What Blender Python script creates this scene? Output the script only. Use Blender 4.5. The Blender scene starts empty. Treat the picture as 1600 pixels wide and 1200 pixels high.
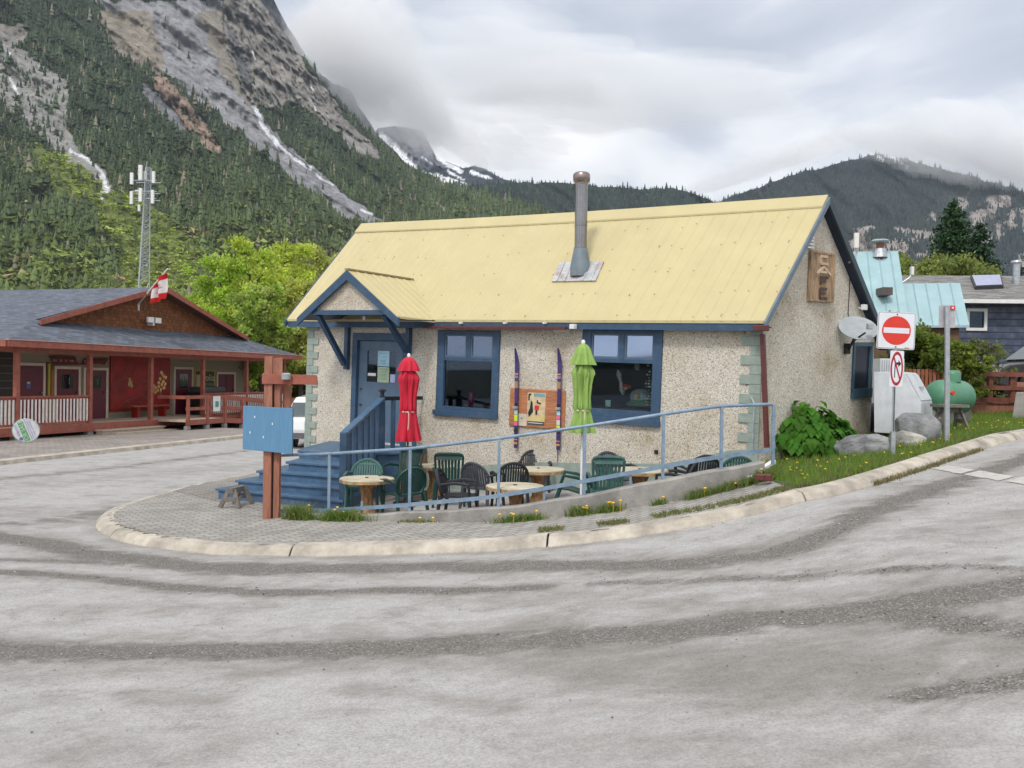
import bpy, math, random
import numpy as np
from mathutils import Vector, Matrix
random.seed(7); rng = np.random.default_rng(7)
SC = bpy.context.scene; COL = SC.collection
# ------------------------------------------------------------------ camera
F, PITCH, ROLL, EYE = 1400.0, -0.0063, 0.0139, 2.2
cp_, sp_ = math.cos(PITCH), math.sin(PITCH); cr_, sr_ = math.cos(ROLL), math.sin(ROLL)
FWD = np.array([0, cp_, sp_]); _r = np.array([1., 0, 0]); _u = np.array([0, -sp_, cp_])
RT = cr_ * _r + sr_ * _u; UPV = -sr_ * _r + cr_ * _u; CAM = np.array([0, 0, EYE])
cam = bpy.data.cameras.new('camera'); cam.lens = 36 * F / 1600; cam.sensor_width = 36; cam.clip_end = 20000; cam.clip_start = .1
co = bpy.data.objects.new('camera', cam); COL.objects.link(co)
co.matrix_world = Matrix(((RT[0], UPV[0], -FWD[0], 0), (RT[1], UPV[1], -FWD[1], 0), (RT[2], UPV[2], -FWD[2], EYE), (0, 0, 0, 1)))
SC.camera = co
# ------------------------------------------------------------------ sky and sun
SUN_EL, SUN_AZ = 52, 200     # azimuth clockwise from +Y: behind the camera, a little to the left
w = bpy.data.worlds.new("World"); SC.world = w; w.use_nodes = True
nt = w.node_tree; nt.nodes.clear()
def N(tree, typ, **kw):
    n = tree.nodes.new(typ)
    for k, v in kw.items():
        if k.startswith('i_'):
            key = k[2:]; n.inputs[int(key) if key.isdigit() else key.replace('_', ' ')].default_value = v
        else: setattr(n, k, v)
    return n
def ramp(tree, stops, fac):
    n = tree.nodes.new('ShaderNodeValToRGB'); el = n.color_ramp.elements
    while len(el) < len(stops): el.new(.5)
    for e, (p, c) in zip(el, stops): e.position = p; e.color = (*c, 1) if len(c) == 3 else c
    tree.links.new(fac, n.inputs[0]); return n
def mixc(tree, a, b, fac, mode='MIX'):
    n = tree.nodes.new('ShaderNodeMix'); n.data_type = 'RGBA'; n.blend_type = mode; n.clamp_result = False
    for sock, v in ((n.inputs[6], a), (n.inputs[7], b), (n.inputs[0], fac)):
        if hasattr(v, 'is_output') or isinstance(v, bpy.types.NodeSocket): tree.links.new(v, sock)
        elif isinstance(v, (int, float)): sock.default_value = v
        else: sock.default_value = (*v, 1) if len(v) == 3 else v
    return n.outputs[2]
sky = N(nt, 'ShaderNodeTexSky', sky_type='NISHITA', sun_disc=False, sun_elevation=math.radians(SUN_EL), sun_rotation=math.radians(SUN_AZ))
tc = N(nt, 'ShaderNodeTexCoord')
mp = N(nt, 'ShaderNodeMapping'); mp.inputs['Scale'].default_value = (2.0, 2.0, 4.4); mp.inputs['Location'].default_value = (.62, .35, .22)
nt.links.new(tc.outputs['Generated'], mp.inputs[0])
n1 = N(nt, 'ShaderNodeTexNoise', i_Scale=1.7, i_Detail=7, i_Roughness=.44, i_Distortion=.3); nt.links.new(mp.outputs[0], n1.inputs['Vector'])
cl = ramp(nt, [(.33, (.54, .58, .66)), (.42, (.68, .71, .79)), (.48, (.90, .912, .94)), (.60, (1.08, 1.07, 1.07))], n1.outputs['Fac'])
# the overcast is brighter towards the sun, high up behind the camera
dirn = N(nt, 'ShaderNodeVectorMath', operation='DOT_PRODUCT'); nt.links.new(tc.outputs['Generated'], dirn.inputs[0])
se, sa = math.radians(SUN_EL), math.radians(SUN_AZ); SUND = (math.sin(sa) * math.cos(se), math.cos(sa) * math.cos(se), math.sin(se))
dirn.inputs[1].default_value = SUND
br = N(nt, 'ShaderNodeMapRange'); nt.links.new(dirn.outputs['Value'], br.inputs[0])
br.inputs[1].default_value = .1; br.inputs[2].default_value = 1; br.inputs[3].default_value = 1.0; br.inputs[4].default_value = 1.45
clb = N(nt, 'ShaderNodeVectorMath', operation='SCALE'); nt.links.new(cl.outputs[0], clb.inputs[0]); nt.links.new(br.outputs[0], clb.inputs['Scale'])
skys = N(nt, 'ShaderNodeVectorMath', operation='SCALE'); nt.links.new(sky.outputs[0], skys.inputs[0]); skys.inputs['Scale'].default_value = .09
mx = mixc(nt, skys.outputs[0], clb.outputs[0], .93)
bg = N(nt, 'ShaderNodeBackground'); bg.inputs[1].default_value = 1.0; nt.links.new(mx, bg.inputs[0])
wo = N(nt, 'ShaderNodeOutputWorld'); nt.links.new(bg.outputs[0], wo.inputs[0])
sl = bpy.data.lights.new('sun', 'SUN'); sl.energy = 2.1; sl.angle = math.radians(11); sl.color = (1, .96, .9)
so = bpy.data.objects.new('sun', sl); COL.objects.link(so)
so.rotation_euler = Vector(SUND).to_track_quat('Z', 'Y').to_euler(); so.location = (0, 0, 60)
SC.view_settings.view_transform = 'Standard'; SC.view_settings.look = 'None'; SC.view_settings.gamma = 1; SC.view_settings.exposure = 0.1
SC.view_settings.use_curve_mapping = False
SC.render.engine = 'CYCLES'
try:
    SC.cycles.use_denoising = True; SC.cycles.denoiser = 'OPENIMAGEDENOISE'
    SC.cycles.max_bounces = 7; SC.cycles.diffuse_bounces = 3; SC.cycles.transparent_max_bounces = 8; SC.cycles.volume_bounces = 4
except Exception: pass
# ------------------------------------------------------------------ projection helpers (where a thing stands in the world)
def ray(px, py): return FWD + RT * (px - 800) / F - UPV * (py - 600) / F
def at(px, py, Y):
    d = ray(px, py); return CAM + d * (Y / d[1])
HX = [-60, -8, -3.6, -.2, 1.55, 2.4, 3.5, 6, 8, 14, 30, 60]; HZ = [-.04, -.04, -.04, .14, .36, .50, .77, 1.05, 1.28, 1.6, 2.1, 2.6]
def H(x, y):
    return np.interp(x, HX, HZ) + .03 * np.maximum(0, 8 - np.asarray(y, float))
def gp(px, py, dz=0.):
    d = ray(px, py); t = 3.
    while t < 120:
        P = CAM + d * t
        if P[2] < H(P[0], P[1]) + dz: break
        t += .02
    return CAM + d * t
def PZ(x): return .078 + .07 * np.maximum(0, np.asarray(x, float) + .3)
# ------------------------------------------------------------------ mesh helpers
ORG = {}
class MB:
    def __init__(s, T=None): s.v = []; s.f = []; s.T = T; s.c = []
    def pt(s, p): return tuple(s.T(*p)) if s.T else tuple(p)
    def add(s, vs, fs):
        b = len(s.v); s.v += [s.pt(p) for p in vs]; s.f += [tuple(b + i for i in f) for f in fs]
    def raw(s, vs, fs):
        b = len(s.v); s.v += [tuple(p) for p in vs]; s.f += [tuple(b + i for i in f) for f in fs]
    def box(s, x0, x1, y0, y1, z0, z1):
        s.add([(x, y, z) for z in (z0, z1) for y in (y0, y1) for x in (x0, x1)],
              [(0, 2, 3, 1), (4, 5, 7, 6), (0, 1, 5, 4), (2, 6, 7, 3), (0, 4, 6, 2), (1, 3, 7, 5)]); return s
    def prism(s, poly, vec):      # poly: list of 3-D points, vec: extrusion
        n = len(poly); vs = list(poly) + [tuple(a + b for a, b in zip(p, vec)) for p in poly]
        s.add(vs, [tuple(range(n))[::-1], tuple(range(n, 2 * n))] + [(i, (i + 1) % n, n + (i + 1) % n, n + i) for i in range(n)]); return s
    def beam(s, p0, p1, w, h, up=(0, 0, 1)):     # rectangular bar in mapped space
        p0 = Vector(s.pt(p0)); p1 = Vector(s.pt(p1)); d = (p1 - p0).normalized(); up = Vector(up)
        if abs(d.dot(up)) > .98: up = Vector((0, 1, 0))
        a = d.cross(up).normalized() * (w / 2); b = a.cross(d).normalized() * (h / 2)
        s.raw([p + q for p in (p0, p1) for q in (-a - b, a - b, a + b, -a + b)],
              [(0, 1, 2, 3), (7, 6, 5, 4), (0, 4, 5, 1), (1, 5, 6, 2), (2, 6, 7, 3), (3, 7, 4, 0)]); return s
    def tube(s, pts, r, n=8, cap=True):
        P = [Vector(s.pt(p)) for p in pts]; rs = r if hasattr(r, '__len__') else [r] * len(P); rings = []; ref = None
        for i, p in enumerate(P):
            d = (P[min(i + 1, len(P) - 1)] - P[max(i - 1, 0)]).normalized()
            if ref is None: ref = Vector((0, 0, 1)) if abs(d.z) < .9 else Vector((1, 0, 0))
            a = d.cross(ref).normalized(); b = a.cross(d).normalized(); ref = b if abs(d.dot(b)) < .9 else ref
            rings.append([p + (a * math.cos(2 * math.pi * k / n) + b * math.sin(2 * math.pi * k / n)) * rs[i] for k in range(n)])
        vs = [q for R in rings for q in R]; fs = []
        for i in range(len(P) - 1):
            for k in range(n): fs.append((i * n + k, i * n + (k + 1) % n, (i + 1) * n + (k + 1) % n, (i + 1) * n + k))
        if cap: fs += [tuple(range(n))[::-1], tuple((len(P) - 1) * n + k for k in range(n))]
        s.raw(vs, fs); return s
    def lathe(s, prof, n=24, c=(0, 0, 0), wav=None, sy=1):
        vs = []; fs = []
        for i, (r, z) in enumerate(prof):
            for k in range(n):
                a = 2 * math.pi * k / n; rr = r * (1 + (wav(i, a) if wav else 0))
                vs.append((c[0] + rr * math.cos(a), c[1] + rr * math.sin(a) * sy, c[2] + z))
        for i in range(len(prof) - 1):
            for k in range(n): fs.append((i * n + k, i * n + (k + 1) % n, (i + 1) * n + (k + 1) % n, (i + 1) * n + k))
        fs += [tuple(range(n))[::-1], tuple((len(prof) - 1) * n + k for k in range(n))]
        s.add(vs, fs); return s
    def build(s, name, mat, parent=None, smooth=False, bevel=0, loc=None, world=True):
        me = bpy.data.meshes.new(name); o = bpy.data.objects.new(name, me); COL.objects.link(o)
        off = Vector((0, 0, 0))
        if parent is not None:
            o.parent = parent; off = ORG.get(parent.name, Vector((0, 0, 0))) if world else off; ORG[o.name] = ORG.get(parent.name, Vector((0, 0, 0))).copy()
        elif loc is not None:
            off = Vector(loc); o.location = off; ORG[o.name] = off
        me.from_pydata([(p[0] - off.x, p[1] - off.y, p[2] - off.z) for p in s.v], [], s.f)
        me.materials.append(mat)
        bm_fix(me, smooth)
        if bevel:
            m = o.modifiers.new('b', 'BEVEL'); m.width = bevel; m.segments = 2; m.limit_method = 'ANGLE'; m.angle_limit = math.radians(40)
        return o
def bm_fix(me, smooth=False):
    import bmesh
    b = bmesh.new(); b.from_mesh(me); bmesh.ops.recalc_face_normals(b, faces=b.faces); b.to_mesh(me); b.free()
    if smooth:
        me.polygons.foreach_set('use_smooth', [True] * len(me.polygons))
        try: me.set_sharp_from_angle(angle=math.radians(50))
        except Exception: pass
def bulk(name, V, Fc, mat, cols=None, parent=None, loc=(0, 0, 0), smooth=False, attr=None):
    V = np.asarray(V, np.float32); Fc = np.asarray(Fc, np.int32); k = Fc.shape[1]
    me = bpy.data.meshes.new(name); me.vertices.add(len(V)); me.vertices.foreach_set('co', (V - np.array(loc, np.float32)).ravel())
    me.loops.add(Fc.size); me.loops.foreach_set('vertex_index', Fc.ravel())
    me.polygons.add(len(Fc)); me.polygons.foreach_set('loop_start', np.arange(0, Fc.size, k, dtype=np.int32))
    me.update(calc_edges=True)
    if smooth: me.polygons.foreach_set('use_smooth', np.ones(len(Fc), bool))
    if cols is not None:
        c = me.color_attributes.new('tint', 'FLOAT_COLOR', 'POINT'); C = np.ones((len(V), 4), np.float32); C[:, :3] = cols
        c.data.foreach_set('color', C.ravel())
    for nm, a in (attr or {}).items():
        t = me.attributes.new(nm, 'FLOAT', 'POINT'); t.data.foreach_set('value', np.asarray(a, np.float32))
    me.materials.append(mat)
    o = bpy.data.objects.new(name, me); COL.objects.link(o)
    if parent is not None: o.parent = parent
    else: o.location = loc
    return o
def grid_faces(nx, ny):
    i, j = np.meshgrid(np.arange(nx - 1), np.arange(ny - 1), indexing='ij'); a = (i * ny + j).ravel()
    return np.stack([a, a + ny, a + ny + 1, a + 1], 1)
def tag(o, label=None, cat=None, group=None, kind=None):
    if label: o['label'] = label
    if cat: o['category'] = cat
    if group: o['group'] = group
    if kind: o['kind'] = kind
    return o
def thing(name, label, cat, loc=(0, 0, 0), group=None, rz=0, abs_=True):
    o = bpy.data.objects.new(name, None); COL.objects.link(o); o.location = loc; o.rotation_euler.z = rz; o.empty_display_size = .1
    ORG[o.name] = Vector(loc) if abs_ else Vector((0, 0, 0))
    return tag(o, label, cat, group)
def copy_tree(o, parent=None):
    c = o.copy(); COL.objects.link(c)
    if parent is not None: c.parent = parent
    for ch in [x for x in bpy.data.objects if x.parent == o]: copy_tree(ch, c)
    return c
def struct(o): o['kind'] = 'structure'; return o
# ------------------------------------------------------------------ materials
MATS = {}
def mat(name, col, rough=.6, metal=0., var=.1, scale=6., bump=0., bscale=60., stretch=(1, 1, 1), spec=.5, dirt=None, dirtamt=.0, coat=0.):
    if name in MATS: return MATS[name]
    m = bpy.data.materials.new(name); m.use_nodes = True; t = m.node_tree; b = t.nodes['Principled BSDF']
    b.inputs['Roughness'].default_value = rough; b.inputs['Metallic'].default_value = metal; b.inputs['Specular IOR Level'].default_value = spec
    if coat: b.inputs['Coat Weight'].default_value = coat; b.inputs['Coat Roughness'].default_value = .05
    tcn = N(t, 'ShaderNodeTexCoord'); mpn = N(t, 'ShaderNodeMapping'); mpn.inputs['Scale'].default_value = stretch; t.links.new(tcn.outputs['Object'], mpn.inputs[0])
    n = N(t, 'ShaderNodeTexNoise', i_Scale=scale, i_Detail=7, i_Roughness=.62); t.links.new(mpn.outputs[0], n.inputs['Vector'])
    lo = tuple(max(0, c * (1 - 2.2 * var)) for c in col); hi = tuple(min(1, c * (1 + 2.2 * var)) for c in col)
    out = ramp(t, [(.25, lo), (.5, col), (.75, hi)], n.outputs['Fac']).outputs[0]
    if dirt:
        n2 = N(t, 'ShaderNodeTexNoise', i_Scale=scale * .37, i_Detail=9, i_Roughness=.7); t.links.new(mpn.outputs[0], n2.inputs['Vector'])
        mr = N(t, 'ShaderNodeMapRange'); t.links.new(n2.outputs['Fac'], mr.inputs[0]); mr.inputs[1].default_value = .52; mr.inputs[2].default_value = .72; mr.inputs[4].default_value = dirtamt
        out = mixc(t, out, dirt, mr.outputs[0])
    t.links.new(out, b.inputs['Base Color'])
    if bump:
        n3 = N(t, 'ShaderNodeTexNoise', i_Scale=bscale, i_Detail=4); t.links.new(mpn.outputs[0], n3.inputs['Vector'])
        bp = N(t, 'ShaderNodeBump'); bp.inputs['Strength'].default_value = bump; bp.inputs['Distance'].default_value = .02; t.links.new(n3.outputs['Fac'], bp.inputs['Height']); t.links.new(bp.outputs[0], b.inputs['Normal'])
    MATS[name] = m; return m
def base(name, rough=.8):
    m = bpy.data.materials.new(name); m.use_nodes = True; MATS[name] = m; t = m.node_tree; b = t.nodes['Principled BSDF']; b.inputs['Roughness'].default_value = rough
    tcn = N(t, 'ShaderNodeTexCoord'); return m, t, b, tcn
def addbump(t, b, h, strength=.5, dist=.02):
    bp = N(t, 'ShaderNodeBump'); bp.inputs['Strength'].default_value = strength; bp.inputs['Distance'].default_value = dist; t.links.new(h, bp.inputs['Height']); t.links.new(bp.outputs[0], b.inputs['Normal'])
def pebble():
    m, t, b, tc_ = base('pebbledash', .9)
    v = N(t, 'ShaderNodeTexVoronoi', i_Scale=80.); t.links.new(tc_.outputs['Object'], v.inputs['Vector'])
    sep = N(t, 'ShaderNodeSeparateColor'); t.links.new(v.outputs['Color'], sep.inputs[0])
    c = ramp(t, [(0, (.15, .14, .12)), (.05, (.20, .18, .15)), (.085, (.42, .37, .30)), (.35, (.52, .48, .40)), (.6, (.61, .57, .50)), (.85, (.72, .69, .62)), (1, (.48, .37, .28))], sep.outputs[0])
    n = N(t, 'ShaderNodeTexNoise', i_Scale=1.1, i_Detail=6, i_Roughness=.65); t.links.new(tc_.outputs['Object'], n.inputs['Vector'])
    c2 = ramp(t, [(.32, (.72, .66, .56)), (.42, (.94, .91, .86)), (.58, (1.04, 1.05, 1.05))], n.outputs['Fac'])
    t.links.new(mixc(t, c.outputs[0], c2.outputs[0], 1., 'MULTIPLY'), b.inputs['Base Color']); addbump(t, b, v.outputs['Distance'], .7, .010); m.node_tree.nodes['Bump'].invert = True
    return m
def pavers(name, col, mort, sx=.22, rot=.6, rough=.85):
    m, t, b, tc_ = base(name, rough)
    mpn = N(t, 'ShaderNodeMapping'); mpn.inputs['Rotation'].default_value = (0, 0, rot); t.links.new(tc_.outputs['Object'], mpn.inputs[0])
    br_ = N(t, 'ShaderNodeTexBrick', i_Scale=1., i_Mortar_Size=.008, i_Mortar_Smooth=.3, i_Brick_Width=sx, i_Row_Height=sx / 2); t.links.new(mpn.outputs[0], br_.inputs['Vector'])
    br_.inputs['Color1'].default_value = (*[c * .85 for c in col], 1); br_.inputs['Color2'].default_value = (*[c * 1.12 for c in col], 1); br_.inputs['Mortar'].default_value = (*mort, 1)
    n = N(t, 'ShaderNodeTexNoise', i_Scale=.9, i_Detail=8, i_Roughness=.7); t.links.new(tc_.outputs['Object'], n.inputs['Vector'])
    c2 = ramp(t, [(.3, (.72, .7, .66)), (.6, (1.05, 1.04, 1.02))], n.outputs['Fac'])
    t.links.new(mixc(t, br_.outputs[0], c2.outputs[0], 1., 'MULTIPLY'), b.inputs['Base Color']); addbump(t, b, br_.outputs['Fac'], .5, .006); m.node_tree.nodes['Bump'].invert = True
    return m
def tinted(name, rough=.8, var=.25, scale=.2, trans=0.):
    m, t, b, tc_ = base(name, rough)
    a = N(t, 'ShaderNodeAttribute', attribute_name='tint'); n = N(t, 'ShaderNodeTexNoise', i_Scale=scale, i_Detail=8, i_Roughness=.7); t.links.new(tc_.outputs['Object'], n.inputs['Vector'])
    c2 = ramp(t, [(.25, (1 - 1.6 * var,) * 3), (.75, (1 + 1.6 * var,) * 3)], n.outputs['Fac'])
    col = mixc(t, a.outputs['Color'], c2.outputs[0], 1., 'MULTIPLY'); t.links.new(col, b.inputs['Base Color']); b.inputs['Specular IOR Level'].default_value = .25
    if trans:
        tr = N(t, 'ShaderNodeBsdfTranslucent'); t.links.new(col, tr.inputs[0]); ms = N(t, 'ShaderNodeMixShader'); ms.inputs[0].default_value = trans
        t.links.new(b.outputs[0], ms.inputs[1]); t.links.new(tr.outputs[0], ms.inputs[2]); t.links.new(ms.outputs[0], t.nodes['Material Output'].inputs[0])
    return m
def glass(name, col=(.8, .85, .85), mixf=.6, rough=.02):
    m = bpy.data.materials.new(name); m.use_nodes = True; t = m.node_tree; t.nodes.clear(); MATS[name] = m
    g = N(t, 'ShaderNodeBsdfGlossy'); g.inputs['Roughness'].default_value = rough; g.inputs[0].default_value = (.62, .76, 1, 1)
    tr = N(t, 'ShaderNodeBsdfTransparent'); tr.inputs[0].default_value = (*col, 1)
    lw = N(t, 'ShaderNodeFresnel'); lw.inputs[0].default_value = 1.32; ad = N(t, 'ShaderNodeMath', operation='ADD'); ad.inputs[1].default_value = mixf; t.links.new(lw.outputs[0], ad.inputs[0])
    n = N(t, 'ShaderNodeTexNoise', i_Scale=3.); tcn = N(t, 'ShaderNodeTexCoord'); t.links.new(tcn.outputs['Object'], n.inputs['Vector'])
    bp = N(t, 'ShaderNodeBump'); bp.inputs['Strength'].default_value = .015; t.links.new(n.outputs['Fac'], bp.inputs['Height']); t.links.new(bp.outputs[0], g.inputs['Normal'])
    ms = N(t, 'ShaderNodeMixShader'); t.links.new(ad.outputs[0], ms.inputs[0]); t.links.new(tr.outputs[0], ms.inputs[1]); t.links.new(g.outputs[0], ms.inputs[2])
    o = N(t, 'ShaderNodeOutputMaterial'); t.links.new(ms.outputs[0], o.inputs[0]); return m
PEB = pebble()
BLUE = mat('blue_paint', (.030, .072, .135), .5, var=.12, scale=9, dirt=(.13, .16, .19), dirtamt=.35, bump=.06)
BLUE2 = mat('step_blue_paint', (.055, .118, .205), .5, var=.14, scale=7, dirt=(.17, .19, .21), dirtamt=.55, bump=.06)
DOORB = mat('door_paint', (.075, .125, .19), .42, var=.06, scale=5)
PANB = mat('panel_blue_paint', (.10, .235, .385), .55, var=.07, scale=5, stretch=(6, 6, .7), dirt=(.09, .2, .33), dirtamt=.5)
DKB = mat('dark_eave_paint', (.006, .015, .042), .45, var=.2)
YEL = mat('yellow_metal_roof', (.515, .44, .235), .45, var=.03, scale=1.6, dirt=(.46, .37, .19), dirtamt=.35, spec=.4)
SAGE = mat('sage_quoin_paint', (.27, .325, .285), .75, var=.1, scale=8, bump=.15, dirt=(.25, .29, .25), dirtamt=.5)
RUST = mat('rust_red_metal', (.10, .022, .018), .45, var=.15)
GALV = mat('galvanised_metal', (.42, .45, .47), .42, .6, var=.12, scale=12, dirt=(.30, .30, .29), dirtamt=.4)
STEEL = mat('polished_steel', (.25, .24, .235), .14, 1., var=.08, scale=5)
RUSTY = mat('rusted_flashing', (.47, .49, .50), .5, .3, var=.15, scale=6, dirt=(.32, .11, .06), dirtamt=.9)
RAILB = mat('rail_blue_metal', (.185, .265, .36), .42, .1, var=.12, scale=10, dirt=(.33, .38, .42), dirtamt=.5, bump=.04)
CONC = mat('weathered_concrete', (.29, .275, .255), .9, var=.16, scale=3, bump=.4, bscale=45, dirt=(.13, .125, .115), dirtamt=.95)
KERB = mat('kerb_concrete', (.43, .385, .32), .9, var=.2, scale=3.2, bump=.5, bscale=50, dirt=(.24, .215, .185), dirtamt=.95)
STONE = mat('grey_rock', (.21, .215, .22), .9, var=.3, scale=3.5, bump=1., bscale=14, stretch=(1, 1, 1), dirt=(.40, .39, .37), dirtamt=.6)
PALEST = mat('pale_rock', (.42, .40, .36), .9, var=.2, scale=4, bump=.6, bscale=12)
REDW = mat('red_stained_wood', (.29, .085, .055), .65, var=.16, scale=5, stretch=(1, 1, 1), bump=.1, dirt=(.36, .15, .11), dirtamt=.5)
POSTW = mat('brown_post_wood', (.30, .12, .075), .7, var=.2, scale=4, stretch=(6, 6, .8), bump=.25, dirt=(.38, .22, .15), dirtamt=.7)
GREYW = mat('grey_weathered_wood', (.17, .15, .13), .85, var=.2, scale=6, stretch=(5, 5, 1), bump=.3)
PLANK = mat('pale_plank_wood', (.50, .41, .32), .8, var=.2, scale=5, stretch=(1, 5, 5), bump=.2)
CEDAR = mat('fence_cedar', (.27, .085, .038), .75, var=.3, scale=4, stretch=(5, 5, .6), bump=.2)
OAK = mat('varnished_board', (.42, .17, .075), .5, var=.2, scale=4, stretch=(1, 1, 8), bump=.1)
SIGNW = mat('carved_sign_wood', (.34, .225, .13), .75, var=.35, scale=6, stretch=(4, 4, .8), bump=.4, dirt=(.12, .085, .06), dirtamt=.6)
DARKW = mat('dark_letter_wood', (.075, .05, .04), .8, var=.3, scale=9)
TABTOP = mat('table_resin_top', (.52, .47, .35), .6, var=.12, scale=7, dirt=(.38, .33, .24), dirtamt=.5)
TABLEG = mat('table_pedestal_log', (.36, .20, .09), .8, var=.35, scale=6, stretch=(4, 4, 1), bump=.5)
GREENP = mat('dark_green_plastic', (.008, .050, .042), .42, var=.15)
TEALP = mat('teal_green_plastic', (.045, .125, .11), .5, var=.14, dirt=(.13, .22, .2), dirtamt=.4)
BLACKP = mat('charcoal_plastic', (.020, .021, .027), .5, var=.2)
GREYP = mat('faded_charcoal_plastic', (.055, .058, .075), .55, var=.2)
REDF = mat('red_umbrella_cloth', (.52, .014, .040), .85, var=.1, scale=14, bump=.5, bscale=9, stretch=(1, 1, .25))
LIMEF = mat('lime_umbrella_cloth', (.235, .37, .085), .85, var=.1, scale=14, bump=.5, bscale=9, stretch=(1, 1, .25))
ROPE = mat('pale_rope', (.6, .52, .42), .9)
WHITE = mat('white_paint', (.72, .72, .70), .5, var=.05, dirt=(.5, .48, .45), dirtamt=.4)
CREAM = mat('cream_trim', (.62, .52, .42), .6, var=.06)
BLACK = mat('matt_black', (.012, .012, .014), .5)
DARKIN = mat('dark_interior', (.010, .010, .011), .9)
MAROON = mat('maroon_door_paint', (.12, .010, .024), .45, var=.1)
MURAL = mat('red_mural_board', (.29, .010, .005), .5, var=.3, scale=2)
TAUPE = mat('taupe_wall_paint', (.16, .135, .10), .8, var=.08)
SIGRED = mat('sign_red', (.62, .035, .02), .45, var=.05)
DKRED = mat('sign_dark_red', (.36, .012, .02), .45, var=.05)
SIGWH = mat('sign_white', (.68, .69, .73), .35, var=.03)
TANKG = mat('green_tank_paint', (.075, .22, .13), .45, var=.1, scale=4, dirt=(.10, .17, .12), dirtamt=.6)
BINW = mat('pale_bin_metal', (.60, .62, .64), .5, .1, var=.07, scale=4, dirt=(.38, .37, .36), dirtamt=.6)
TURQ = mat('turquoise_metal_roof', (.29, .43, .46), .5, .0, var=.05, scale=2, dirt=(.36, .58, .58), dirtamt=.5)
NAVY = mat('navy_siding_paint', (.075, .09, .17), .65, var=.15, dirt=(.13, .14, .2), dirtamt=.5)
BARK = mat('bark', (.13, .105, .085), .9, var=.3, scale=5, stretch=(3, 3, .7), bump=.6)
YELF = mat('dandelion_yellow', (.75, .47, .02), .7)
LEAF = tinted('foliage', .7, .12, 3., .52)
NEEDLE = tinted('needles', .8, .15, 3.)
FARTREE = tinted('forest_needles', .9, .1, .02)
def shingles(name, col, sw, sh, rough=.9):
    m, t, b, tc_ = base(name, rough)
    at_ = N(t, 'ShaderNodeUVMap'); br_ = N(t, 'ShaderNodeTexBrick', i_Scale=1., i_Mortar_Size=.006, i_Brick_Width=sw, i_Row_Height=sh, i_Bias=-.1); t.links.new(tc_.outputs['UV'], br_.inputs['Vector']); t.nodes.remove(at_)
    br_.inputs['Color1'].default_value = (*[c * .72 for c in col], 1); br_.inputs['Color2'].default_value = (*[min(1, c * 1.35) for c in col], 1); br_.inputs['Mortar'].default_value = (*[c * .45 for c in col], 1)
    n = N(t, 'ShaderNodeTexNoise', i_Scale=2.5, i_Detail=8, i_Roughness=.8); t.links.new(tc_.outputs['Object'], n.inputs['Vector'])
    c2 = ramp(t, [(.3, (.75, .75, .75)), (.7, (1.2, 1.2, 1.2))], n.outputs['Fac'])
    t.links.new(mixc(t, br_.outputs[0], c2.outputs[0], 1., 'MULTIPLY'), b.inputs['Base Color']); addbump(t, b, br_.outputs['Fac'], .4, .01); m.node_tree.nodes['Bump'].invert = True
    return m
SHING = shingles('blue_grey_shingles', (.105, .12, .15), .3, .14)
SHING2 = shingles('grey_shingles', (.19, .185, .175), .3, .14)
CEDSH = shingles('cedar_shakes', (.20, .075, .028), .12, .13)
def quads_uv(name, quads, m, parent, uvscale=1.):
    """flat sheets with real thickness handled by the caller; each quad gets metric uv"""
    me = bpy.data.meshes.new(name); V = []; Fs = []; UV = []
    off = ORG[parent.name] if parent is not None else Vector((0, 0, 0))
    for q in quads:
        b = len(V); q = [Vector(p) for p in q]; e = (q[1] - q[0]).normalized(); nrm = e.cross(q[-1] - q[0]).normalized(); g = nrm.cross(e)
        V += [p - off for p in q]; Fs.append(tuple(range(b, b + len(q)))); UV += [((p - q[0]).dot(e), (p - q[0]).dot(g)) for p in q]
    me.from_pydata(V, [], Fs); uv = me.uv_layers.new(name='uv')
    for i, c in enumerate(UV): uv.data[i].uv = c
    me.materials.append(m); o = bpy.data.objects.new(name, me); COL.objects.link(o); o.parent = parent
    ORG[o.name] = off.copy() if parent is not None else off
    md = o.modifiers.new('s', 'SOLIDIFY'); md.thickness = .06; md.offset = -1
    return o
def text(body, size, m, name, parent, M4, depth=.002, align='CENTER'):
    cu = bpy.data.curves.new('t', 'FONT'); cu.body = body; cu.size = size; cu.extrude = depth; cu.align_x = align; cu.align_y = 'CENTER'
    o = bpy.data.objects.new('t', cu); COL.objects.link(o); bpy.context.view_layer.update()
    me = bpy.data.meshes.new_from_object(o.evaluated_get(bpy.context.evaluated_depsgraph_get())); bpy.data.objects.remove(o); bpy.data.curves.remove(cu)
    me.name = name; me.transform(M4); off = ORG[parent.name]; me.transform(Matrix.Translation(-off)); me.materials.clear(); me.materials.append(m)
    o = bpy.data.objects.new(name, me); COL.objects.link(o); o.parent = parent; ORG[o.name] = off.copy(); return o
def frame(o, x, y):    # matrix with origin o, x axis, y axis
    x = Vector(x).normalized(); y = Vector(y).normalized(); z = x.cross(y).normalized()
    return Matrix(((x[0], y[0], z[0], o[0]), (x[1], y[1], z[1], o[1]), (x[2], y[2], z[2], o[2]), (0, 0, 0, 1)))
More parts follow.
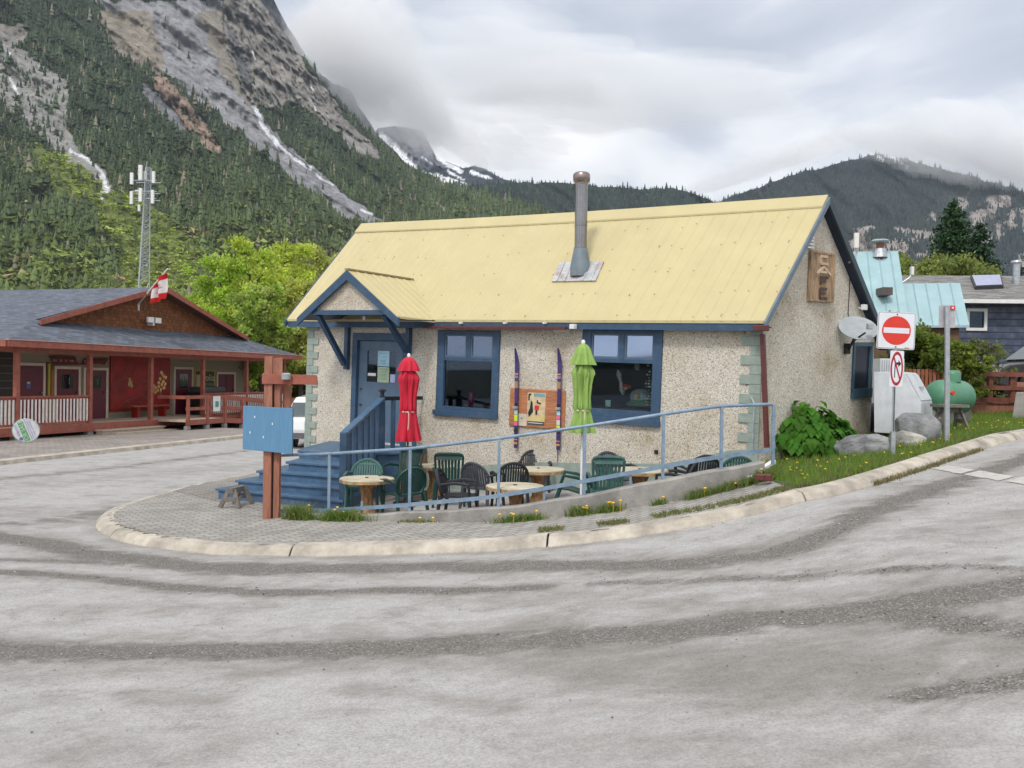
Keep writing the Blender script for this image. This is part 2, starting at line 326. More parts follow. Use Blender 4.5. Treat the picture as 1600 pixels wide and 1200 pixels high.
# ================================================================== TERRAIN, ROAD, PAVEMENT
def inpoly(x, y, P):
    P = np.asarray(P, float); x = np.asarray(x, float); r = np.zeros(x.shape, bool); n = len(P); j = n - 1
    for i in range(n):
        xi, yi = P[i][:2]; xj, yj = P[j][:2]
        c = ((yi > y) != (yj > y)) & (x < (xj - xi) * (y - yi) / (yj - yi + 1e-12) + xi); r ^= c; j = i
    return r
def polydist(x, y, P):
    P = np.asarray(P, float)[:, :2]; best = np.full(np.shape(x), 1e9)
    for a, b in zip(P[:-1], P[1:]):
        d = b - a; t = np.clip(((x - a[0]) * d[0] + (y - a[1]) * d[1]) / (d @ d + 1e-9), 0, 1)
        best = np.minimum(best, np.hypot(x - a[0] - t * d[0], y - a[1] - t * d[1]))
    return best
def smooth_line(P, n=4):
    P = [np.asarray(p, float) for p in P]
    for _ in range(n):
        Q = [P[0]]
        for a, b in zip(P[:-1], P[1:]): Q += [a * .75 + b * .25, a * .25 + b * .75]
        P = Q + [P[-1]]
    return P
def resample(P, step):
    P = np.array(P); s = np.r_[0, np.cumsum(np.linalg.norm(np.diff(P[:, :2], axis=0), axis=1))]; t = np.arange(0, s[-1], step)
    return np.stack([np.interp(t, s, P[:, k]) for k in range(P.shape[1])], 1)
xs = np.unique(np.r_[-3000, -1500, -700, -350, -180, -100, -70, np.arange(-50, -16, 2.), np.arange(-16, 16, .5), np.arange(16, 50, 2.), 70, 100, 180, 350, 700, 1500, 3000])
ys = np.unique(np.r_[-2000, -900, -400, -200, -100, -60, np.arange(-40, 0, 4.), np.arange(0, 24, .5), np.arange(24, 60, 2.), 80, 100, 150, 200, 300, 450, 700, 1000, 1600, 3000])
X, Y = np.meshgrid(xs, ys, indexing='ij')
GRD = mat('rough_earth', (.16, .14, .10), .95, var=.3, scale=.8, bump=.4, bscale=20, dirt=(.07, .12, .03), dirtamt=.9)
struct(bulk('ground', np.stack([X.ravel(), Y.ravel(), (H(X, Y) - .12).ravel()], 1), grid_faces(len(xs), len(ys)), GRD, smooth=True))
# --- kerb line of the café island (outer foot of the kerb on the road)
KP = [(560, 716), (470, 727), (412, 742), (330, 757), (250, 777), (190, 795), (158, 808), (147, 820), (160, 836), (200, 851), (300, 864), (400, 869), (500, 870), (600, 868), (700, 865), (800, 860), (900, 851), (980, 842), (1100, 821), (1200, 801), (1300, 778), (1362, 760), (1430, 738), (1500, 714), (1600, 686)]
KL = [gp(*p) for p in KP]; KL = [np.array((KL[0][0] - 1, KL[0][1] + 9, 0))] + KL + [np.array((KL[-1][0] + 6, KL[-1][1] + 5., 0)), np.array((KL[-1][0] + 30, KL[-1][1] + 24., 0))]
KL = resample(smooth_line([k[:2] for k in KL], 3), .12)
tan = np.gradient(KL, axis=0); tan /= np.linalg.norm(tan, axis=1)[:, None]; nin = np.stack([-tan[:, 1], tan[:, 0]], 1)   # island side
wob = np.interp(np.arange(len(KL)), np.arange(0, len(KL), 9), rng.normal(0, .012, len(range(0, len(KL), 9))))
mb = MB(); seglen = 26
for i0 in range(0, len(KL) - 1, seglen):
    idx = range(i0, min(i0 + seglen, len(KL) - 1) + (0 if i0 + seglen < len(KL) else 0)); sh = rng.normal(0, .006); vs = []; n = 0
    for i in idx:
        p = KL[i] + tan[i] * (0.012 if i == i0 else 0)
        if i == idx[-1] and i0 + seglen < len(KL): p = KL[i] + tan[i] * .105
        g = H(p[0], p[1]); w_ = wob[i]
        for d_, z_ in ((-.03, -.1), (0., .012), (.045, .072 + w_ * .4), (.085, .104 + sh), (.24, .121 + sh), (.27, .10), (.27, -.1)):
            q = p + nin[i] * (d_ + w_ * .3); vs.append((q[0], q[1], g + z_))
        n += 1
    fs = [(a * 7 + k, a * 7 + k + 1, (a + 1) * 7 + k + 1, (a + 1) * 7 + k) for a in range(n - 1) for k in range(6)] + [tuple(range(7)), tuple((n - 1) * 7 + k for k in range(7))[::-1]]
    if n > 1: mb.raw(vs, fs)
struct(mb.build('kerb', KERB))
ISL = [tuple(k + n_ * .2) for k, n_ in zip(KL[::3], nin[::3])] + [(60, 60), (-3, 60)]
# --- retaining wall line: (pixel column, depth, pixel row of its top)
WL = [(424, 13.45, 806), (500, 13.0, 806), (567, 12.7, 804), (650, 12.4, 800), (780, 12.12, 794), (880, 12.0, 780), (980, 11.95, 762), (1030, 11.95, 751), (1080, 11.98, 742), (1130, 12.05, 734), (1180, 12.15, 724), (1206, 12.25, 719)]
WP = np.array([at(a, c, b) for a, b, c in WL]); WPd = resample(np.array(smooth_line(WP, 2)), .15)
wt = np.gradient(WPd[:, :2], axis=0); wt /= np.linalg.norm(wt, axis=1)[:, None]; wn = np.stack([-wt[:, 1], wt[:, 0]], 1)
# café frame
YAW, SK, TS, TG = .5937, .2019, .0265, .0379
G0 = np.array([3.6182, 13.3554, EYE - 1.5773]); AV = np.array([-math.cos(YAW), math.sin(YAW), TS]); BV = np.array([math.sin(YAW + SK), math.cos(YAW + SK), TG]); UV_ = np.array([-TS * AV[0], -TS * AV[1], 1.])
L_, W_, HE, HR = 9.575, 3.8439, 2.50, 4.56
TW, TE, SG = .32, .10, .12          # front wall plane, eave line, gable wall plane
def CL(s, t, z): return G0 + AV * s + BV * t + UV_ * z
def hit(px, py, P0, U, V_):
    d = ray(px, py); A = np.stack([U, V_, -d], 1); r = np.linalg.solve(A, CAM - P0); return r[0], r[1]
def cp(px, py, t=TW): return hit(px, py, CL(0, t, 0), AV, UV_)
def cg(px, py, s=SG): return hit(px, py, CL(s, 0, 0), BV, UV_)
SL = cp(480, 600)[0]                 # left end of the wall
PATIO = [tuple(p[:2]) for p in WPd[::4]] + [tuple(WPd[-1][:2]), tuple(CL(.2, TW + .1, 0)[:2]), tuple(CL(SL - .2, TW + .1, 0)[:2]), tuple(CL(SL, -3.0, 0)[:2]), tuple(gp(395, 806)[:2])]
LAWN = [tuple(gp(*p, .12)[:2]) for p in ((1172, 744), (1215, 752), (1252, 764), (1290, 778), (1375, 748), (1450, 722), (1520, 700), (1600, 678))]
LAWN += [(14, 19), (60, 60), (5.3, 60), tuple(CL(-.2, 3., 0)[:2]), tuple(CL(SG + .1, TW + .2, 0)[:2]), tuple(CL(SG + .25, TW - .02, 0)[:2]), tuple(WPd[-1][:2] + wn[-1] * .2)]
# --- one island sheet, split into paving and lawn
x1 = np.arange(-8.5, 26, .11); y1 = np.r_[np.arange(8, 22, .11), np.arange(22, 60, .5)]
X, Y = np.meshgrid(x1, y1, indexing='ij'); f = grid_faces(len(x1), len(y1)); Vx = np.stack([X.ravel(), Y.ravel()], 1)
cx = Vx[f].mean(1); isl = inpoly(cx[:, 0], cx[:, 1], ISL); pat = inpoly(cx[:, 0], cx[:, 1], PATIO); law = inpoly(cx[:, 0], cx[:, 1], LAWN) & ~pat
bld = inpoly(cx[:, 0], cx[:, 1], [tuple(CL(*q)[:2]) for q in ((SG + .3, TW + .3, 0), (SL - .3, TW + .3, 0), (SL - .3, W_, 0), (SG + .3, W_, 0))])
lump = .01 * np.sin(Vx[:, 0] * 1.7 + 1) * np.cos(Vx[:, 1] * 1.3)
def sub(mask, zf):
    ff = f[mask]; u, inv = np.unique(ff, return_inverse=True); v = Vx[u]; return np.c_[v, zf(v[:, 0], v[:, 1]) + lump[u]], inv.reshape(ff.shape)
PAV = pavers('grey_pavers', (.33, .315, .295), (.12, .115, .10), .21, -.62)
V_, F_ = sub(isl & ~pat & ~law & ~bld, lambda x, y: H(x, y) + .115); struct(bulk('pavement', V_, F_, PAV, smooth=True))
V_, F_ = sub(pat & ~bld & isl, lambda x, y: PZ(x)); struct(bulk('patio', V_, F_, pavers('patio_pavers', (.27, .25, .23), (.10, .09, .08), .21, -.62), smooth=True))
LGR = mat('lawn_soil', (.055, .085, .022), .95, var=.35, scale=2.5, bump=.5, dirt=(.14, .11, .06), dirtamt=.6)
V_, F_ = sub(isl & law & ~bld, lambda x, y: H(x, y) + .12); struct(bulk('lawn_ground', V_, F_, LGR, smooth=True))
# --- road
STREAKS = [  # pixel polyline, half width (m), strength
 ([(-60, 830), (60, 848), (150, 868), (300, 886), (450, 890), (600, 887), (800, 884), (950, 886), (1080, 880)], .17, 1.),
 ([(1060, 880), (1160, 872), (1240, 858), (1300, 835), (1345, 806), (1420, 778), (1500, 751), (1560, 732), (1640, 705)], .16, .9),
 ([(-60, 893), (60, 897), (150, 905), (300, 920), (450, 928), (600, 923), (850, 918)], .09, .9),
 ([(-80, 1016), (200, 1020), (500, 1018), (700, 1008), (900, 997), (1050, 986), (1200, 970), (1400, 946), (1640, 915)], .17, 1.),
 ([(930, 912), (1150, 905), (1300, 898), (1450, 886), (1640, 895)], .07, .6), ([(1380, 955), (1500, 975), (1640, 990)], .12, .8), ([(1430, 1088), (1520, 1076), (1640, 1060)], .10, .8),
 ([(0, 820), (80, 815), (160, 800), (210, 790), (300, 770), (380, 755)], .22, .55), ([(0, 748), (120, 738), (250, 722), (380, 705)], .18, .5), ([(0, 875), (200, 880), (420, 900)], .1, .55)]
STAINS = [([(1090, 873), (1210, 860), (1310, 828)], .35, .8), ([(1180, 965), (1640, 955)], .35, .75), ([(560, 1000), (900, 985)], .25, .5), ([(820, 1000), (1000, 1035), (1250, 1045), (1640, 1020)], .6, .8), ([(380, 1050), (560, 1045)], .14, .6), ([(200, 1085), (330, 1100)], .12, .6), ([(60, 950), (250, 950), (420, 945)], .18, .4), ([(700, 930), (950, 935), (1150, 950)], .25, .45),
 ([(1250, 940), (1450, 915), (1640, 900)], .35, .6), ([(1480, 830), (1620, 800)], .35, .5), ([(1420, 870), (1620, 880)], .2, .35), ([(560, 1075), (800, 1105)], .1, .5), ([(0, 800), (200, 815)], .6, .45), ([(0, 760), (350, 730)], .7, .35), ([(1100, 1010), (1500, 1060)], .4, .45), ([(900, 1160), (1300, 1170)], .3, .4), ([(0, 1160), (300, 1175)], .25, .35), ([(1290, 1130), (1500, 1150)], .15, .4)]
def gline(P): return np.array([gp(*p)[:2] for p in P])
SLN = [(smooth_line(gline(P), 2), hw, st) for P, hw, st in STREAKS]
x1 = np.r_[np.arange(-60, -14, 1.), np.arange(-14, 14, .09), np.arange(14, 60, 1.)]; y1 = np.r_[np.arange(-20, 4, 1.), np.arange(4, 17, .07), np.arange(17, 40, .3), np.arange(40, 90, 2.)]
X, Y = np.meshgrid(x1, y1, indexing='ij'); Z = H(X, Y)
grav = np.zeros(X.shape); st_ = np.zeros(X.shape)
for P, hw, s_ in SLN: d_ = polydist(X, Y, P); st_ = np.maximum(st_, .8 * s_ * np.clip(1.2 - d_ / (hw * 3.6), 0, 1)); grav = np.maximum(grav, s_ * np.clip(1.25 - d_ / (hw * 1.9), 0, 1))
for P, hw, s_ in STAINS: d_ = polydist(X, Y, gline(P)); st_ = np.maximum(st_, s_ * np.clip(1.6 - d_ / hw, 0, 1))
kd = polydist(X, Y, KL[::4]); st_ = np.maximum(st_, .55 * np.clip(1.3 - kd / .25, 0, 1) * (X < 2))
Z = Z + .006 * grav
m, t, b, tc_ = base('dusty_road', .92)
ag = N(t, 'ShaderNodeAttribute', attribute_name='gravel'); as_ = N(t, 'ShaderNodeAttribute', attribute_name='stain')
ns = N(t, 'ShaderNodeTexNoise', i_Scale=2.2, i_Detail=10, i_Roughness=.72, i_Distortion=.4); mps = N(t, 'ShaderNodeMapping'); mps.inputs['Scale'].default_value = (.75, 1.0, 1); mps.inputs['Rotation'].default_value = (0, 0, -.06)
t.links.new(tc_.outputs['Object'], mps.inputs[0]); t.links.new(mps.outputs[0], ns.inputs['Vector'])
fine = N(t, 'ShaderNodeTexNoise', i_Scale=55., i_Detail=4, i_Roughness=.7); t.links.new(tc_.outputs['Object'], fine.inputs['Vector'])
vor = N(t, 'ShaderNodeTexVoronoi', i_Scale=85.); t.links.new(tc_.outputs['Object'], vor.inputs['Vector'])
dust = ramp(t, [(.22, (.215, .202, .186)), (.38, (.30, .287, .27)), (.49, (.375, .364, .35)), (.75, (.44, .431, .42))], ns.outputs['Fac'])
def thr(a, lo, hi, amt=.75):
    ad = N(t, 'ShaderNodeMath', operation='MULTIPLY_ADD'); t.links.new(ns.outputs['Fac'], ad.inputs[0]); ad.inputs[1].default_value = amt; t.links.new(a, ad.inputs[2])
    ad2 = N(t, 'ShaderNodeMath', operation='MULTIPLY_ADD'); t.links.new(fine.outputs['Fac'], ad2.inputs[0]); ad2.inputs[1].default_value = .45; t.links.new(ad.outputs[0], ad2.inputs[2])
    mr = N(t, 'ShaderNodeMapRange'); t.links.new(ad2.outputs[0], mr.inputs[0]); mr.inputs[1].default_value = lo; mr.inputs[2].default_value = hi; return mr.outputs[0]
nse = N(t, 'ShaderNodeTexNoise', i_Scale=2.6, i_Detail=9, i_Roughness=.66, i_Distortion=.5); mpe = N(t, 'ShaderNodeMapping'); mpe.inputs['Scale'].default_value = (.75, 1.25, 1); t.links.new(tc_.outputs['Object'], mpe.inputs[0]); t.links.new(mpe.outputs[0], nse.inputs['Vector'])
def edge_(a, lo, hi):
    p_ = N(t, 'ShaderNodeMath', operation='MULTIPLY_ADD'); t.links.new(nse.outputs['Fac'], p_.inputs[0]); p_.inputs[1].default_value = 2.0; p_.inputs[2].default_value = -1.0 - .45
    q_ = N(t, 'ShaderNodeMath', operation='MULTIPLY_ADD'); t.links.new(fine.outputs['Fac'], q_.inputs[0]); q_.inputs[1].default_value = .9; t.links.new(p_.outputs[0], q_.inputs[2])
    g_ = N(t, 'ShaderNodeMath', operation='GREATER_THAN'); t.links.new(a, g_.inputs[0]); g_.inputs[1].default_value = .01
    r_ = N(t, 'ShaderNodeMath', operation='ADD'); t.links.new(q_.outputs[0], r_.inputs[0]); t.links.new(a, r_.inputs[1])
    mr = N(t, 'ShaderNodeMapRange'); t.links.new(r_.outputs[0], mr.inputs[0]); mr.inputs[1].default_value = lo; mr.inputs[2].default_value = hi; mr.inputs[4].default_value = .92
    u_ = N(t, 'ShaderNodeMath', operation='MULTIPLY'); t.links.new(mr.outputs[0], u_.inputs[0]); t.links.new(g_.outputs[0], u_.inputs[1]); return u_.outputs[0]
c = mixc(t, dust.outputs[0], (.215, .198, .178), edge_(as_.outputs['Fac'], .05, .95))
sepv = N(t, 'ShaderNodeSeparateColor'); t.links.new(vor.outputs['Color'], sepv.inputs[0])
gr = ramp(t, [(0, (.09, .081, .071)), (.5, (.145, .133, .118)), (.9, (.20, .186, .168)), (1, (.34, .33, .315))], sepv.outputs[0])
gf = edge_(ag.outputs['Fac'], .22, .72); c = mixc(t, c, gr.outputs[0], gf)
sp = ramp(t, [(.3, (.76, .76, .76)), (.62, (1.12, 1.12, 1.12))], fine.outputs['Fac']); c = mixc(t, c, sp.outputs[0], 1., 'MULTIPLY')
vc = N(t, 'ShaderNodeTexVoronoi', i_Scale=.55, feature='DISTANCE_TO_EDGE'); nd = N(t, 'ShaderNodeTexNoise', i_Scale=9., i_Detail=9, i_Roughness=.8); t.links.new(tc_.outputs['Object'], nd.inputs['Vector'])
vadd = N(t, 'ShaderNodeVectorMath', operation='MULTIPLY_ADD'); t.links.new(nd.outputs['Color'], vadd.inputs[0]); vadd.inputs[1].default_value = (.9, .9, .9); t.links.new(tc_.outputs['Object'], vadd.inputs[2]); t.links.new(vadd.outputs[0], vc.inputs['Vector'])
ck = ramp(t, [(0, (.55, .54, .53)), (.006, (1, 1, 1))], vc.outputs['Distance']); c = mixc(t, c, ck.outputs[0], .0, 'MULTIPLY')
vr = ramp(t, [(0, (.88, .875, .87)), (.5, (1, 1, 1)), (1, (1.08, 1.08, 1.08))], sepv.outputs[1]); c = mixc(t, c, vr.outputs[0], 1., 'MULTIPLY'); mg = ramp(t, [(.36, (.87, .865, .86)), (.6, (1.04, 1.04, 1.04))], nd.outputs['Fac']); c = mixc(t, c, mg.outputs[0], 1., 'MULTIPLY'); t.links.new(c, b.inputs['Base Color'])
hm = mixc(t, fine.outputs['Fac'], vor.outputs['Distance'], gf); addbump(t, b, hm, .45, .012)
struct(bulk('road', np.stack([X.ravel(), Y.ravel(), Z.ravel()], 1), grid_faces(len(x1), len(y1)), m, attr={'gravel': grav.ravel(), 'stain': st_.ravel()}, smooth=True))
# worn white crossing bars on the right
MARK = mat('worn_road_paint', (.46, .445, .41), .8, var=.1, scale=9, dirt=(.33, .32, .30), dirtamt=1.)
mb = MB()
for quad in (((1455, 733), (1500, 741), (1525, 735), (1480, 728)), ((1505, 742), (1560, 752), (1585, 745), (1530, 736)), ((1570, 753), (1640, 765), (1660, 756), (1598, 746))):
    P = [gp(*q) for q in quad]; n = 6; vs = []
    for i in range(n + 1):
        for j in range(3):
            u, v = i / n, j / 2; q = (P[0] * (1 - u) + P[1] * u) * (1 - v) + (P[3] * (1 - u) + P[2] * u) * v; q = np.array(q); q[:2] += rng.normal(0, .012, 2); vs.append((q[0], q[1], float(H(q[0], q[1])) + .008))
    mb.raw(vs, [(i * 3 + j, (i + 1) * 3 + j, (i + 1) * 3 + j + 1, i * 3 + j + 1) for i in range(n) for j in range(2)])
struct(mb.build('road_marking', MARK))
# loose stones
P = []
for line, hw, s_ in SLN[:7]:
    R_ = resample(np.array(line), .02); k = int(min(1500, len(R_) * 1.3)); i = rng.integers(0, len(R_), k); P.append(R_[i] + rng.normal(0, hw * .8, (k, 2)))
P.append(np.c_[rng.uniform(-5, 6, 500), rng.uniform(4.5, 12, 500)]); P = np.concatenate(P); P = P[~inpoly(P[:, 0], P[:, 1], ISL)]
oct_ = np.array([(1, 0, 0), (-1, 0, 0), (0, 1, 0), (0, -1, 0), (0, 0, 1), (0, 0, -1)], float); of_ = np.array([(0, 2, 4), (2, 1, 4), (1, 3, 4), (3, 0, 4), (2, 0, 5), (1, 2, 5), (3, 1, 5), (0, 3, 5)])
r_ = rng.uniform(.003, .009, len(P)) * (1 + (rng.random(len(P)) > .95) * 1.1); V_ = oct_[None] * r_[:, None, None] * rng.uniform(.6, 1.3, (len(P), 6, 1)) * np.array([1, 1, .6])
ang = rng.uniform(0, 6.28, len(P)); ca, sa_ = np.cos(ang)[:, None], np.sin(ang)[:, None]; xx = V_[..., 0] * ca - V_[..., 1] * sa_; yy = V_[..., 0] * sa_ + V_[..., 1] * ca
V_ = np.stack([xx + P[:, :1], yy + P[:, 1:], V_[..., 2] + (H(P[:, 0], P[:, 1]) + r_ * .3 + .005)[:, None]], -1).reshape(-1, 3)
F_ = (of_[None] + 6 * np.arange(len(P))[:, None, None]).reshape(-1, 3); sh = rng.uniform(.1, .42, len(P)).repeat(6)[:, None] * np.array([1, .97, .93])
tag(bulk('gravel', V_, F_, tinted('stones', .9, .1, 20.), cols=sh), 'loose grey gravel scattered in streaks on the road', kind='stuff')
# --- grass blades and low weeds
def blades(pts, hmin, hmax, wd, cols, lean=.35):
    n = len(pts); a = rng.uniform(0, 6.28, n); h = rng.uniform(hmin, hmax, n); d = np.stack([np.cos(a), np.sin(a), np.zeros(n)], 1); l = rng.normal(0, lean, (n, 2)) * h[:, None]
    top = pts + np.c_[l, h]; mid = pts + np.c_[l * .35, h * .55]; wv = d * wd
    V = np.stack([pts - wv, pts + wv, mid + wv * .8, mid - wv * .8, top], 1).reshape(-1, 3); i = 5 * np.arange(n)[:, None]
    F1 = np.concatenate([i + [0, 1, 2], i + [0, 2, 3], i + [3, 2, 4]]); return V, F1, np.repeat(cols, 5, 0)
def gcol(n, a=(.14, .25, .03), b=(.24, .36, .06), dry=.12):
    u = rng.random((n, 1)); c = np.array(a) * (1 - u) + np.array(b) * u; dr = rng.random(n) < dry; c[dr] = (.30, .25, .13); return c
n = 150000; P = np.c_[rng.uniform(3, 16, n), rng.uniform(10, 26, n)]; P = P[inpoly(P[:, 0], P[:, 1], LAWN) & inpoly(P[:, 0], P[:, 1], ISL)]
P = P[~inpoly(P[:, 0], P[:, 1], PATIO)]; edge = polydist(P[:, 0], P[:, 1], KL[::3]); P = P[(edge > .28)]; P = P[:60000]
V1, F1, C1 = blades(np.c_[P, H(P[:, 0], P[:, 1]) + .115], .04, .13, .005, gcol(len(P)))
# tufts along kerb, pavement edge
q = resample(KL, .01); sel = (q[:, 0] > .2) & (q[:, 0] < 9); q = q[sel]; tt = np.interp(np.arange(len(q)), np.arange(0, len(q), 25), rng.random(len(range(0, len(q), 25))))
q = q[(tt > .42) | (q[:, 0] > 2)]; P2 = q[rng.integers(0, len(q), 9000)]; nn = np.array([nin[np.argmin(np.hypot(*(KL - p).T))] for p in P2]); P2 = P2 + nn * rng.uniform(.34, .62, (len(P2), 1)) 
V2, F2, C2 = blades(np.c_[P2, H(P2[:, 0], P2[:, 1]) + .11], .02, .06, .005, gcol(len(P2), (.12, .17, .04), (.2, .25, .07), .35), .6)
P3 = resample(KL, .01); P3 = P3[(P3[:, 0] > 4.6) & (P3[:, 0] < 7.2)]; P3 = P3[rng.integers(0, len(P3), 2200)] + rng.normal(0, .035, (2200, 2))
V3, F3, C3 = blades(np.c_[P3, H(P3[:, 0], P3[:, 1])], .02, .08, .005, gcol(2200, (.14, .15, .06), (.22, .22, .1), .5), .5)
tag(bulk('grass', np.concatenate([V1, V2, V3]), np.concatenate([F1, F2 + len(V1), F3 + len(V1) + len(V2)]), LEAF, cols=np.concatenate([C1, C2, C3])), 'green grass growing on the bank and along the kerb', kind='stuff')
FP = P[rng.integers(0, len(P), 620)]; FP = FP[edge[:1].size * 0:]; V_ = []; F_ = []
for i, (x, y) in enumerate(FP[FP[:, 0] < 9.5]):
    z = float(H(x, y)) + .12 + random.uniform(.04, .1); r = random.uniform(.016, .024); b_ = len(V_); V_ += [(x + r * math.cos(k * 1.047), y + r * math.sin(k * 1.047), z) for k in range(6)] + [(x, y, z + .012), (x, y, z - .01)]
    F_ += [(b_ + k, b_ + (k + 1) % 6, b_ + 6) for k in range(6)] + [(b_ + (k + 1) % 6, b_ + k, b_ + 7) for k in range(6)]
tag(bulk('dandelion_flowers', V_, F_, YELF), 'yellow dandelion flowers dotted through the grass bank', kind='stuff')
# ================================================================== RETAINING WALL + METAL RAIL
rw = thing('retaining_wall', 'low weathered concrete retaining wall around the sunken patio', 'wall', (WPd[0][0], WPd[0][1], 0)); mb = MB(); vs = []
n = len(WPd)
for i in range(n):
    p, nn_ = WPd[i, :2], wn[i]; zt = WPd[i, 2] + .008 * math.sin(i * .9); zb = float(H(p[0], p[1])) - .3
    for d_, z_ in ((0, zb), (0, zt - .02), (.02, zt), (.17, zt), (.19, zt - .02), (.19, -.3)): vs.append((p[0] + nn_[0] * d_, p[1] + nn_[1] * d_, z_))
mb.raw(vs, [(a * 6 + k, a * 6 + k + 1, (a + 1) * 6 + k + 1, (a + 1) * 6 + k) for a in range(n - 1) for k in range(5)] + [tuple(range(6)), tuple((n - 1) * 6 + k for k in range(6))])
mb.build('wall_body', CONC, rw)
hr = thing('handrail', 'blue grey metal pipe handrail along the patio retaining wall', 'railing', (WPd[0][0], WPd[0][1], 0))
wpx = [(p - CAM) for p in WPd]; wpx = np.array([800 + F * (q @ RT) / (q @ FWD) for q in wpx])
def wall_at(px, off=.09):
    p = np.array([np.interp(px, wpx, WPd[:, k]) for k in range(3)]); nn_ = np.array([np.interp(px, wpx, wn[:, k]) for k in range(2)]); p[:2] += nn_ * off; return p
def on_wall(px, py): p = wall_at(px); return tuple(at(px, py, p[1]))
TOP = [(424, 712), (515, 709), (641, 701), (720, 692), (780, 685), (914, 666), (1037, 647), (1110, 636.5), (1128, 634.5), (1206, 631.5)]
MB().tube([on_wall(*p) for p in TOP], .024, 10).build('top_rail', RAILB, hr, smooth=True)
LOW = [(424, 798), (515, 797), (560, 794), (641, 788), (760, 777), (849, 763), (986, 738), (1100, 717), (1173, 706), (1206, 703)]
P = [np.array(on_wall(*p)) - np.array((0, .035, 0)) for p in LOW]; mb = MB(); [mb.beam(a, b, .01, .055) for a, b in zip(P[:-1], P[1:])]; mb.build('lower_rail', RAILB, hr)
for px_ in (515, 641, 780, 914, 1037, 1128, 1210):
    p = wall_at(min(px_, 1206)); ty = np.interp(px_, [a for a, _ in TOP], [b for _, b in TOP]); tp = at(min(px_, 1209), ty, p[1]); p[0] = tp[0]
    MB().beam((tp[0], p[1], p[2] - .05), (tp[0], p[1], tp[2] - .01), .04, .04, (0, 1, 0)).build('post', RAILB, hr)
for px_, hy in ((560, 0), (849, 0), (986, 0)):
    p = wall_at(px_); MB().beam((p[0], p[1], p[2] - .03), (p[0], p[1], p[2] + .18), .03, .03, (0, 1, 0)).build('short_post', RAILB, hr)
# weed clumps at the wall foot
def weed(px, spread, n, hmax, flow, dry, label):
    p = wall_at(px, -.06); x, y = p[0], p[1]; z = float(H(x, y)) + .11; i = np.clip(np.searchsorted(wpx, px), 0, n_w - 1); t_ = wt[i]
    k = int(n); u = rng.normal(0, spread, k); v = -np.abs(rng.normal(0, .05, k)); pts = np.c_[x + t_[0] * u - wn[i][0] * -v, y + t_[1] * u - wn[i][1] * -v, np.full(k, z)]; pts[:, 2] = H(pts[:, 0], pts[:, 1]) + .11
    o = thing('weed_clump', label, 'weed', (x, y, z), 'weeds along the foot of the patio wall')
    V, F__, C = blades(pts, .02, hmax, .007, gcol(k, (.10, .19, .03), (.24, .34, .08), dry), .55); bulk('foliage', V - np.array([x, y, z]), F__, LEAF, cols=C, parent=o)
    for j in range(flow):
        q_ = pts[rng.integers(0, k)]; hh = random.uniform(.08, hmax); mb_ = MB().tube([(q_[0], q_[1] - .02, q_[2]), (q_[0], q_[1] - .03, q_[2] + hh)], .003, 4); mb_.lathe([(.004, -.012), (.022, 0), (.016, .01), (.004, .014)], 8, (q_[0], q_[1] - .03, q_[2] + hh)).build('dandelion', YELF, o)
n_w = len(wn)
for a in ((474, .12, 650, .27, 2, .15, 'tall green grass tuft nearest the brown sign post'), (540, .17, 800, .21, 3, .1, 'bushy weed clump in front of the first round table'), (655, .15, 260, .07, 2, .6, 'low dry weeds under the second rail post'), (815, .17, 520, .12, 4, .1, 'flowering weed clump below the front round table'), (906, .07, 300, .16, 4, .15, 'dandelion clump left of the rail post by the lime umbrella'), (952, .09, 300, .16, 4, .1, 'dandelion clump below the slatted chair behind the wall'), (1028, .05, 140, .12, 1, .2, 'small lone weed at the middle of the bare wall'), (1088, .08, 260, .17, 2, .25, 'weed clump with a tall stalk near the right wall end'), (1140, .16, 500, .16, 1, .3, 'scrappy weeds where the wall meets the lawn'), (1186, .14, 500, .2, 1, .2, 'tall grass tuft at the very end of the patio wall')): weed(*a)
# ================================================================== CAFÉ
cafe = thing('cafe_building', 'pebbledashed café with a pale yellow metal roof and blue trim', 'building', tuple(CL(4, 1.5, -.8)))
zt = lambda z: z
def wallpiece(mb, s0, s1, z0, z1): mb.box(s0, s1, TW, TW + .18, z0, z1)
w1 = [cp(686, 516), cp(778, 655)]; w2 = [cp(912, 514), cp(1031, 667)]; dr = [cp(553, 520), cp(634, 697)]
W1 = (w1[1][0], w1[0][0], (w1[1][1]), w1[0][1]); W2 = (w2[1][0], w2[0][0], w2[1][1], w2[0][1]); DR = (dr[1][0], dr[0][0], -.02, dr[0][1])
ZB, ZTOP = -1.0, HE + .16
mb = MB(CL)
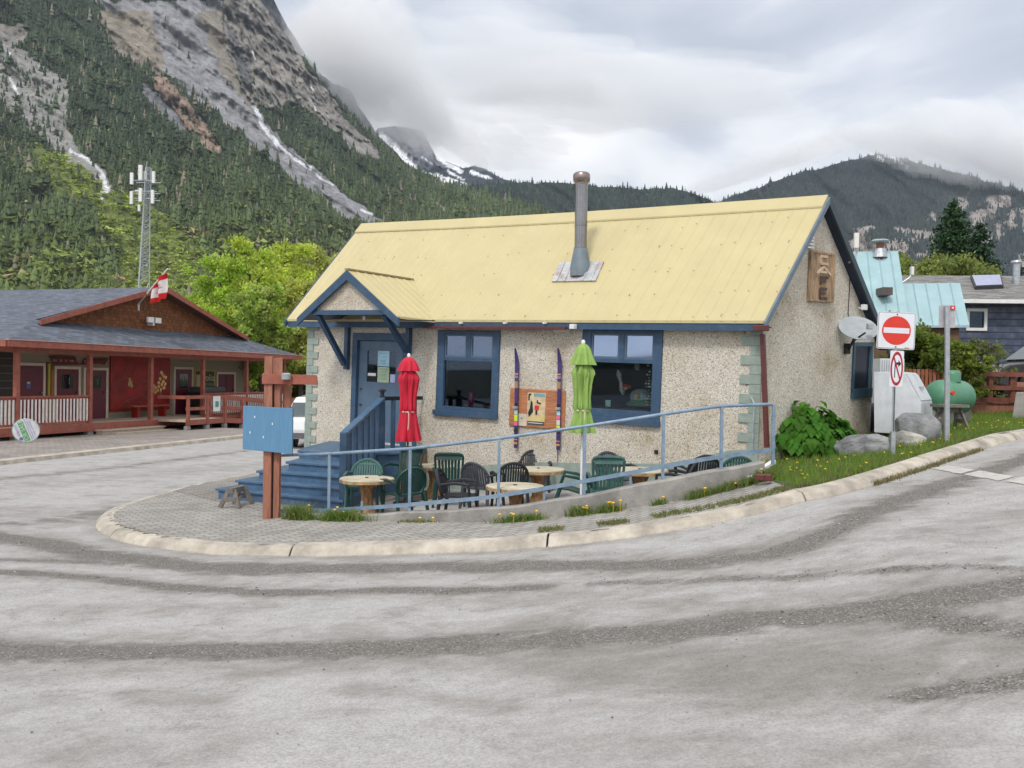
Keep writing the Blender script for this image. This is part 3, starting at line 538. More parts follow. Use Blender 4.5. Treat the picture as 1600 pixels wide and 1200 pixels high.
# front wall with openings (s runs from the right corner to the left)
cuts = [(SG, None), (W2[0] + .06, W2), (W2[1] - .06, None), (W1[0] + .06, W1), (W1[1] - .06, None), (DR[0] + .06, DR), (DR[1] - .06, None), (SL, 'end')]
for (s0, k), (s1, _) in zip(cuts[:-1], cuts[1:]):
    if k is None: wallpiece(mb, s0, s1, ZB, ZTOP)
    else:
        wallpiece(mb, s0, s1, ZB, k[2] + .06); wallpiece(mb, s0, s1, k[3] - .06, ZTOP)
rz = lambda t_: HE + (HR - HE) * min((t_ - TE) / (W_ / 2 - TE), (HR - .946 * (t_ - W_ / 2) - .04 - HE) / (HR - HE)) - .07     # underside of roof
gw = [cg(1335, 541), cg(1357, 606)]; GT0, GT1, GZ0, GZ1 = gw[0][0], gw[1][0], gw[1][1], gw[0][1]
TB = cg(1363, 600)[0]
for s in (SG, SL):
    d = .18 if s == SG else -.18
    if s == SG:   # gable wall with its little window opening
        mb.prism([(s, TW + .18, ZB), (s, GT0, ZB), (s, GT0, rz(GT0)), (s, W_ / 2, rz(W_ / 2)), (s, TW + .18, rz(TW + .18))], (d, 0, 0)) if GT0 > W_ / 2 else None
        if GT0 <= W_ / 2: mb.prism([(s, TW + .18, ZB), (s, GT0, ZB), (s, GT0, rz(GT0)), (s, TW + .18, rz(TW + .18))], (d, 0, 0))
        mb.prism([(s, GT0, ZB), (s, GT1, ZB), (s, GT1, GZ0), (s, GT0, GZ0)], (d, 0, 0))
        mb.prism([(s, GT0, GZ1), (s, GT1, GZ1), (s, GT1, rz(GT1)), (s, GT0, rz(GT0))] , (d, 0, 0))
        mb.prism([(s, GT1, ZB), (s, TB, ZB), (s, TB, rz(TB)), (s, GT1, rz(GT1))], (d, 0, 0))
    else:
        mb.prism([(s, TW + .18, ZB), (s, TB, ZB), (s, TB, rz(TB)), (s, W_ / 2, rz(W_ / 2)), (s, TW + .18, rz(TW + .18))], (d, 0, 0))
mb.prism([(SG, TW, ZTOP - .001), (SG, TW, ZTOP), (SG, TW + .18, rz(TW + .18)), (SG, TW + .18, ZTOP - .001)], (.18, 0, 0))
mb.box(SG + .18, SL - .18, TB - .18, TB, ZB, rz(TB) - .02)
walls = mb.build('wall', PEB, cafe)
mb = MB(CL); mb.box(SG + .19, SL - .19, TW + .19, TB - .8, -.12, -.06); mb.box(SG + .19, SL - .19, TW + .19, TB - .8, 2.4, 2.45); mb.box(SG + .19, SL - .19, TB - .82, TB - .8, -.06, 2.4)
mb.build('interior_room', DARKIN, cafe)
# --- roof: standing ribs modelled on thick sheets, corners follow the sagging ridge
RA, RB = np.array([L_ + .7685, TE, HE]), np.array([L_ + .7685, W_ / 2, HR + .10]); RC, RD = np.array([-.02, TE, HE - .01]), np.array([-.02, W_ / 2, HR - .04])
ZRE = HR - .04 - .946 * (TB + .22 - W_ / 2); RE, RF = np.array([-.02, TB + .22, ZRE]), np.array([L_ + .7685, TB + .22, ZRE])
def rp(u, v, side=0):      # u along the eave 0(right)..1(left), v 0 eave..1 ridge
    e0, e1 = (RC, RA) if side == 0 else (RE, RF); sag = .035 * math.sin(math.pi * u) * v * -1
    p = (e0 * (1 - u) + e1 * u) * (1 - v) + (RD * (1 - u) + RB * u) * v; return p + np.array((0, 0, sag))
mb = MB(CL); nr = 46
for side in (0, 1):
    nu = 40
    for i in range(nu):
        u0, u1 = i / nu, (i + 1) / nu; q = [rp(u0, 0, side), rp(u1, 0, side), rp(u1, 1, side), rp(u0, 1, side)]; q2 = [a - np.array((0, 0, .045)) for a in q]
        mb.add([tuple(a) for a in q + q2], [(0, 1, 2, 3), (7, 6, 5, 4), (0, 4, 5, 1), (2, 6, 7, 3)] + ([(0, 3, 7, 4)] if i == 0 else []) + ([(1, 5, 6, 2)] if i == nu - 1 else []))
    for i in range(nr + 1):
        u = i / nr; a = rp(min(max(u, .001), .999), -.006, side); c_ = rp(min(max(u, .001), .999), .995, side); dx = .014 / L_ * L_
        mb.add([(a[0] - dx, a[1], a[2] + .0), (a[0] + dx, a[1], a[2]), (a[0], a[1], a[2] + .013), (c_[0] - dx, c_[1], c_[2]), (c_[0] + dx, c_[1], c_[2]), (c_[0], c_[1], c_[2] + .013)], [(0, 1, 2), (3, 5, 4), (0, 2, 5, 3), (1, 4, 5, 2)])
roof = mb.build('roof', YEL, cafe)
mb = MB(CL); a, c_ = rp(-.002, 1), rp(1.002, 1)
for dy, s_ in ((-.17, 0), (.17, 1)):
    for i in range(20):
        p, q = rp(i / 20, 1), rp((i + 1) / 20, 1); dz = .17 * (HR - HE) / (W_ / 2 - TE)
        mb.add([(p[0], p[1], p[2] + .05), (q[0], q[1], q[2] + .05), (q[0], q[1] + dy, q[2] + .045 - dz), (p[0], p[1] + dy, p[2] + .045 - dz), (p[0], p[1], p[2] + .03), (q[0], q[1], q[2] + .03), (q[0], q[1] + dy, q[2] + .015 - dz), (p[0], p[1] + dy, p[2] + .015 - dz)],
               [(0, 1, 2, 3), (7, 6, 5, 4), (2, 6, 7, 3), (0, 3, 7, 4), (1, 5, 6, 2)])
mb.build('ridge_cap', YEL, roof)
mb = MB(CL)
for i in range(110):
    u, v = random.random(), random.choice([.03, .22, .42, .62, .82]) + random.uniform(-.02, .02); u = round(u * 46) / 46 + .004; p = rp(min(u, .99), v); mb.box(p[0] - .007, p[0] + .007, p[1] - .005, p[1] + .005, p[2] - .01, p[2] + .018)
mb.build('screw_heads', mat('screw_rust', (.38, .30, .18), .6), roof)['kind'] = 'stuff'
# fascia, soffit, barge boards
mb = MB(CL); mb.box(-.03, L_ + .76, TE + .015, TE + .05, HE - .165, HE - .047); mb.build('fascia', BLUE, cafe)
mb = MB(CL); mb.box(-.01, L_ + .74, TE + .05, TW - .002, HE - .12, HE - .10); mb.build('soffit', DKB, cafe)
def barge(side, s, m_, off, h=.15):
    mb = MB(CL); a, c_ = rp(0 if s < 1 else 1, -.02, side), rp(0 if s < 1 else 1, 1.0, side); a[0] = c_[0] = s
    mb.prism([(a[0], a[1], a[2] - off), (c_[0], c_[1], c_[2] - off), (c_[0], c_[1], c_[2] - off - h), (a[0], a[1], a[2] - off - h)], (.035, 0, 0)); return mb
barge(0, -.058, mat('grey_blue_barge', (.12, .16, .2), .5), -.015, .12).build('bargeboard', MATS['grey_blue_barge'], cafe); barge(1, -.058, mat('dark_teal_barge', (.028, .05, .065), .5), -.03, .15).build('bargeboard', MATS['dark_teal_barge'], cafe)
barge(0, L_ + .77, BLUE, -.01, .15).build('bargeboard', BLUE, cafe); barge(1, L_ + .77, BLUE, -.01, .15).build('bargeboard', BLUE, cafe)
mb = MB(CL)      # dark boarded underside of the rear rake overhang
for side in (0, 1):
    a, c_ = rp(0, .0, side), rp(0, 1, side); mb.prism([(-.02, a[1], a[2] - .07), (-.02, c_[1], c_[2] - .07), (SG, c_[1], c_[2] - .07), (SG, a[1], a[2] - .07)], (0, 0, -.02))
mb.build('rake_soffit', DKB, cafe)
# quoins
def quoin(s0, sgn, first):
    z = -1.0; k = first; mb = MB(CL); h = .148
    while z < HE - .16:
        wd = .32 if k % 2 else .17; z1_ = min(z + h, HE - .13); a, b2 = (s0 - .012, s0 + wd) if sgn > 0 else (s0 - wd, s0 + .012)
        mb.box(a, b2, TW - .022 - (.003 if k % 2 else 0), TW - .001, z + .004, z1_); k += 1; z += h
    return mb
quoin(SG, 1, 0).build('corner_quoin', SAGE, cafe, bevel=.004); quoin(SL, -1, 1).build('corner_quoin', SAGE, cafe, bevel=.004)
mb = MB(CL); Q = [(640, 737), (700, 734), (745, 728), (800, 724), (850, 722), (900, 723), (960, 724), (1040, 724), (1080, 717), (1110, 710), (1140, 704), (1160, 702), (1180, 704)]
Pz = [cp(*q) for q in Q]; mb.prism([(p[0], TW - .035, p[1]) for p in Pz] + [(Pz[-1][0] - .05, TW - .035, -1.), (Pz[0][0], TW - .035, -1.)], (0, .034, 0)); mb.build('plinth', SAGE, cafe)
# --- windows
GLS = glass('window_glass', mixf=.015); BL1 = BLUE
def window(E, sill, tsill, gup):
    s0, s1, z0, z1_ = E; Wd, Ht = s1 - s0, z1_ - z0; X_ = lambda f_: s0 + Wd * f_; Z_ = lambda f_: z1_ - Ht * f_; wn_ = None
    mb = MB(CL); t0, t1 = TW - .03, TW + .05; top, tb, bt = .05, .335, (.89 - tsill)
    mb.box(X_(0), X_(.105), t0, t1, Z_(1), Z_(0)); mb.box(X_(.885), X_(1), t0, t1, Z_(1), Z_(0)); mb.box(X_(.105), X_(.885), t0, t1, Z_(top), Z_(0)); mb.box(X_(.105), X_(.885), t0, t1, Z_(1), Z_(bt))
    mb.box(X_(.105), X_(.885), t0 + .01, t1, Z_(.355), Z_(.315)); mb.box(X_(.46), X_(.53), t0 + .01, t1, Z_(.315), Z_(top)); fr = mb.build('window', BL1, cafe, bevel=.004)
    mb = MB(CL); mb.box(X_(0) - .03, X_(1) + .03, TW - .07, TW - .031, Z_(1), Z_(1) + .10); mb.build('sill', BL1, fr, bevel=.004)
    for a, c_ in ((.105, .46), (.53, .885)):
        mb = MB(CL); e = .028; A, C_, B_, D_ = X_(a), X_(c_), Z_(.315), Z_(top)
        mb.box(A, A + e, t0 + .02, t1, B_, D_); mb.box(C_ - e, C_, t0 + .02, t1, B_, D_); mb.box(A + e, C_ - e, t0 + .02, t1, B_, B_ + e * 1.4); mb.box(A + e, C_ - e, t0 + .02, t1, D_ - e, D_); mb.build('sash', DOORB, fr, bevel=.003)
        MB(CL).box(A + e, C_ - e, t0 + .04, t0 + .046, B_ + e * 1.4, D_ - e).build('pane', gup, fr)
    MB(CL).box(X_(.105), X_(.885), t0 + .045, t0 + .051, Z_(bt), Z_(.355)).build('pane', GLS, fr); return fr
fr1 = window(W1, .1, .0, glass('upper_glass', (.5, .55, .65), .16, .06)); fr2 = window(W2, .16, .04, glass('upper_glass_bright', (.5, .5, .6), .42, .04))
mb = MB(CL); s = SG; e = .07
for a in ((GT0 - e, GT0, GZ0 - e, GZ1 + e), (GT1, GT1 + e, GZ0 - e, GZ1 + e), (GT0, GT1, GZ1, GZ1 + e)): mb.box(s - .03, s + .03, a[0], a[1], a[2], a[3])
mb.box(s - .045, s + .03, GT0 - e, GT1 + e, GZ0 - .17, GZ0); gf_ = mb.build('window', mat('teal_trim', (.035, .085, .12), .5), cafe); MB(CL).box(s + .045, s + .06, GT0, GT1, GZ0, GZ1).build('dark_backing', mat('backing_dark', (.02, .022, .035), .6), gf_); MB(CL).box(s + .012, s + .018, GT0, GT1, GZ0, GZ1).build('pane', mat('dusky_pane', (.012, .016, .03), .3, spec=.3), gf_)  # dark sheet behind the pane stands in for the unlit room
# --- things seen inside the right window
def inside(name, label, cat, s, z, dt): return thing(name, label, cat, tuple(CL(s, TW + dt, z)))
SI = lambda f_: W2[0] + (W2[1] - W2[0]) * (1 - f_)
zb2 = W2[2] + (W2[3] - W2[2]) * .17
o = inside('counter', 'dark counter just inside the right café window', 'counter', SI(.5), zb2, .3); MB(CL).box(W2[0], W2[1], TW + .2, TW + .75, -.05, zb2 - .02).build('counter_body', mat('counter_wood', (.05, .03, .02), .5), o)
o = inside('cake_dome', 'clear domed cake cover on a green base inside the right window', 'cake cover', SI(.6), zb2, .45); c0 = CL(SI(.58), TW + .42, zb2)
MB().lathe([(.17, 0), (.24, .02), (.25, .07), (.2, .09), (.18, .12)], 24, c0).build('cake_stand', mat('green_stand', (.12, .25, .10), .4), o, smooth=True); MB().lathe([(.2, .12), (.2, .2), (.17, .26), (.1, .3), (.02, .31)], 24, c0).build('dome', mat('cloudy_dome', (.25, .3, .32), .15, spec=.9), o, smooth=True)
MB().lathe([(.03, .15), (.055, .18), (.05, .22), (.01, .24)], 10, c0 - np.array((.1, .18, 0))).build('bun', mat('bun', (.6, .35, .08), .6), o, smooth=True)
o = inside('flower_bouquet', 'red and cream flowers leaning behind the cake cover', 'flowers', SI(.45), zb2, .3); c0 = CL(SI(.42), TW + .36, zb2 + .36); PK = mat('cream_petal', (.7, .55, .42), .7); RD_ = mat('red_petal', (.6, .03, .03), .7)
for k in range(9): MB().lathe([(.01, -.03), (.035, -.01), (.03, .02), (.008, .03)], 8, c0 + rng.normal(0, .055, 3) * np.array((1, .6, .7))).build('blossom', (PK, RD_, RD_)[k % 3], o, smooth=True)
o = inside('feather_plume', 'pale plume curving up inside the right window', 'plume', SI(.35), zb2, .3); q = [CL(SI(.33 + .03 * math.sin(a * 1.5)) - .1 + .16 * a, TW + .3, zb2 + .2 + .42 * a) for a in np.linspace(0, 1, 6)]
MB().tube([tuple(p) for p in q], [.02, .05, .035, .03, .05, .015], 8).build('plume_body', mat('plume_grey', (.42, .38, .33), .9, var=.3, scale=20), o, smooth=True)
o = inside('jug', 'pale jug on a shelf inside the right window', 'jug', SI(.55), zb2 + .7, .5); MB().lathe([(.03, 0), (.055, .05), (.045, .11), (.03, .15), (.04, .19)], 12, CL(SI(.52), TW + .4, zb2 + .62)).build('jug_body', mat('jug_clay', (.38, .3, .25), .7), o, smooth=True)
o = inside('bead_curtain', 'strings of small glittering glass ornaments at the edge of the right window', 'ornaments', SI(.85), zb2 + .6, .25); mb = MB(CL)
for a in np.linspace(.72, .86, 5):
    for z in np.arange(zb2 + .05, zb2 + .75, .05):
        if random.random() < .7: r = random.uniform(.006, .016); s_ = SI(a) + random.uniform(-.02, .02); mb.box(s_ - r, s_ + r, TW + .2, TW + .21, z, z + r * 1.8)
mb.build('ornaments', mat('ornament_glass', (.5, .52, .42), .2, spec=1.), o)
o = inside('price_card', 'small pale green card standing in the lower left of the right window', 'card', SI(.3), zb2, .1); MB(CL).box(SI(.335), SI(.27), TW + .1, TW + .103, zb2, zb2 + .11).build('card', mat('card_mint', (.5, .68, .6), .7), o)
SJ = lambda f_: W1[0] + (W1[1] - W1[0]) * (1 - f_); zb1 = W1[2] + (W1[3] - W1[2]) * .12
o = inside('cafe_table', 'dim café table seen through the left window', 'table', SJ(.5), zb1, .8); MB(CL).box(SJ(.8), SJ(.2), TW + .4, TW + .9, zb1 - .04, zb1).build('tabletop', mat('dim_wood', (.12, .06, .03), .4), o)
for k, (f_, c_) in enumerate(((.22, (.3, .02, .12)), (.6, (.05, .12, .3)))):
    o = inside('vase', ('dark magenta vase on the table inside the left window', 'small blue vase on the table inside the left window')[k], 'vase', SJ(f_), zb1, .5); MB().lathe([(.05, 0), (.08, .08), (.05, .16), (.06, .22)], 12, CL(SJ(f_), TW + .55, zb1)).build('vase_body', mat('vase%d' % k, c_, .3), o, smooth=True)
# --- door
s0, s1, z0, z1_ = DR
mb = MB(CL); mb.box(s0, s0 + .13, TW - .03, TW + .09, z0, z1_); mb.box(s1 - .13, s1, TW - .03, TW + .09, z0, z1_); mb.box(s0 + .13, s1 - .13, TW - .03, TW + .09, z1_ - .15, z1_); mb.build('door_frame', BLUE, cafe, bevel=.004)
D0, D1, DZ = s0 + .14, s1 - .14, z1_ - .16; Wd = D1 - D0; X_ = lambda f_: D1 - Wd * f_; Z_ = lambda f_: DZ * (1 - f_)
gx0, gx1, gz0, gz1 = X_(.82), X_(.18), Z_(.40), Z_(.095)
mb = MB(CL); mb.box(D0, gx0, TW + .03, TW + .07, z0 + .03, DZ); mb.box(gx1, D1, TW + .03, TW + .07, z0 + .03, DZ); mb.box(gx0, gx1, TW + .03, TW + .07, z0 + .03, gz0); mb.box(gx0, gx1, TW + .03, TW + .07, gz1, DZ); door = mb.build('door', DOORB, cafe)
MB(CL).box(gx0, gx1, TW + .05, TW + .056, gz0, gz1).build('pane', GLS, door)
GW = gx1 - gx0; GH = gz1 - gz0; gX = lambda f_: gx1 - GW * f_; gZ = lambda f_: gz1 - GH * f_
Xdir = -(AV); Zdir = UV_
def notice(f0, f1, g0, g1, m_, lines, sz, nm='notice', lab=None):
    o = MB(CL).box(gX(f1), gX(f0), TW + .044, TW + .047, gZ(g1), gZ(g0)).build(nm, m_, door)
    if lines:
        mq = MB(CL)
        for fy, hw_ in lines:
            x_ = -hw_
            while x_ < hw_: w_ = random.uniform(.04, .12); fm = (f0 + f1) / 2; mq.box(gX(fm + (x_ + w_) * (f1 - f0)), gX(fm + x_ * (f1 - f0)), TW + .0425, TW + .0438, gZ(g0 + (g1 - g0) * (fy + .014)), gZ(g0 + (g1 - g0) * (fy - .014))); x_ += w_ + .03
        mq.build('lettering', mat('faint_ink', (.20, .30, .40), .8), o)
    if lab: o['label'] = lab
notice(.35, .75, .0, .49, mat('paper_blue', (.36, .58, .68), .8), [(.13, .36), (.19, .3), (.38, .16), (.62, .22), (.68, .2), (.82, .2)], .045, lab='pale blue notice sheet')
notice(.36, .76, .51, 1.0, mat('paper_green', (.42, .52, .33), .8), [(.12, .34), (.18, .36), (.32, .2), (.5, .25), (.58, .22), (.75, .3), (.82, .26)], .04, lab='yellow green notice sheet')
notice(.02, .3, .72, .81, mat('paper_white', (.78, .78, .75), .8), [], .03); notice(.8, .97, .73, .99, mat('paper_lilac', (.42, .45, .68), .8), [], .02)
for fz in (.475, .63):
    c0 = CL(X_(.07), TW + .01, Z_(fz)); MB().lathe([(.018, -.01), (.03, 0), (.03, .012), (.012, .02)], 14, c0).build('handle' if fz > .5 else 'deadbolt', STEEL, door, smooth=True)
# --- porch gable over the door
TP = TW - 1.05; pa = cp(541, 421, TP); pl = cp(469, 492, TP); pr = cp(624, 497, TP); pm = (pa[0], pa[1]); sl_ = (pa[1] - (pl[1] + pr[1]) / 2) / ((pl[0] - pr[0]) / 2)
hw = (pl[0] - pr[0]) / 2; pc = (pl[0] + pr[0]) / 2; zp = pa[1]; ze = zp - hw * sl_
def main_t(z):
    k_ = (HR - HE) / (W_ / 2 - TE); return (z - HE + .075 * TP + k_ * TE) / (k_ + .075)    # where the main roof reaches height z
PCL = lambda s, t, z: CL(s, t, z - .075 * (t - TP))
mb = MB(PCL)
for sg in (-1, 1):
    n_ = 9
    def q_(v, tt, dz=0): return (pc + sg * hw * v, tt, zp - hw * sl_ * v + dz)
    e_in = max(TP, main_t(ze) + .1); top_in = main_t(zp) + .08
    A = [q_(0, TP - .05), q_(1, TP - .05), q_(1, e_in), q_(0, top_in)]; B_ = [(a[0], a[1], a[2] - .04) for a in A]
    mb.add(A + B_, [(0, 1, 2, 3), (7, 6, 5, 4), (0, 4, 5, 1), (1, 5, 6, 2), (2, 6, 7, 3), (3, 7, 4, 0)])
    for k in range(1, n_):
        v = None; tt = TP - .05 + (top_in - TP + .05) * k / n_; vm = 1 if tt <= e_in else 1 - (tt - e_in) / (top_in - e_in)
        a, c_ = q_(.02, tt), q_(vm * .99, tt); mb.add([(a[0], a[1] - .012, a[2]), (a[0], a[1] + .012, a[2]), (a[0], a[1], a[2] + .02), (c_[0], c_[1] - .012, c_[2]), (c_[0], c_[1] + .012, c_[2]), (c_[0], c_[1], c_[2] + .02)], [(0, 1, 2), (3, 5, 4), (0, 2, 5, 3), (1, 4, 5, 2)])
    mb.beam(q_(.0, TP - .06, -.004), q_(0, top_in - .12, -.004), .12, .03)
porch = mb.build('porch_roof', YEL, cafe)
mb = MB(CL)
for sg in (-1, 1):
    a, c_ = (pc, zp), (pc + sg * hw * 1.02, zp - hw * sl_ * 1.02); mb.prism([(a[0], TP - .055, a[1] - .015), (c_[0], TP - .055, c_[1] - .015), (c_[0] , TP - .055, c_[1] - .16), (a[0], TP - .055, a[1] - .20)], (0, .045, 0))
mb.build('bargeboard', BLUE, porch)
zbm = ze + .12; mb = MB(CL); hb = (zp - .1 - zbm) / sl_; mb.prism([(pc - hb, TP + .05, zbm), (pc + hb, TP + .05, zbm), (pc, TP + .05, zp - .1)], (0, .05, 0)); mb.build('gable_infill', PEB, porch)
mb = MB(CL); mb.box(pc - hb * .98, pc + hb * .98, TP - .0, TP + .12, zbm - .09, zbm + .0); mb.build('tie_beam', BLUE, porch, bevel=.004)
mb = MB(CL)
for sg in (-1, 1): mb.prism([(pc + sg * hw, TP + .0, ze - .055), (pc + sg * hb, TP + .0, zbm - .045), (pc + sg * hb, TE + .02, zbm - .045), (pc + sg * hw, TE + .02, ze - .055)], (0, 0, -.02))
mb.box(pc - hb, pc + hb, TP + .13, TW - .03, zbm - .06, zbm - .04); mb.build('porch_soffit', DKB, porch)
for sx in (cp(545, 540)[0], cp(641, 530)[0]):
    zlo = cp(545, 577)[1] if sx > DR[1] - .2 else cp(641, 556)[1]; fs_ = pc + (hb * .88 if sx > pc else -hb * .88)
    MB(CL).box(sx - .05, sx + .05, TW - .08, TW - .002, zlo, HE - .13).build('bracket_post', BLUE, porch, bevel=.004)
    MB(CL).beam((fs_, TP + .06, zbm - .09), (sx, TW - .09, zlo + .1), .09, .10).build('bracket_strut', BLUE, porch, bevel=.004)
lb = CL(*(lambda q: (q[0], TP + .35, q[1]))(cp(569, 493, TP + .35))); MB().lathe([(.02, .05), (.022, .02), (.018, 0)], 10, lb).build('lamp_holder', BLACK, porch); MB().lathe([(.014, 0), (.03, -.03), (.03, -.06), (.012, -.085)], 12, lb).build('light_bulb', mat('bulb_glass', (.75, .75, .72), .15), porch, smooth=True)
# --- gutter bits, conduit, downspout
a, b2 = cp(662, 509, TE - .02), cp(885, 510, TE - .02); mb = MB(CL); mb.box(b2[0], a[0], TE - .045, TE + .0, a[1] - .05, a[1] + .0); gut = mb.build('gutter', RUST, cafe, bevel=.006)
for px_ in (720, 789, 851): s_, z_ = cp(px_, 505, TE - .03); MB(CL).box(s_ - .02, s_ + .02, TE - .06, TE + .01, z_ - .01, z_ + .02).build('gutter_clip', WHITE, gut)
s_, z_ = cp(896, 510, TE - .02); MB(CL).box(s_ - .045, s_ + .045, TE - .07, TE + .014, z_ - .045, z_ + .04).build('junction_box', WHITE, cafe, bevel=.008)
s_, z_ = cp(879, 516); MB(CL).box(s_ - .15, s_ + .15, TW - .06, TW - .001, z_ - .03, z_ + .03).build('wall_lamp', WHITE, cafe, bevel=.01)
s_, z_ = cp(1187, 512, TE - .03); mb = MB(CL); mb.box(s_ - .13, s_ + .09, TE - .06, TE + .014, z_ - .05, z_ + .04); hp = mb.build('rain_hopper', RUST, cafe, bevel=.01)
s_, z_ = cp(1190, 522, TW - .09); s2, z2 = cp(1198, 700, TW - .12); MB(CL).beam((s_ + .0, TW - .06, z_), (s2 + .03, TW - .06, z2), .085, .06, tuple(AV)).build('downspout', RUST, cafe)
s_, z_ = cp(1186, 630); MB(CL).tube([(s_ + .1, TW - .05, z_ + .1), (s_ + .02, TW - .1, z_), (s_ + .02, TW - .1, z_ - .7)], .015, 6).build('conduit', GALV, cafe)
for px_, py_ in ((526, 542), (1163, 518)):
    s_, z_ = cp(px_, py_); mb = MB(CL)
    for k in range(3): mb.box(s_ - .02 + (.004 * k), s_ + .02, TW - .04 - .01 * k, TW, z_ - .04 + .035 * k, z_ - .015 + .035 * k)
    mb.build('insulator', (CONC if px_ > 600 else RUST), cafe, bevel=.004)
for px_, py_, wd in ((911, 699, .045), (1026, 706, .03)): s_, z_ = cp(px_, py_); MB(CL).box(s_ - wd, s_ + wd, TW - .02, TW + .01, z_ - .03, z_ + .03).build('vent_hole', BLACK, cafe)
s_, z_ = cp(873, 715); MB(CL).tube([(s_, TW - .01, z_ - .3), (s_ + .02, TW - .01, z_ + .1), (s_ - .02, TW - .01, z_ + .35)], .006, 5).build('cable', BLACK, cafe)
# gable louvre, floodlight, cable
lt = cg(1266, 372); mb = MB(CL)
for k in range(6): mb.box(SG - .04, SG - .005, lt[0] - .16 + k * .028, lt[0] + .06, lt[1] - .17 + k * .055, lt[1] - .14 + k * .055)
mb.build('louvre_vent', WHITE, cafe)
t_, z_ = cg(1341, 481); mb = MB(CL); mb.box(SG - .14, SG - .06, t_ - .05, t_ + .05, z_ - .04, z_ + .06); mb.box(SG - .07, SG, t_ - .02, t_ + .02, z_ - .02, z_ + .02); mb.build('floodlight', WHITE, cafe, bevel=.01)
t_, z_ = cg(1326, 440); MB(CL).tube([(SG - .01, t_, z_ + .35), (SG - .012, t_ + .02, z_), (SG - .01, t_ + .01, z_ - .55), (SG - .01, t_ + .1, z_ - .7)], .007, 5).build('cable', BLACK, cafe)
mb = MB(CL); mb.box(SG + .1, SG + 1.4, TB + .0, TB + .9, -.3, 1.0); mb.build('rear_porch', DKB, cafe, bevel=.12)
# --- flue with flashing
fb = cp(904, 415, .62); 
def roof_hit(px_, py_):
    d = ray(px_, py_); o0, e1, e2 = CL(*rp(0, 0)), CL(*rp(1, 0)), CL(*rp(.5, 1)); A = np.stack([e1 - o0, e2 - o0, -d], 1); r = np.linalg.solve(A, CAM - o0); return CAM + d * r[2]
fc = roof_hit(904, 424); flue = thing('flue_pipe', 'tall shiny steel flue pipe with a rusty flashing on the yellow roof', 'chimney', tuple(fc)); sc_ = F / fc[1]
Q = [roof_hit(*q) for q in ((875, 412), (944, 410), (931, 440), (863, 441))]; nr_ = np.cross(Q[1] - Q[0], Q[3] - Q[0]); nr_ /= np.linalg.norm(nr_); nr_ *= np.sign(nr_[2])
mb = MB(); mb.raw([tuple(q + nr_ * .03) for q in Q] + [tuple(q + nr_ * .005) for q in Q], [(0, 1, 2, 3), (7, 6, 5, 4), (0, 4, 5, 1), (1, 5, 6, 2), (2, 6, 7, 3), (3, 7, 4, 0)])
for f_ in (.12, .3, .72, .9): a, c_ = Q[0] * (1 - f_) + Q[1] * f_, Q[3] * (1 - f_) + Q[2] * f_; mb.beam(tuple(a + nr_ * .035), tuple(c_ + nr_ * .035), .025, .02)
mb.build('flashing', RUSTY, flue); bx = fc[0] + .03; by = fc[1] - .02; zz = lambda py_: at(908, py_, by)[2]; R0 = 9.8 / sc_
MB().lathe([(R0 * 1.65, zz(432)), (R0 * 1.6, zz(415)), (R0 * 1.15, zz(392)), (R0 * 1.1, zz(388))], 24, (bx, by, 0)).build('cone', mat('flue_cone_grey', (.17, .21, .24), .5, .2), flue, smooth=True)
mb = MB(); mb.lathe([(R0, zz(392)), (R0, zz(284))], 24, (bx, by, 0)); [mb.lathe([(R0 * 1.0, zz(y_) - .012), (R0 * 1.05, zz(y_) - .008), (R0 * 1.05, zz(y_) + .008), (R0, zz(y_) + .012)], 24, (bx, by, 0)) for y_ in (387, 353, 288)]; mb.build('pipe', STEEL, flue, smooth=True)
MB().lathe([(R0 * .8, zz(288)), (R0 * 1.3, zz(284)), (R0 * 1.36, zz(279)), (R0 * 1.36, zz(273)), (R0 * 1.1, zz(270)), (R0 * .4, zz(268.5))], 24, (bx, by, 0)).build('rain_cap', mat('rain_cap_metal', (.28, .23, .21), .3, .9), flue, smooth=True)
# --- antenna on the rear rake
a = at(1338, 401, 15.6); c_ = at(1334, 411, 15.5); an = thing('white_antenna', 'white box antenna on a bent bracket at the café roof edge', 'antenna', tuple(c_))
d_ = at(1338, 376, 15.6); MB().tube([tuple(at(1327, 410, 15.3)), tuple(at(1333, 403, 15.5)), tuple(at(1339, 396, 15.6)), tuple(at(1338, 386, 15.6))], .018, 6).build('bracket', GALV, an); mb = MB(); mb.box(d_[0] - .04, d_[0] + .04, d_[1] - .03, d_[1] + .03, at(1338, 388, 15.6)[2], at(1338, 364, 15.6)[2]); mb.build('housing', WHITE, an, bevel=.012)
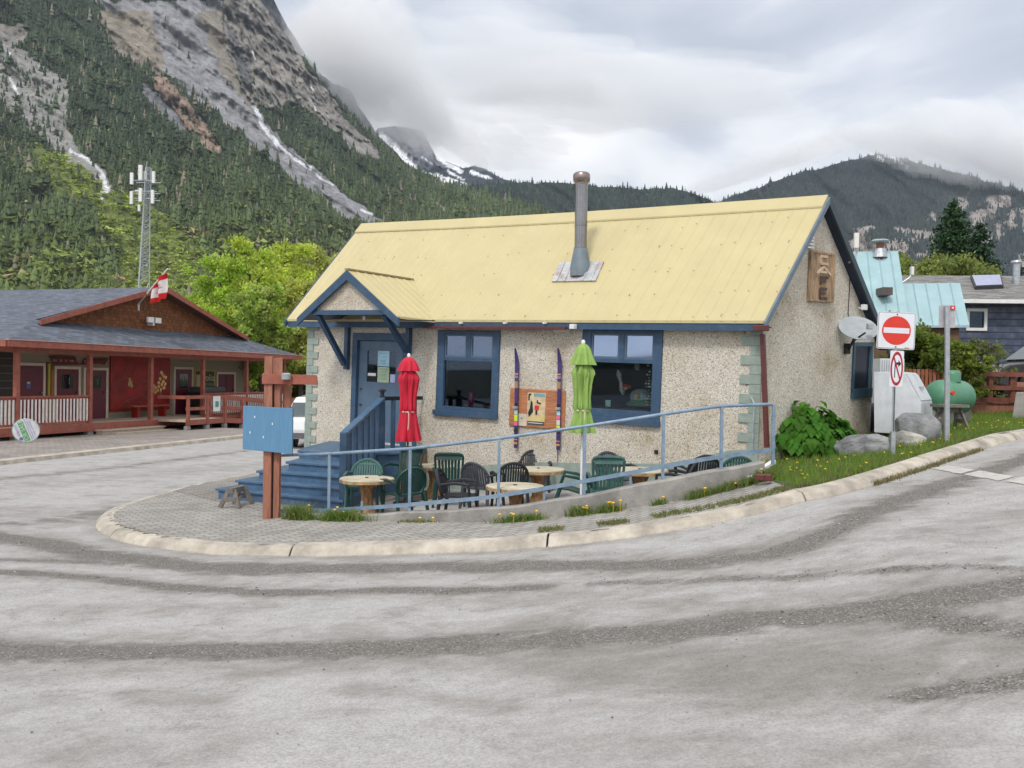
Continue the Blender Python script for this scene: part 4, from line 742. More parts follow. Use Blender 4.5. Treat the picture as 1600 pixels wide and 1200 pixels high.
# --- satellite dish
t_, z_ = cg(1322, 545); m0 = CL(SG, t_, z_); dc = at(1341, 512, m0[1] - .35); ds = thing('satellite_dish', 'grey satellite dish tilted upwards on the gable wall', 'satellite dish', tuple(m0))
nrm = Vector((-.05, -.66, .75)).normalized(); q = nrm.to_track_quat('Z', 'Y').to_matrix().to_4x4(); Mx = Matrix.Translation(Vector(dc)) @ q @ Matrix.Rotation(.1, 4, 'Z'); r = 29.5 / F * dc[1]
mb = MB(lambda x, y, z: Mx @ Vector((x, y, z))); mb.lathe([(.001, -.055), (r * .5, -.045), (r * .85, -.015), (r, 0), (r * .99, -.014), (r * .8, -.035), (r * .5, -.062), (.001, -.072)], 32); mb.build('reflector', mat('dish_grey', (.33, .36, .38), .5, var=.08, dirt=(.26, .27, .27), dirtamt=.5), ds, smooth=True)
e_ = at(1359, 510, dc[1] - .3); mb = MB(); mb.tube([tuple(m0 + np.array((0, -.12, .0))), tuple(at(1337, 530, dc[1] - .1)), tuple(at(1352, 520, dc[1] - .28))], .016, 6); mb.build('arm', BLACK, ds)
mb = MB(); mb.box(e_[0] - .045, e_[0] + .045, e_[1] - .05, e_[1] + .05, e_[2] - .05, e_[2] + .05); mb.build('receiver', GALV, ds, bevel=.01)
mb = MB(); mb.box(m0[0] - .05, m0[0] + .04, m0[1] - .1, m0[1] + .1, m0[2] - .09, m0[2] + .09); mb.tube([tuple(m0 + np.array((.02, -.08, -.02))), tuple(Vector(dc) - nrm * .06)], .02, 6); mb.build('wall_mount', BLACK, ds)
# --- carved CAFE board
ca, cb = cg(1269, 391, SG - .06), cg(1303, 473, SG - .06); T0, T1, Z0, Z1 = ca[0], cb[0], cb[1], ca[1]; sb = thing('wooden_sign', 'carved vertical timber sign reading CAFE on the gable wall', 'sign', tuple(CL(SG - .03, (T0 + T1) / 2, Z0)))
MB(CL).box(SG - .05, SG - .01, T0 + .02, T1 - .02, Z0 + .02, Z1 - .02).build('board', SIGNW, sb)
mb = MB(CL); e = .04
for a in ((T0, T0 + e, Z0, Z1), (T1 - e, T1, Z0, Z1), (T0 + e, T1 - e, Z0, Z0 + e), (T0 + e, T1 - e, Z1 - e, Z1)): mb.box(SG - .062, SG - .01, *a)
mb.build('frame', SIGNW, sb, bevel=.006); TWd = T1 - T0; ZHt = Z1 - Z0
def bar(l, x0, y0, x1_, y1_, wd=.032): wd = .042; l.beam((SG - .07, T0 + TWd * x0, Z1 - ZHt * y0), (SG - .07, T0 + TWd * x1_, Z1 - ZHt * y1_), .03, wd, tuple(AV)) if False else l.beam((SG - .055, T0 + TWd * x0, Z1 - ZHt * y0), (SG - .055, T0 + TWd * x1_, Z1 - ZHt * y1_), wd, .035, tuple(-AV))
LT = {'C': [(.65, .09, .36, .09), (.37, .09, .37, .235), (.36, .235, .68, .235)], 'A': [(.5, .30, .24, .45), (.5, .30, .8, .45), (.36, .40, .64, .40)], 'F': [(.40, .50, .40, .66), (.40, .505, .70, .505), (.40, .58, .6, .58)], 'E': [(.40, .73, .40, .93), (.40, .735, .66, .735), (.40, .825, .6, .825), (.40, .925, .68, .925)]}
for ch, bars in LT.items():
    mb = MB(CL); [bar(mb, *q) for q in bars]; mb.build('letter_' + ch.lower(), mat('letter_log', (.52, .40, .28), .8, var=.2, scale=12) if ch in 'CA' else DARKW, sb)
# ================================================================== STAIRS
SR = cp(661, 700)[0]; NV = np.array([-math.sin(YAW), -math.cos(YAW), 0.])     # straight out from the front wall
def ST(s, o, z): return G0 + AV * s + BV * TW + np.array([0, 0, z]) + NV * o - np.array([0, 0, AV[2] * (s - 7.6)]) if False else np.array([G0[0] + AV[0] * s + BV[0] * TW + NV[0] * o, G0[1] + AV[1] * s + BV[1] * TW + NV[1] * o, z])
zl = float(CL(dr[0][0], TW, 0)[2]) - .02; S0 = SR; S1L = SL - .1; LO = 1.1; n5 = 5; rise = (zl - .1) / n5
stc = thing('staircase', 'blue painted wooden steps up to the café door', 'stairs', tuple(ST(SR + 1, 1.5, .1)))
SU, OU = 6.735, 1.14; LP = [(S0 - .12, .03), (6.28, 1.18), (6.62, 1.62), (6.93, 1.97), (7.9, 2.11), (8.35, 1.5), (9.2, .03)]; LQ = [(S0 - .08, .05), (6.33, 1.12), (6.66, 1.58), (6.95, 1.93), (7.89, 2.07), (8.32, 1.48), (9.16, .05)]
MB(ST).prism([(p[0], p[1], zl - .045) for p in LP], (0, 0, .045)).build('landing', BLUE2, stc, bevel=.008)
MB(ST).prism([(p[0], p[1], .02) for p in LQ], (0, 0, zl - .068)).build('landing_skirt', BLUE2, stc); MB(ST).prism([(S0 - .125, .05, .02), (6.295, 1.10, .02), (6.325, 1.12, .02), (S0 - .085, .06, .02)], (0, 0, zl - .14)).build('side_boards', mat('crate_wood', (.30, .17, .09), .8, var=.3, scale=5, stretch=(1, 1, 6)), stc)
NOSE = {1: ((446, 721), (530, 726.5)), 2: ((400, 735), (529, 744)), 3: ((367, 750), (530, 762)), 4: ((336, 763), (536, 782))}
def onz(px, py, z):
    d = ray(px, py); return CAM + d * ((z - CAM[2]) / d[2])
def toso(P):      # world point → (s, o)
    r = P - ST(0, 0, 0); A = np.array([[AV[0], NV[0]], [AV[1], NV[1]]]); return np.linalg.solve(A, r[:2])
for k in range(1, n5):
    z = zl - rise * k; a, c_ = toso(onz(*NOSE[k][0], z)), toso(onz(*NOSE[k][1], z))
    sb_ = 8.7 + .08 * k; poly = [(6.6, .3), (6.5, 1.3), tuple(c_), tuple(a), (max(a[0] + .05, sb_), .3)]; pin = [(6.62, .32), (6.52, 1.32), (c_[0] + .03, c_[1] - .035), (a[0] - .04, a[1] - .035), (max(a[0] + .02, sb_ - .03), .32)]
    MB(ST).prism([(p[0], p[1], z - .04) for p in poly], (0, 0, .04)).prism([(p[0], p[1], .02) for p in pin], (0, 0, z - .062)).build('step', BLUE2, stc, bevel=.006)
# railing along the right side
SN, ON = 5.70, 3.16; zN = at(545, 676, ST(SN, ON, 0)[1])[2]; zU = at(597, 621, ST(SU, OU, 0)[1])[2]
for s_, o_, z_ in ((SN, ON, zN), (SU, OU, zU)): p = ST(s_, o_, .03); MB().box(p[0] - .055, p[0] + .055, p[1] - .055, p[1] + .055, .03, z_).build('newel_post', BLUE, stc, bevel=.008)
MB(ST).beam((SN, ON, zN - .02), (SU, OU, zU - .02), .12, .05).build('sloping_handrail', BLUE2, stc); MB(ST).beam((SN, ON, .28), (SU, OU, zl - .05), .05, .2).build('stringer', BLUE, stc)
for k in range(6):
    f_ = (k + .8) / 6.6; s_, o_ = SN + (SU - SN) * f_, ON + (OU - ON) * f_; MB(ST).beam((s_, o_, .28 + (zl - .33) * f_ - .05), (s_, o_, zN + (zU - zN) * f_ - .03), .10, .04, tuple(NV)).build('baluster', BLUE, stc)
MB(ST).beam((SU, OU, zU - .02), (S0, .05, zU - .02), .05, .07).build('side_rail', BLACK, stc)
for k in (1, 2, 3): f_ = k * .27; s_, o_ = SU + (S0 - SU) * f_, OU + (.05 - OU) * f_; MB(ST).beam((s_, o_, zl), (s_, o_, zU - .05), .09, .03, tuple(NV)).build('baluster', BLUE, stc)
p = ST(SU, OU, zU); MB().lathe([(.045, 0), (.05, .03), (.035, .035), (.045, .10), (.04, .105), (.085, .12), (.07, .135), (.01, .155)], 16, tuple(p)).build('cap_lantern', mat('lantern_pewter', (.06, .065, .07), .35, .7), stc, smooth=True)
# ================================================================== SIGN POST with blue panel
pb = gp(425, 812, .1); sp_ = thing('timber_signpost', 'brown timber sign post with a crossbeam at the patio corner', 'sign post', (pb[0], pb[1], pb[2])); Yp = pb[1]
def PX(px, py, dy=0): return at(px, py, Yp + dy)
mb = MB(); x0, x1_ = PX(412, 700)[0], PX(424.5, 700)[0]; x2, x3 = PX(427, 700)[0], PX(434, 700)[0]; zt_ = PX(430, 557)[2]; zb_ = pb[2] - .1
MB().box(x0, x1_, Yp - .02, Yp + .10, zb_, zt_ - .0).build('post', POSTW, sp_, bevel=.006); MB().box(x2, x3 + .02, Yp + .02, Yp + .14, zb_ + .05, zt_ - .02).build('post', POSTW, sp_, bevel=.006); MB().box(x1_, x2, Yp + .05, Yp + .10, zb_, zt_ - .1).build('gap_shade', BLACK, sp_)  # black strip stands in for the shade in the gap between the planks
q = [PX(416, 585), PX(418, 572), PX(427, 560), PX(441, 558), PX(441, 600), PX(416, 600)]; MB().prism([tuple(a) for a in q], (0, .03, 0)).build('top_plate', POSTW, sp_)
a, c_ = PX(409, 594), PX(494, 593); MB().prism([tuple(PX(409, 584, -.05)), tuple(PX(494, 586, -.05)), tuple(PX(496, 601, -.05)), tuple(PX(409, 600, -.05))], (0, .045, 0)).build('crossbeam', REDW, sp_, bevel=.006)
mb = MB(); x4 = PX(441, 600)[0]; mb.box(x4, x4 + .09, Yp + .12, Yp + .2, PX(441, 700)[2], PX(441, 596)[2]); mb.build('rear_post', POSTW, sp_)
c_ = PX(447, 588, -.1); MB().lathe([(.02, -.05), (.07, -.045), (.075, .03), (.05, .05)], 14, tuple(c_)).build('spotlight', GALV, sp_, smooth=True)
bp_ = thing('blue_panel', 'blank blue painted square panel fixed to the brown sign post', 'panel', tuple(PX(418, 709, -.1))); Q = [at(380, 634, Yp - .02), at(457, 638, Yp - .14), at(456, 709.5, Yp - .14), at(379, 702, Yp - .02)]
MB().prism([tuple(q) for q in Q], (.01, .03, 0)).build('panel_board', PANB, bp_, bevel=.003); mb = MB()
for u, v in ((.24, .24), (.6, .37), (.42, .68), (.15, .6)): p = (Q[0] * (1 - u) + Q[1] * u) * (1 - v) + (Q[3] * (1 - u) + Q[2] * u) * v; mb.box(p[0] - .007, p[0] + .007, p[1] - .006, p[1] + .01, p[2] - .016, p[2] + .016)
mb.build('paint_chips', WHITE, bp_)
# ================================================================== SAWHORSE
def sawhorse(name, label, c, L, Hh, rz, m_, sp=.16):
    o = thing(name, label, 'sawhorse', c, rz=rz, abs_=False); f_ = lambda n_, mb_: mb_.build(n_, m_, o, world=False, bevel=.004)
    f_('crossbar', MB().box(-L / 2, L / 2, -.045, .045, Hh - .09, Hh))
    for sx in (-1, 1):
        for sy in (-1, 1): f_('leg', MB().beam((sx * (L / 2 - .05), sy * .04, Hh - .02), (sx * (L / 2 + .02), sy * sp, 0), .07, .035, (1, 0, 0)))
        f_('brace', MB().beam((sx * (L / 2 - .0), -.11, Hh * .42), (sx * (L / 2 - .0), .11, Hh * .42), .03, .07))
    return o
g = gp(366, 792, .12); sawhorse('sawhorse', 'low grey wooden sawhorse at the foot of the blue steps', (g[0], g[1] + .12, float(PZ(g[0]))), .44, .31, .9 + .5, GREYW)
# ================================================================== TABLES
def table():
    o = thing('patio_table', '', 'table', (0, 0, 0), 'round patio tables on log pedestals', abs_=False); wv = lambda i, a: .012 * math.sin(5 * a) + .008 * math.sin(11 * a + i)
    MB().lathe([(.40, .555), (.425, .56), (.43, .60), (.425, .618), (.40, .623)], 40, wav=wv).build('tabletop', TABTOP, o, smooth=True, world=False)
    MB().lathe([(.405, .553), (.4335, .558), (.4365, .603)], 40, wav=wv).build('bark_edge', mat('log_edge', (.40, .27, .14), .85, var=.3, scale=12, bump=.3), o, smooth=True, world=False)
    MB().lathe([(.21, 0), (.20, .05), (.15, .09), (.095, .2), (.085, .35), (.11, .46), (.16, .55)], 18, wav=lambda i, a: .09 * math.sin(3 * a + i * .6)).build('pedestal', TABLEG, o, smooth=True, world=False)
    MB().box(-.025, .025, -.02, .02, .62, .635).build('umbrella_hole', BLACK, o, world=False); return o
TBL = [(573, 13.5, .95, 'round table with a brown pedestal nearest the blue steps'), (841, 14.45, 1.0, 'round table in the middle of the patio between black chairs'), (805, 12.62, .95, 'round table closest to the retaining wall, left of the lime umbrella'), (1000, 13.5, 1.0, 'round table right of the lime umbrella, low behind the wall'), (678, 15.9, .9, 'round table half hidden behind the tall slatted green chair')]
t0 = table()
for k, (px_, y_, sc2, lab) in enumerate(TBL):
    o = t0 if k == 0 else copy_tree(t0); p = at(px_, 760, y_); o.location = (p[0], p[1], float(PZ(p[0]))); o.scale = (sc2,) * 3; o.rotation_euler.z = k * 1.3; o['label'] = lab
# ================================================================== CHAIRS
def legs(o, m_, w_=.23, d_=.22, sh_=.44):
    for sx in (-1, 1):
        for y0, y1_ in ((-d_, -d_ - .05), (d_, d_ + .06)): MB().tube([(sx * w_, y0, sh_), (sx * (w_ + .035), y1_, 0)], [.032, .022], 6).build('leg', m_, o, world=False)
        MB().tube([(sx * (w_ + .02), -d_ - .02, .40), (sx * (w_ + .05), -d_, .62), (sx * (w_ + .05), -.02, .64), (sx * (w_ + .01), d_ + .04, .60)], [.022, .026, .026, .02], 6).build('armrest', m_, o, world=False, smooth=True)
def seat(o, m_, w_=.25, d_=.24):
    mb = MB(); n_ = 8; vs = []
    for zo in (0, -.025):
        for i in range(n_):
            for j in range(n_):
                u, v = i / (n_ - 1) * 2 - 1, j / (n_ - 1) * 2 - 1; vs.append((u * w_ * (1 - .06 * v), v * d_, .42 + .02 * (u * u) + .015 * (v < -.7) * -1 + zo - .01 * v))
    fs = [(i * n_ + j, (i + 1) * n_ + j, (i + 1) * n_ + j + 1, i * n_ + j + 1) for i in range(n_ - 1) for j in range(n_ - 1)]; b0 = n_ * n_; fs += [tuple(b0 + k for k in f_[::-1]) for f_ in fs]
    ed = [i * n_ for i in range(n_)] + [(n_ - 1) * n_ + j for j in range(1, n_)] + [i * n_ + n_ - 1 for i in range(n_ - 2, -1, -1)] + [j for j in range(n_ - 2, 0, -1)]
    fs += [(ed[k], ed[(k + 1) % len(ed)], b0 + ed[(k + 1) % len(ed)], b0 + ed[k]) for k in range(len(ed))]; mb.add(vs, fs); mb.build('seat', m_, o, world=False, smooth=True)
def bk(x, h, r=.0): # a point on the leaning, slightly wrapped back (front is -y)
    return (x, .22 + (h - .42) * .28 - x * x * .55, h)
def round_chair(m_):
    o = thing('garden_chair', '', 'chair', (0, 0, 0), 'plastic garden chairs on the patio', abs_=False); legs(o, m_); seat(o, m_)
    pts = [bk(.245 * math.cos(a), .60 + .245 * math.sin(a)) for a in np.linspace(-2.6, math.pi + 2.6 - math.pi + .0, 2)] if False else [bk(.25 * math.cos(a), .585 + .235 * math.sin(a)) for a in np.linspace(-.9, math.pi + .9, 22)]
    MB().tube(pts, .024, 6).build('back_frame', m_, o, world=False, smooth=True)
    mb = MB(); 
    for k in range(11):
        x = -.2 + .04 * k; hh = math.sqrt(max(0, 1 - (x / .25) ** 2)) * .235; p0, p1 = bk(x, max(.44, .585 - hh)), bk(x, .585 + hh); pm_ = bk(x, .6); mb.beam(p0, pm_, .029, .012, (0, 1, .2)); mb.beam(pm_, p1, .029, .012, (0, 1, .2))
    mb.tube([bk(x, .74) for x in np.linspace(-.19, .19, 7)], .014, 5); mb.build('back_slats', m_, o, world=False); return o
def slat_chair(m_):
    o = thing('garden_chair', '', 'chair', (0, 0, 0), 'plastic garden chairs on the patio', abs_=False); legs(o, m_); seat(o, m_)
    B_ = lambda x, h: (x, .20 + (h - .42) * .30 - x * x * .25, h); mb = MB()
    top = [B_(-.20, .42), B_(-.225, .7), B_(-.235, .86), B_(-.22, .90), B_(-.17, .92), B_(0, .925), B_(.17, .92), B_(.22, .90), B_(.235, .86), B_(.225, .7), B_(.20, .42)]; mb.tube(top, .022, 6)
    mb.beam(B_(-.21, .865), B_(.21, .865), .10, .02, (0, 1, .2)); mb.build('back_frame', m_, o, world=False, smooth=True); mb = MB()
    for k in range(7): x = -.165 + .055 * k; mb.beam(B_(x * .9, .44), B_(x, .83), .041, .012, (0, 1, .25))
    mb.build('back_slats', m_, o, world=False); return o
KINDS = {'rt': round_chair(TEALP), 'rg': round_chair(GREENP), 'rb': round_chair(BLACKP), 'rf': round_chair(GREYP), 'sg': slat_chair(GREENP), 'st': slat_chair(TEALP)}; used = set()
CH = [ # kind, px, Y, facing (deg, 0 = front towards the camera), tilt x, tilt y, z offset, label
 ('rt', 569, 13.98, 0, 0, 0, 0, 'faded green round-backed chair behind the table by the steps'),
 ('sg', 629, 15.3, -25, 0, 0, 0, 'dark green slatted chair beside the red umbrella'),
 ('rg', 634, 13.35, 215, 0, 4, 0, 'dark green round-backed chair turned away beside the first table'),
 ('sg', 703, 14.75, 180, 0, 0, 0, 'tall dark green slatted chair standing free between the tables'),
 ('rb', 716, 13.3, 80, 0, 0, -.04, 'charcoal chair seen from the side, pushed near the wall rail'),
 ('rf', 754, 14.2, 150, 0, 0, 0, 'faded charcoal chair left of the middle tables'),
 ('rb', 797, 14.1, 190, 0, 0, 0, 'black round-backed chair between the two middle tables'),
 ('rb', 835, 15.6, 0, 0, 0, 0, 'dark chair against the wall under the skis'),
 ('sg', 888, 13.3, 265, -14, 0, 0, 'green slatted chair tipped sideways by the lime umbrella pole'),
 ('st', 947, 13.15, 180, 0, 0, 0, 'teal slatted chair with its back to the wall rail'),
 ('rf', 961, 14.35, 20, 0, 0, 0, 'faded charcoal chair behind the teal slatted chair'),
 ('rb', 1054, 13.1, 250, 0, 0, -.03, 'black chair edge-on just above the concrete wall'),
 ('rb', 1090, 13.25, 190, 0, 0, .03, 'black chair whose back shows above the rising wall'),
 ('rt', 1146, 13.1, 180, 0, 0, -.0, 'green chair whose top rim shows at the right end of the wall')]
for k, px_, y_, fa, tx, ty, dz, lab in CH:
    o = KINDS[k] if k not in used else copy_tree(KINDS[k]); used.add(k); p = at(px_, 760, y_); o.location = (p[0], p[1], float(PZ(p[0])) + dz); o.rotation_euler = (math.radians(tx), math.radians(ty), math.radians(fa)); o['label'] = lab; o.scale = (.97,) * 3
# ================================================================== UMBRELLAS
def umbrella(name, label, cloth, px_, y_, ytop, ycap, ytie, ybot, wpx, polemat, flare=1.15):
    b_ = at(px_, 700, y_); zg = float(PZ(b_[0])); z = lambda py: at(px_, py, y_)[2]; R = wpx / 2 / F * y_; o = thing(name, label, 'umbrella', (b_[0], b_[1], zg), 'closed patio umbrellas')
    MB().tube([(b_[0], b_[1], zg), (b_[0], b_[1], z(ytop) - .02)], .019, 10).build('pole', polemat, o, smooth=True); MB().lathe([(.02, -.03), (.03, 0), (.028, .03), (.014, .05)], 12, (b_[0], b_[1], z(ytop) - .03)).build('finial', WHITE, o, smooth=True)
    fold = lambda amp, n_, ph=0: (lambda i, a: amp[min(i, len(amp) - 1)] * (abs(math.sin(n_ * a / 2 + ph)) * 2 - 1) + .05 * math.sin(3 * a + i * .4))
    zt_, zc, zti, zb_ = z(ytop) - .04, z(ycap), z(ytie), z(ybot); n_ = 13
    prof = [(.03 + R * .86 * (math.sin(min(1, f_ * 2.5) * math.pi / 2)) if f_ < .4 else R * (.88 + .08 * math.sin(f_ * 6)), zc + .1 + (zti + .03 - zc - .1) * f_) for f_ in np.linspace(0, 1, n_)]
    prof += [(R * .72, zti + .005), (R * .72, zti - .02), (R * .86, zti - .07), (R * 1.05, zti + (zb_ - zti) * .55), (R * 1.27, zb_ + .02), (R * 1.22, zb_), (R * .8, zb_ + .04)]
    amp = [.1] * 3 + [.22] * 12 + [.12, .12, .2, .26, .3, .32, .3]
    wv = fold(amp, 8); MB().lathe([(r_, z_ + 0) for r_, z_ in prof], 96, (b_[0], b_[1], 0), wav=lambda i, a: wv(i, a) + (.08 * math.sin(13 * a + .35 * i) + .05 * math.sin(5 * a - .5 * i + px_) + .05 * math.sin(21 * a + i)) * (i > 2)).build('canopy', cloth, o, smooth=True)
    cap = [(.028, zt_), (R * .5, zt_ - .02), (R * .78, zt_ - .07), (R * .95, (zt_ + zc) / 2 - .02), (R * flare, zc - .02), (R * flare * .97, zc - .012), (R * .9, zc + .05)]
    ampc = [0, .03, .06, .12, .2, .2, .12]; MB().lathe(cap, 96, (b_[0], b_[1], 0), wav=lambda i, a: ampc[i] * math.sin(8 * a)).build('wind_vent', cloth, o, smooth=True)
    MB().lathe([(R * .76, zti - .02), (R * .8, zti - .012), (R * .8, zti), (R * .76, zti + .008)], 32, (b_[0], b_[1], 0)).build('tie', ROPE, o)
    MB().tube([(b_[0] + .02, b_[1] - R * .85, zti - .01), (b_[0] + .03, b_[1] - R * 1.0, zti - .12), (b_[0] + .02, b_[1] - R * 1.15, zti - .3)], .008, 5).build('tie_end', ROPE, o)
    MB().lathe([(.23, 0), (.23, .04), (.06, .06), (.03, .2), (.03, .24)], 20, (b_[0], b_[1], zg)).build('base', BLACK, o, smooth=True); return o
umbrella('patio_umbrella', 'closed red umbrella with a pale tie beside the blue steps', REDF, 637, 14.9, 554, 578, 643, 689, 27, mat('dark_pole', (.12, .11, .1), .5))
umbrella('patio_umbrella', 'closed lime green umbrella on a white pole in front of the right window', LIMEF, 909, 13.0, 533, 568, 641, 676, 29, WHITE, 1.32)
# ================================================================== SKIS, NOTICE BOARD
PURP = mat('ski_purple', (.045, .03, .14), .35, var=.15)
for (xa, ya, xb, yb, lab) in ((808, 544, 806, 700, 'purple ski mounted upright on the wall left of the poster'), (875, 544, 872, 703, 'purple ski mounted upright on the wall right of the poster')):
    a, c_ = cp(xa, ya, TW - .07), cp(xb, yb, TW - .07); o = thing('ski', lab, 'ski', tuple(CL(c_[0], TW - .07, c_[1])), 'pair of skis on the café wall'); hgt = a[1] - c_[1]; sl3 = (a[0] - c_[0]) / hgt
    SK_ = lambda x, y, z: CL(c_[0] + x + sl3 * z, TW - .07 + y, c_[1] + z); mb = MB(SK_); w_ = .036
    prof = [(w_ * .9, 0, 0), (w_, .1, 0), (w_ * .93, hgt * .5, 0), (w_ * 1.05, hgt * .86, 0), (w_ * .8, hgt * .93, -.02), (w_ * .3, hgt, -.05)]; vs = []
    for wd, z_, y_ in prof: vs += [(-wd, y_ - .008, z_), (wd, y_ - .008, z_), (wd, y_ + .008, z_), (-wd, y_ + .008, z_)]
    mb.add(vs, [(4 * i + k, 4 * i + (k + 1) % 4, 4 * i + 4 + (k + 1) % 4, 4 * i + 4 + k) for i in range(5) for k in range(4)] + [(0, 1, 2, 3), (20, 21, 22, 23)]); sk = mb.build('ski_blade', PURP, o)
    bands = [(.735, .75, (.6, .25, .05)), (.70, .725, (.25, .2, .35)), (.60, .67, (.35, .2, .1)), (.34, .385, (.35, .6, .65)), (.27, .335, (.55, .7, .04)), (.225, .265, (.75, .12, .3)), (.04, .06, (.6, .25, .05)), (.08, .09, (.6, .25, .05)), (.16, .2, (.02, .02, .02))]
    if xa > 850: bands[3:6] = [(.34, .385, (.35, .6, .65)), (.30, .335, (.75, .12, .3)), (.245, .295, (.6, .58, .5)), (.215, .24, (.55, .7, .04))]
    for k, (f0, f1, cc) in enumerate(bands): MB(SK_).box(-w_ * .97, w_ * .97, -.0115, -.0085, hgt * f0, hgt * f1).build('sticker', mat('band_%d%d%d' % tuple(int(q * 99) for q in cc), cc, .5), sk)
    MB(SK_).box(-w_ * 1.2, w_ * 1.2, -.05, -.009, hgt * .395, hgt * .42).build('binding', GALV, o, bevel=.004); MB(SK_).box(-w_ * .5, w_ * .5, -.03, -.009, hgt * .42, hgt * .45).build('binding_heel', BLACK, o)
    MB(SK_).box(-.01, .01, .008, .07, hgt * .5, hgt * .52).build('bracket', BLACK, o)
a, c_ = cp(797, 606, TW - .03), cp(881, 672, TW - .03); nb = thing('notice_board', 'orange brown plywood board behind the skis on the café wall', 'board', tuple(CL(c_[0], TW, c_[1]))); MB(CL).box(c_[0], a[0], TW - .03, TW - .004, c_[1], a[1]).build('board', OAK, nb, bevel=.01)
BX = lambda f_: a[0] + (c_[0] - a[0]) * f_; BZ = lambda f_: a[1] + (c_[1] - a[1]) * f_; MB(CL).box(BX(.66), BX(.335), TW - .034, TW - .031, BZ(.83), BZ(.09)).build('poster', mat('poster_sand', (.58, .46, .28), .6, var=.15, scale=12), nb, world=True)
mb = MB(CL)
for q in ((.505, .28, .53, .36), (.52, .33, .56, .37), (.545, .35, .585, .385), (.49, .52, .52, .66), (.35, .14, .375, .3), (.36, .12, .40, .17)): mb.box(BX(q[2]), BX(q[0]), TW - .037, TW - .0345, BZ(q[3]), BZ(q[1]))
mb.prism([(BX(.37), TW - .0365, BZ(.74)), (BX(.355), TW - .0365, BZ(.62)), (BX(.385), TW - .0365, BZ(.5)), (BX(.40), TW - .0365, BZ(.3)), (BX(.43), TW - .0365, BZ(.34)), (BX(.445), TW - .0365, BZ(.6)), (BX(.43), TW - .0365, BZ(.62))], (0, .0015, 0)); mb.build('poster_skier', BLACK, nb); MB(CL).prism([(BX(.34), TW - .036, BZ(.83)), (BX(.34), TW - .036, BZ(.73)), (BX(.46), TW - .036, BZ(.70)), (BX(.655), TW - .036, BZ(.64)), (BX(.655), TW - .036, BZ(.83))], (0, .0012, 0)).build('poster_snow', mat('poster_straw', (.62, .50, .22), .6), nb); MB(CL).box(BX(.55), BX(.47), TW - .0375, TW - .035, BZ(.54), BZ(.42)).build('poster_red_figure', SIGRED, nb); MB(CL).box(BX(.65), BX(.45), TW - .0372, TW - .0347, BZ(.19), BZ(.105)).build('poster_sky', mat('poster_blue', (.18, .32, .36), .6), nb)
pst = MB(CL).box(BX(.645), BX(.35), TW - .0365, TW - .0346, BZ(.925), BZ(.845)).build('poster_caption', mat('poster_ink', (.05, .07, .09), .6), nb); MB(CL).box(BX(.63), BX(.36), TW - .038, TW - .0367, BZ(.885), BZ(.87)).build('caption_text', WHITE, pst)
MB(CL).box(BX(.33), BX(.155), TW - .0345, TW - .0315, BZ(.975), BZ(.66)).build('leaflet', mat('leaflet_cream', (.6, .52, .42), .7), nb); MB(CL).box(BX(.26), BX(.22), TW - .0365, TW - .035, BZ(.80), BZ(.75)).build('leaflet_mark', mat('mark_green', (.2, .35, .15), .7), nb)
# ================================================================== loose downpipe, big-leaved plant, boulders
P = [gp(1170, 750, .17), gp(1212, 733, .17)]; o = thing('fallen_downpipe', 'broken white and maroon downpipe lying by the wall end', 'downpipe', tuple(P[0])); MB().beam(tuple(P[0] + np.array((0, 0, .03))), tuple(P[1] + np.array((0, .1, .10))), .07, .05).build('pipe', WHITE, o, bevel=.008); mb = MB(); e_ = gp(1190, 752, .17); mb.beam(tuple(e_ + np.array((-.07, .05, .05))), tuple(e_ + np.array((.10, 0, .05))), .09, .08); mb.beam(tuple(e_ + np.array((.07, -.06, .05))), tuple(e_ + np.array((.10, .06, .05))), .09, .09); mb.build('elbow', RUST, o, bevel=.01)
g = gp(1256, 716, .12); pc0 = np.array((g[0], g[1] + .22, g[2])); o = thing('leafy_plant', 'large bright green broad-leaved plant at the café corner', 'plant', tuple(pc0)); mb = MB(); V_ = []; F_ = []; C_ = []
for k in range(470):
    az = random.uniform(0, 6.28); rr = random.uniform(.05, 1) ** .6; R_ = .58 * rr; hh = (.68 * (1 - rr ** 2.0) * (1 + .22 * math.sin(3 * az + 1)) + .10 + random.uniform(-.10, .13)); c0 = pc0 + np.array((R_ * math.cos(az) * 1.55 + .12, R_ * math.sin(az) * .75, hh * .88)); sz = random.uniform(.045, .12)
    pit = -.35 - .8 * rr + random.uniform(-.3, .3); fw = np.array((math.cos(az) * math.cos(pit), math.sin(az) * math.cos(pit), math.sin(pit))); sd = np.array((-math.sin(az), math.cos(az), random.uniform(-.2, .2))); up_ = np.cross(fw, sd); b0 = len(V_)
    outl = [(-.9, 0), (-.8, .5), (-.35, .85), (.0, .75), (.2, .9), (.55, .55), (.65, .6), (1.25, 0), (.65, -.6), (.55, -.55), (.2, -.9), (0, -.75), (-.35, -.85), (-.8, -.5)]; V_.append(c0 + up_ * .0)
    for i, (u, v) in enumerate(outl): V_.append(c0 + fw * u * sz + sd * v * sz + up_ * (.28 * abs(v) * sz * (1 if i % 2 else .5) - .25 * u * u * sz))
    for i in range(14): F_.append((b0, b0 + 1 + i, b0 + 1 + (i + 1) % 14))
    cc = np.array((.06, .19, .022)) * random.uniform(.75, 1.7) + np.array((.03, .02, 0)) * random.random(); C_ += [cc] * 15
    if k % 3 == 0: mb.tube([tuple(pc0), tuple((pc0 + c0) / 2 + np.array((0, 0, .06))), tuple(c0 - fw * sz * .8)], .009, 5)
bulk('leaves', np.array(V_) - pc0, F_, LEAF, cols=np.array(C_), parent=o); mb.build('stems', mat('stalk_green', (.12, .2, .06), .6), o)
from mathutils import noise as bnz
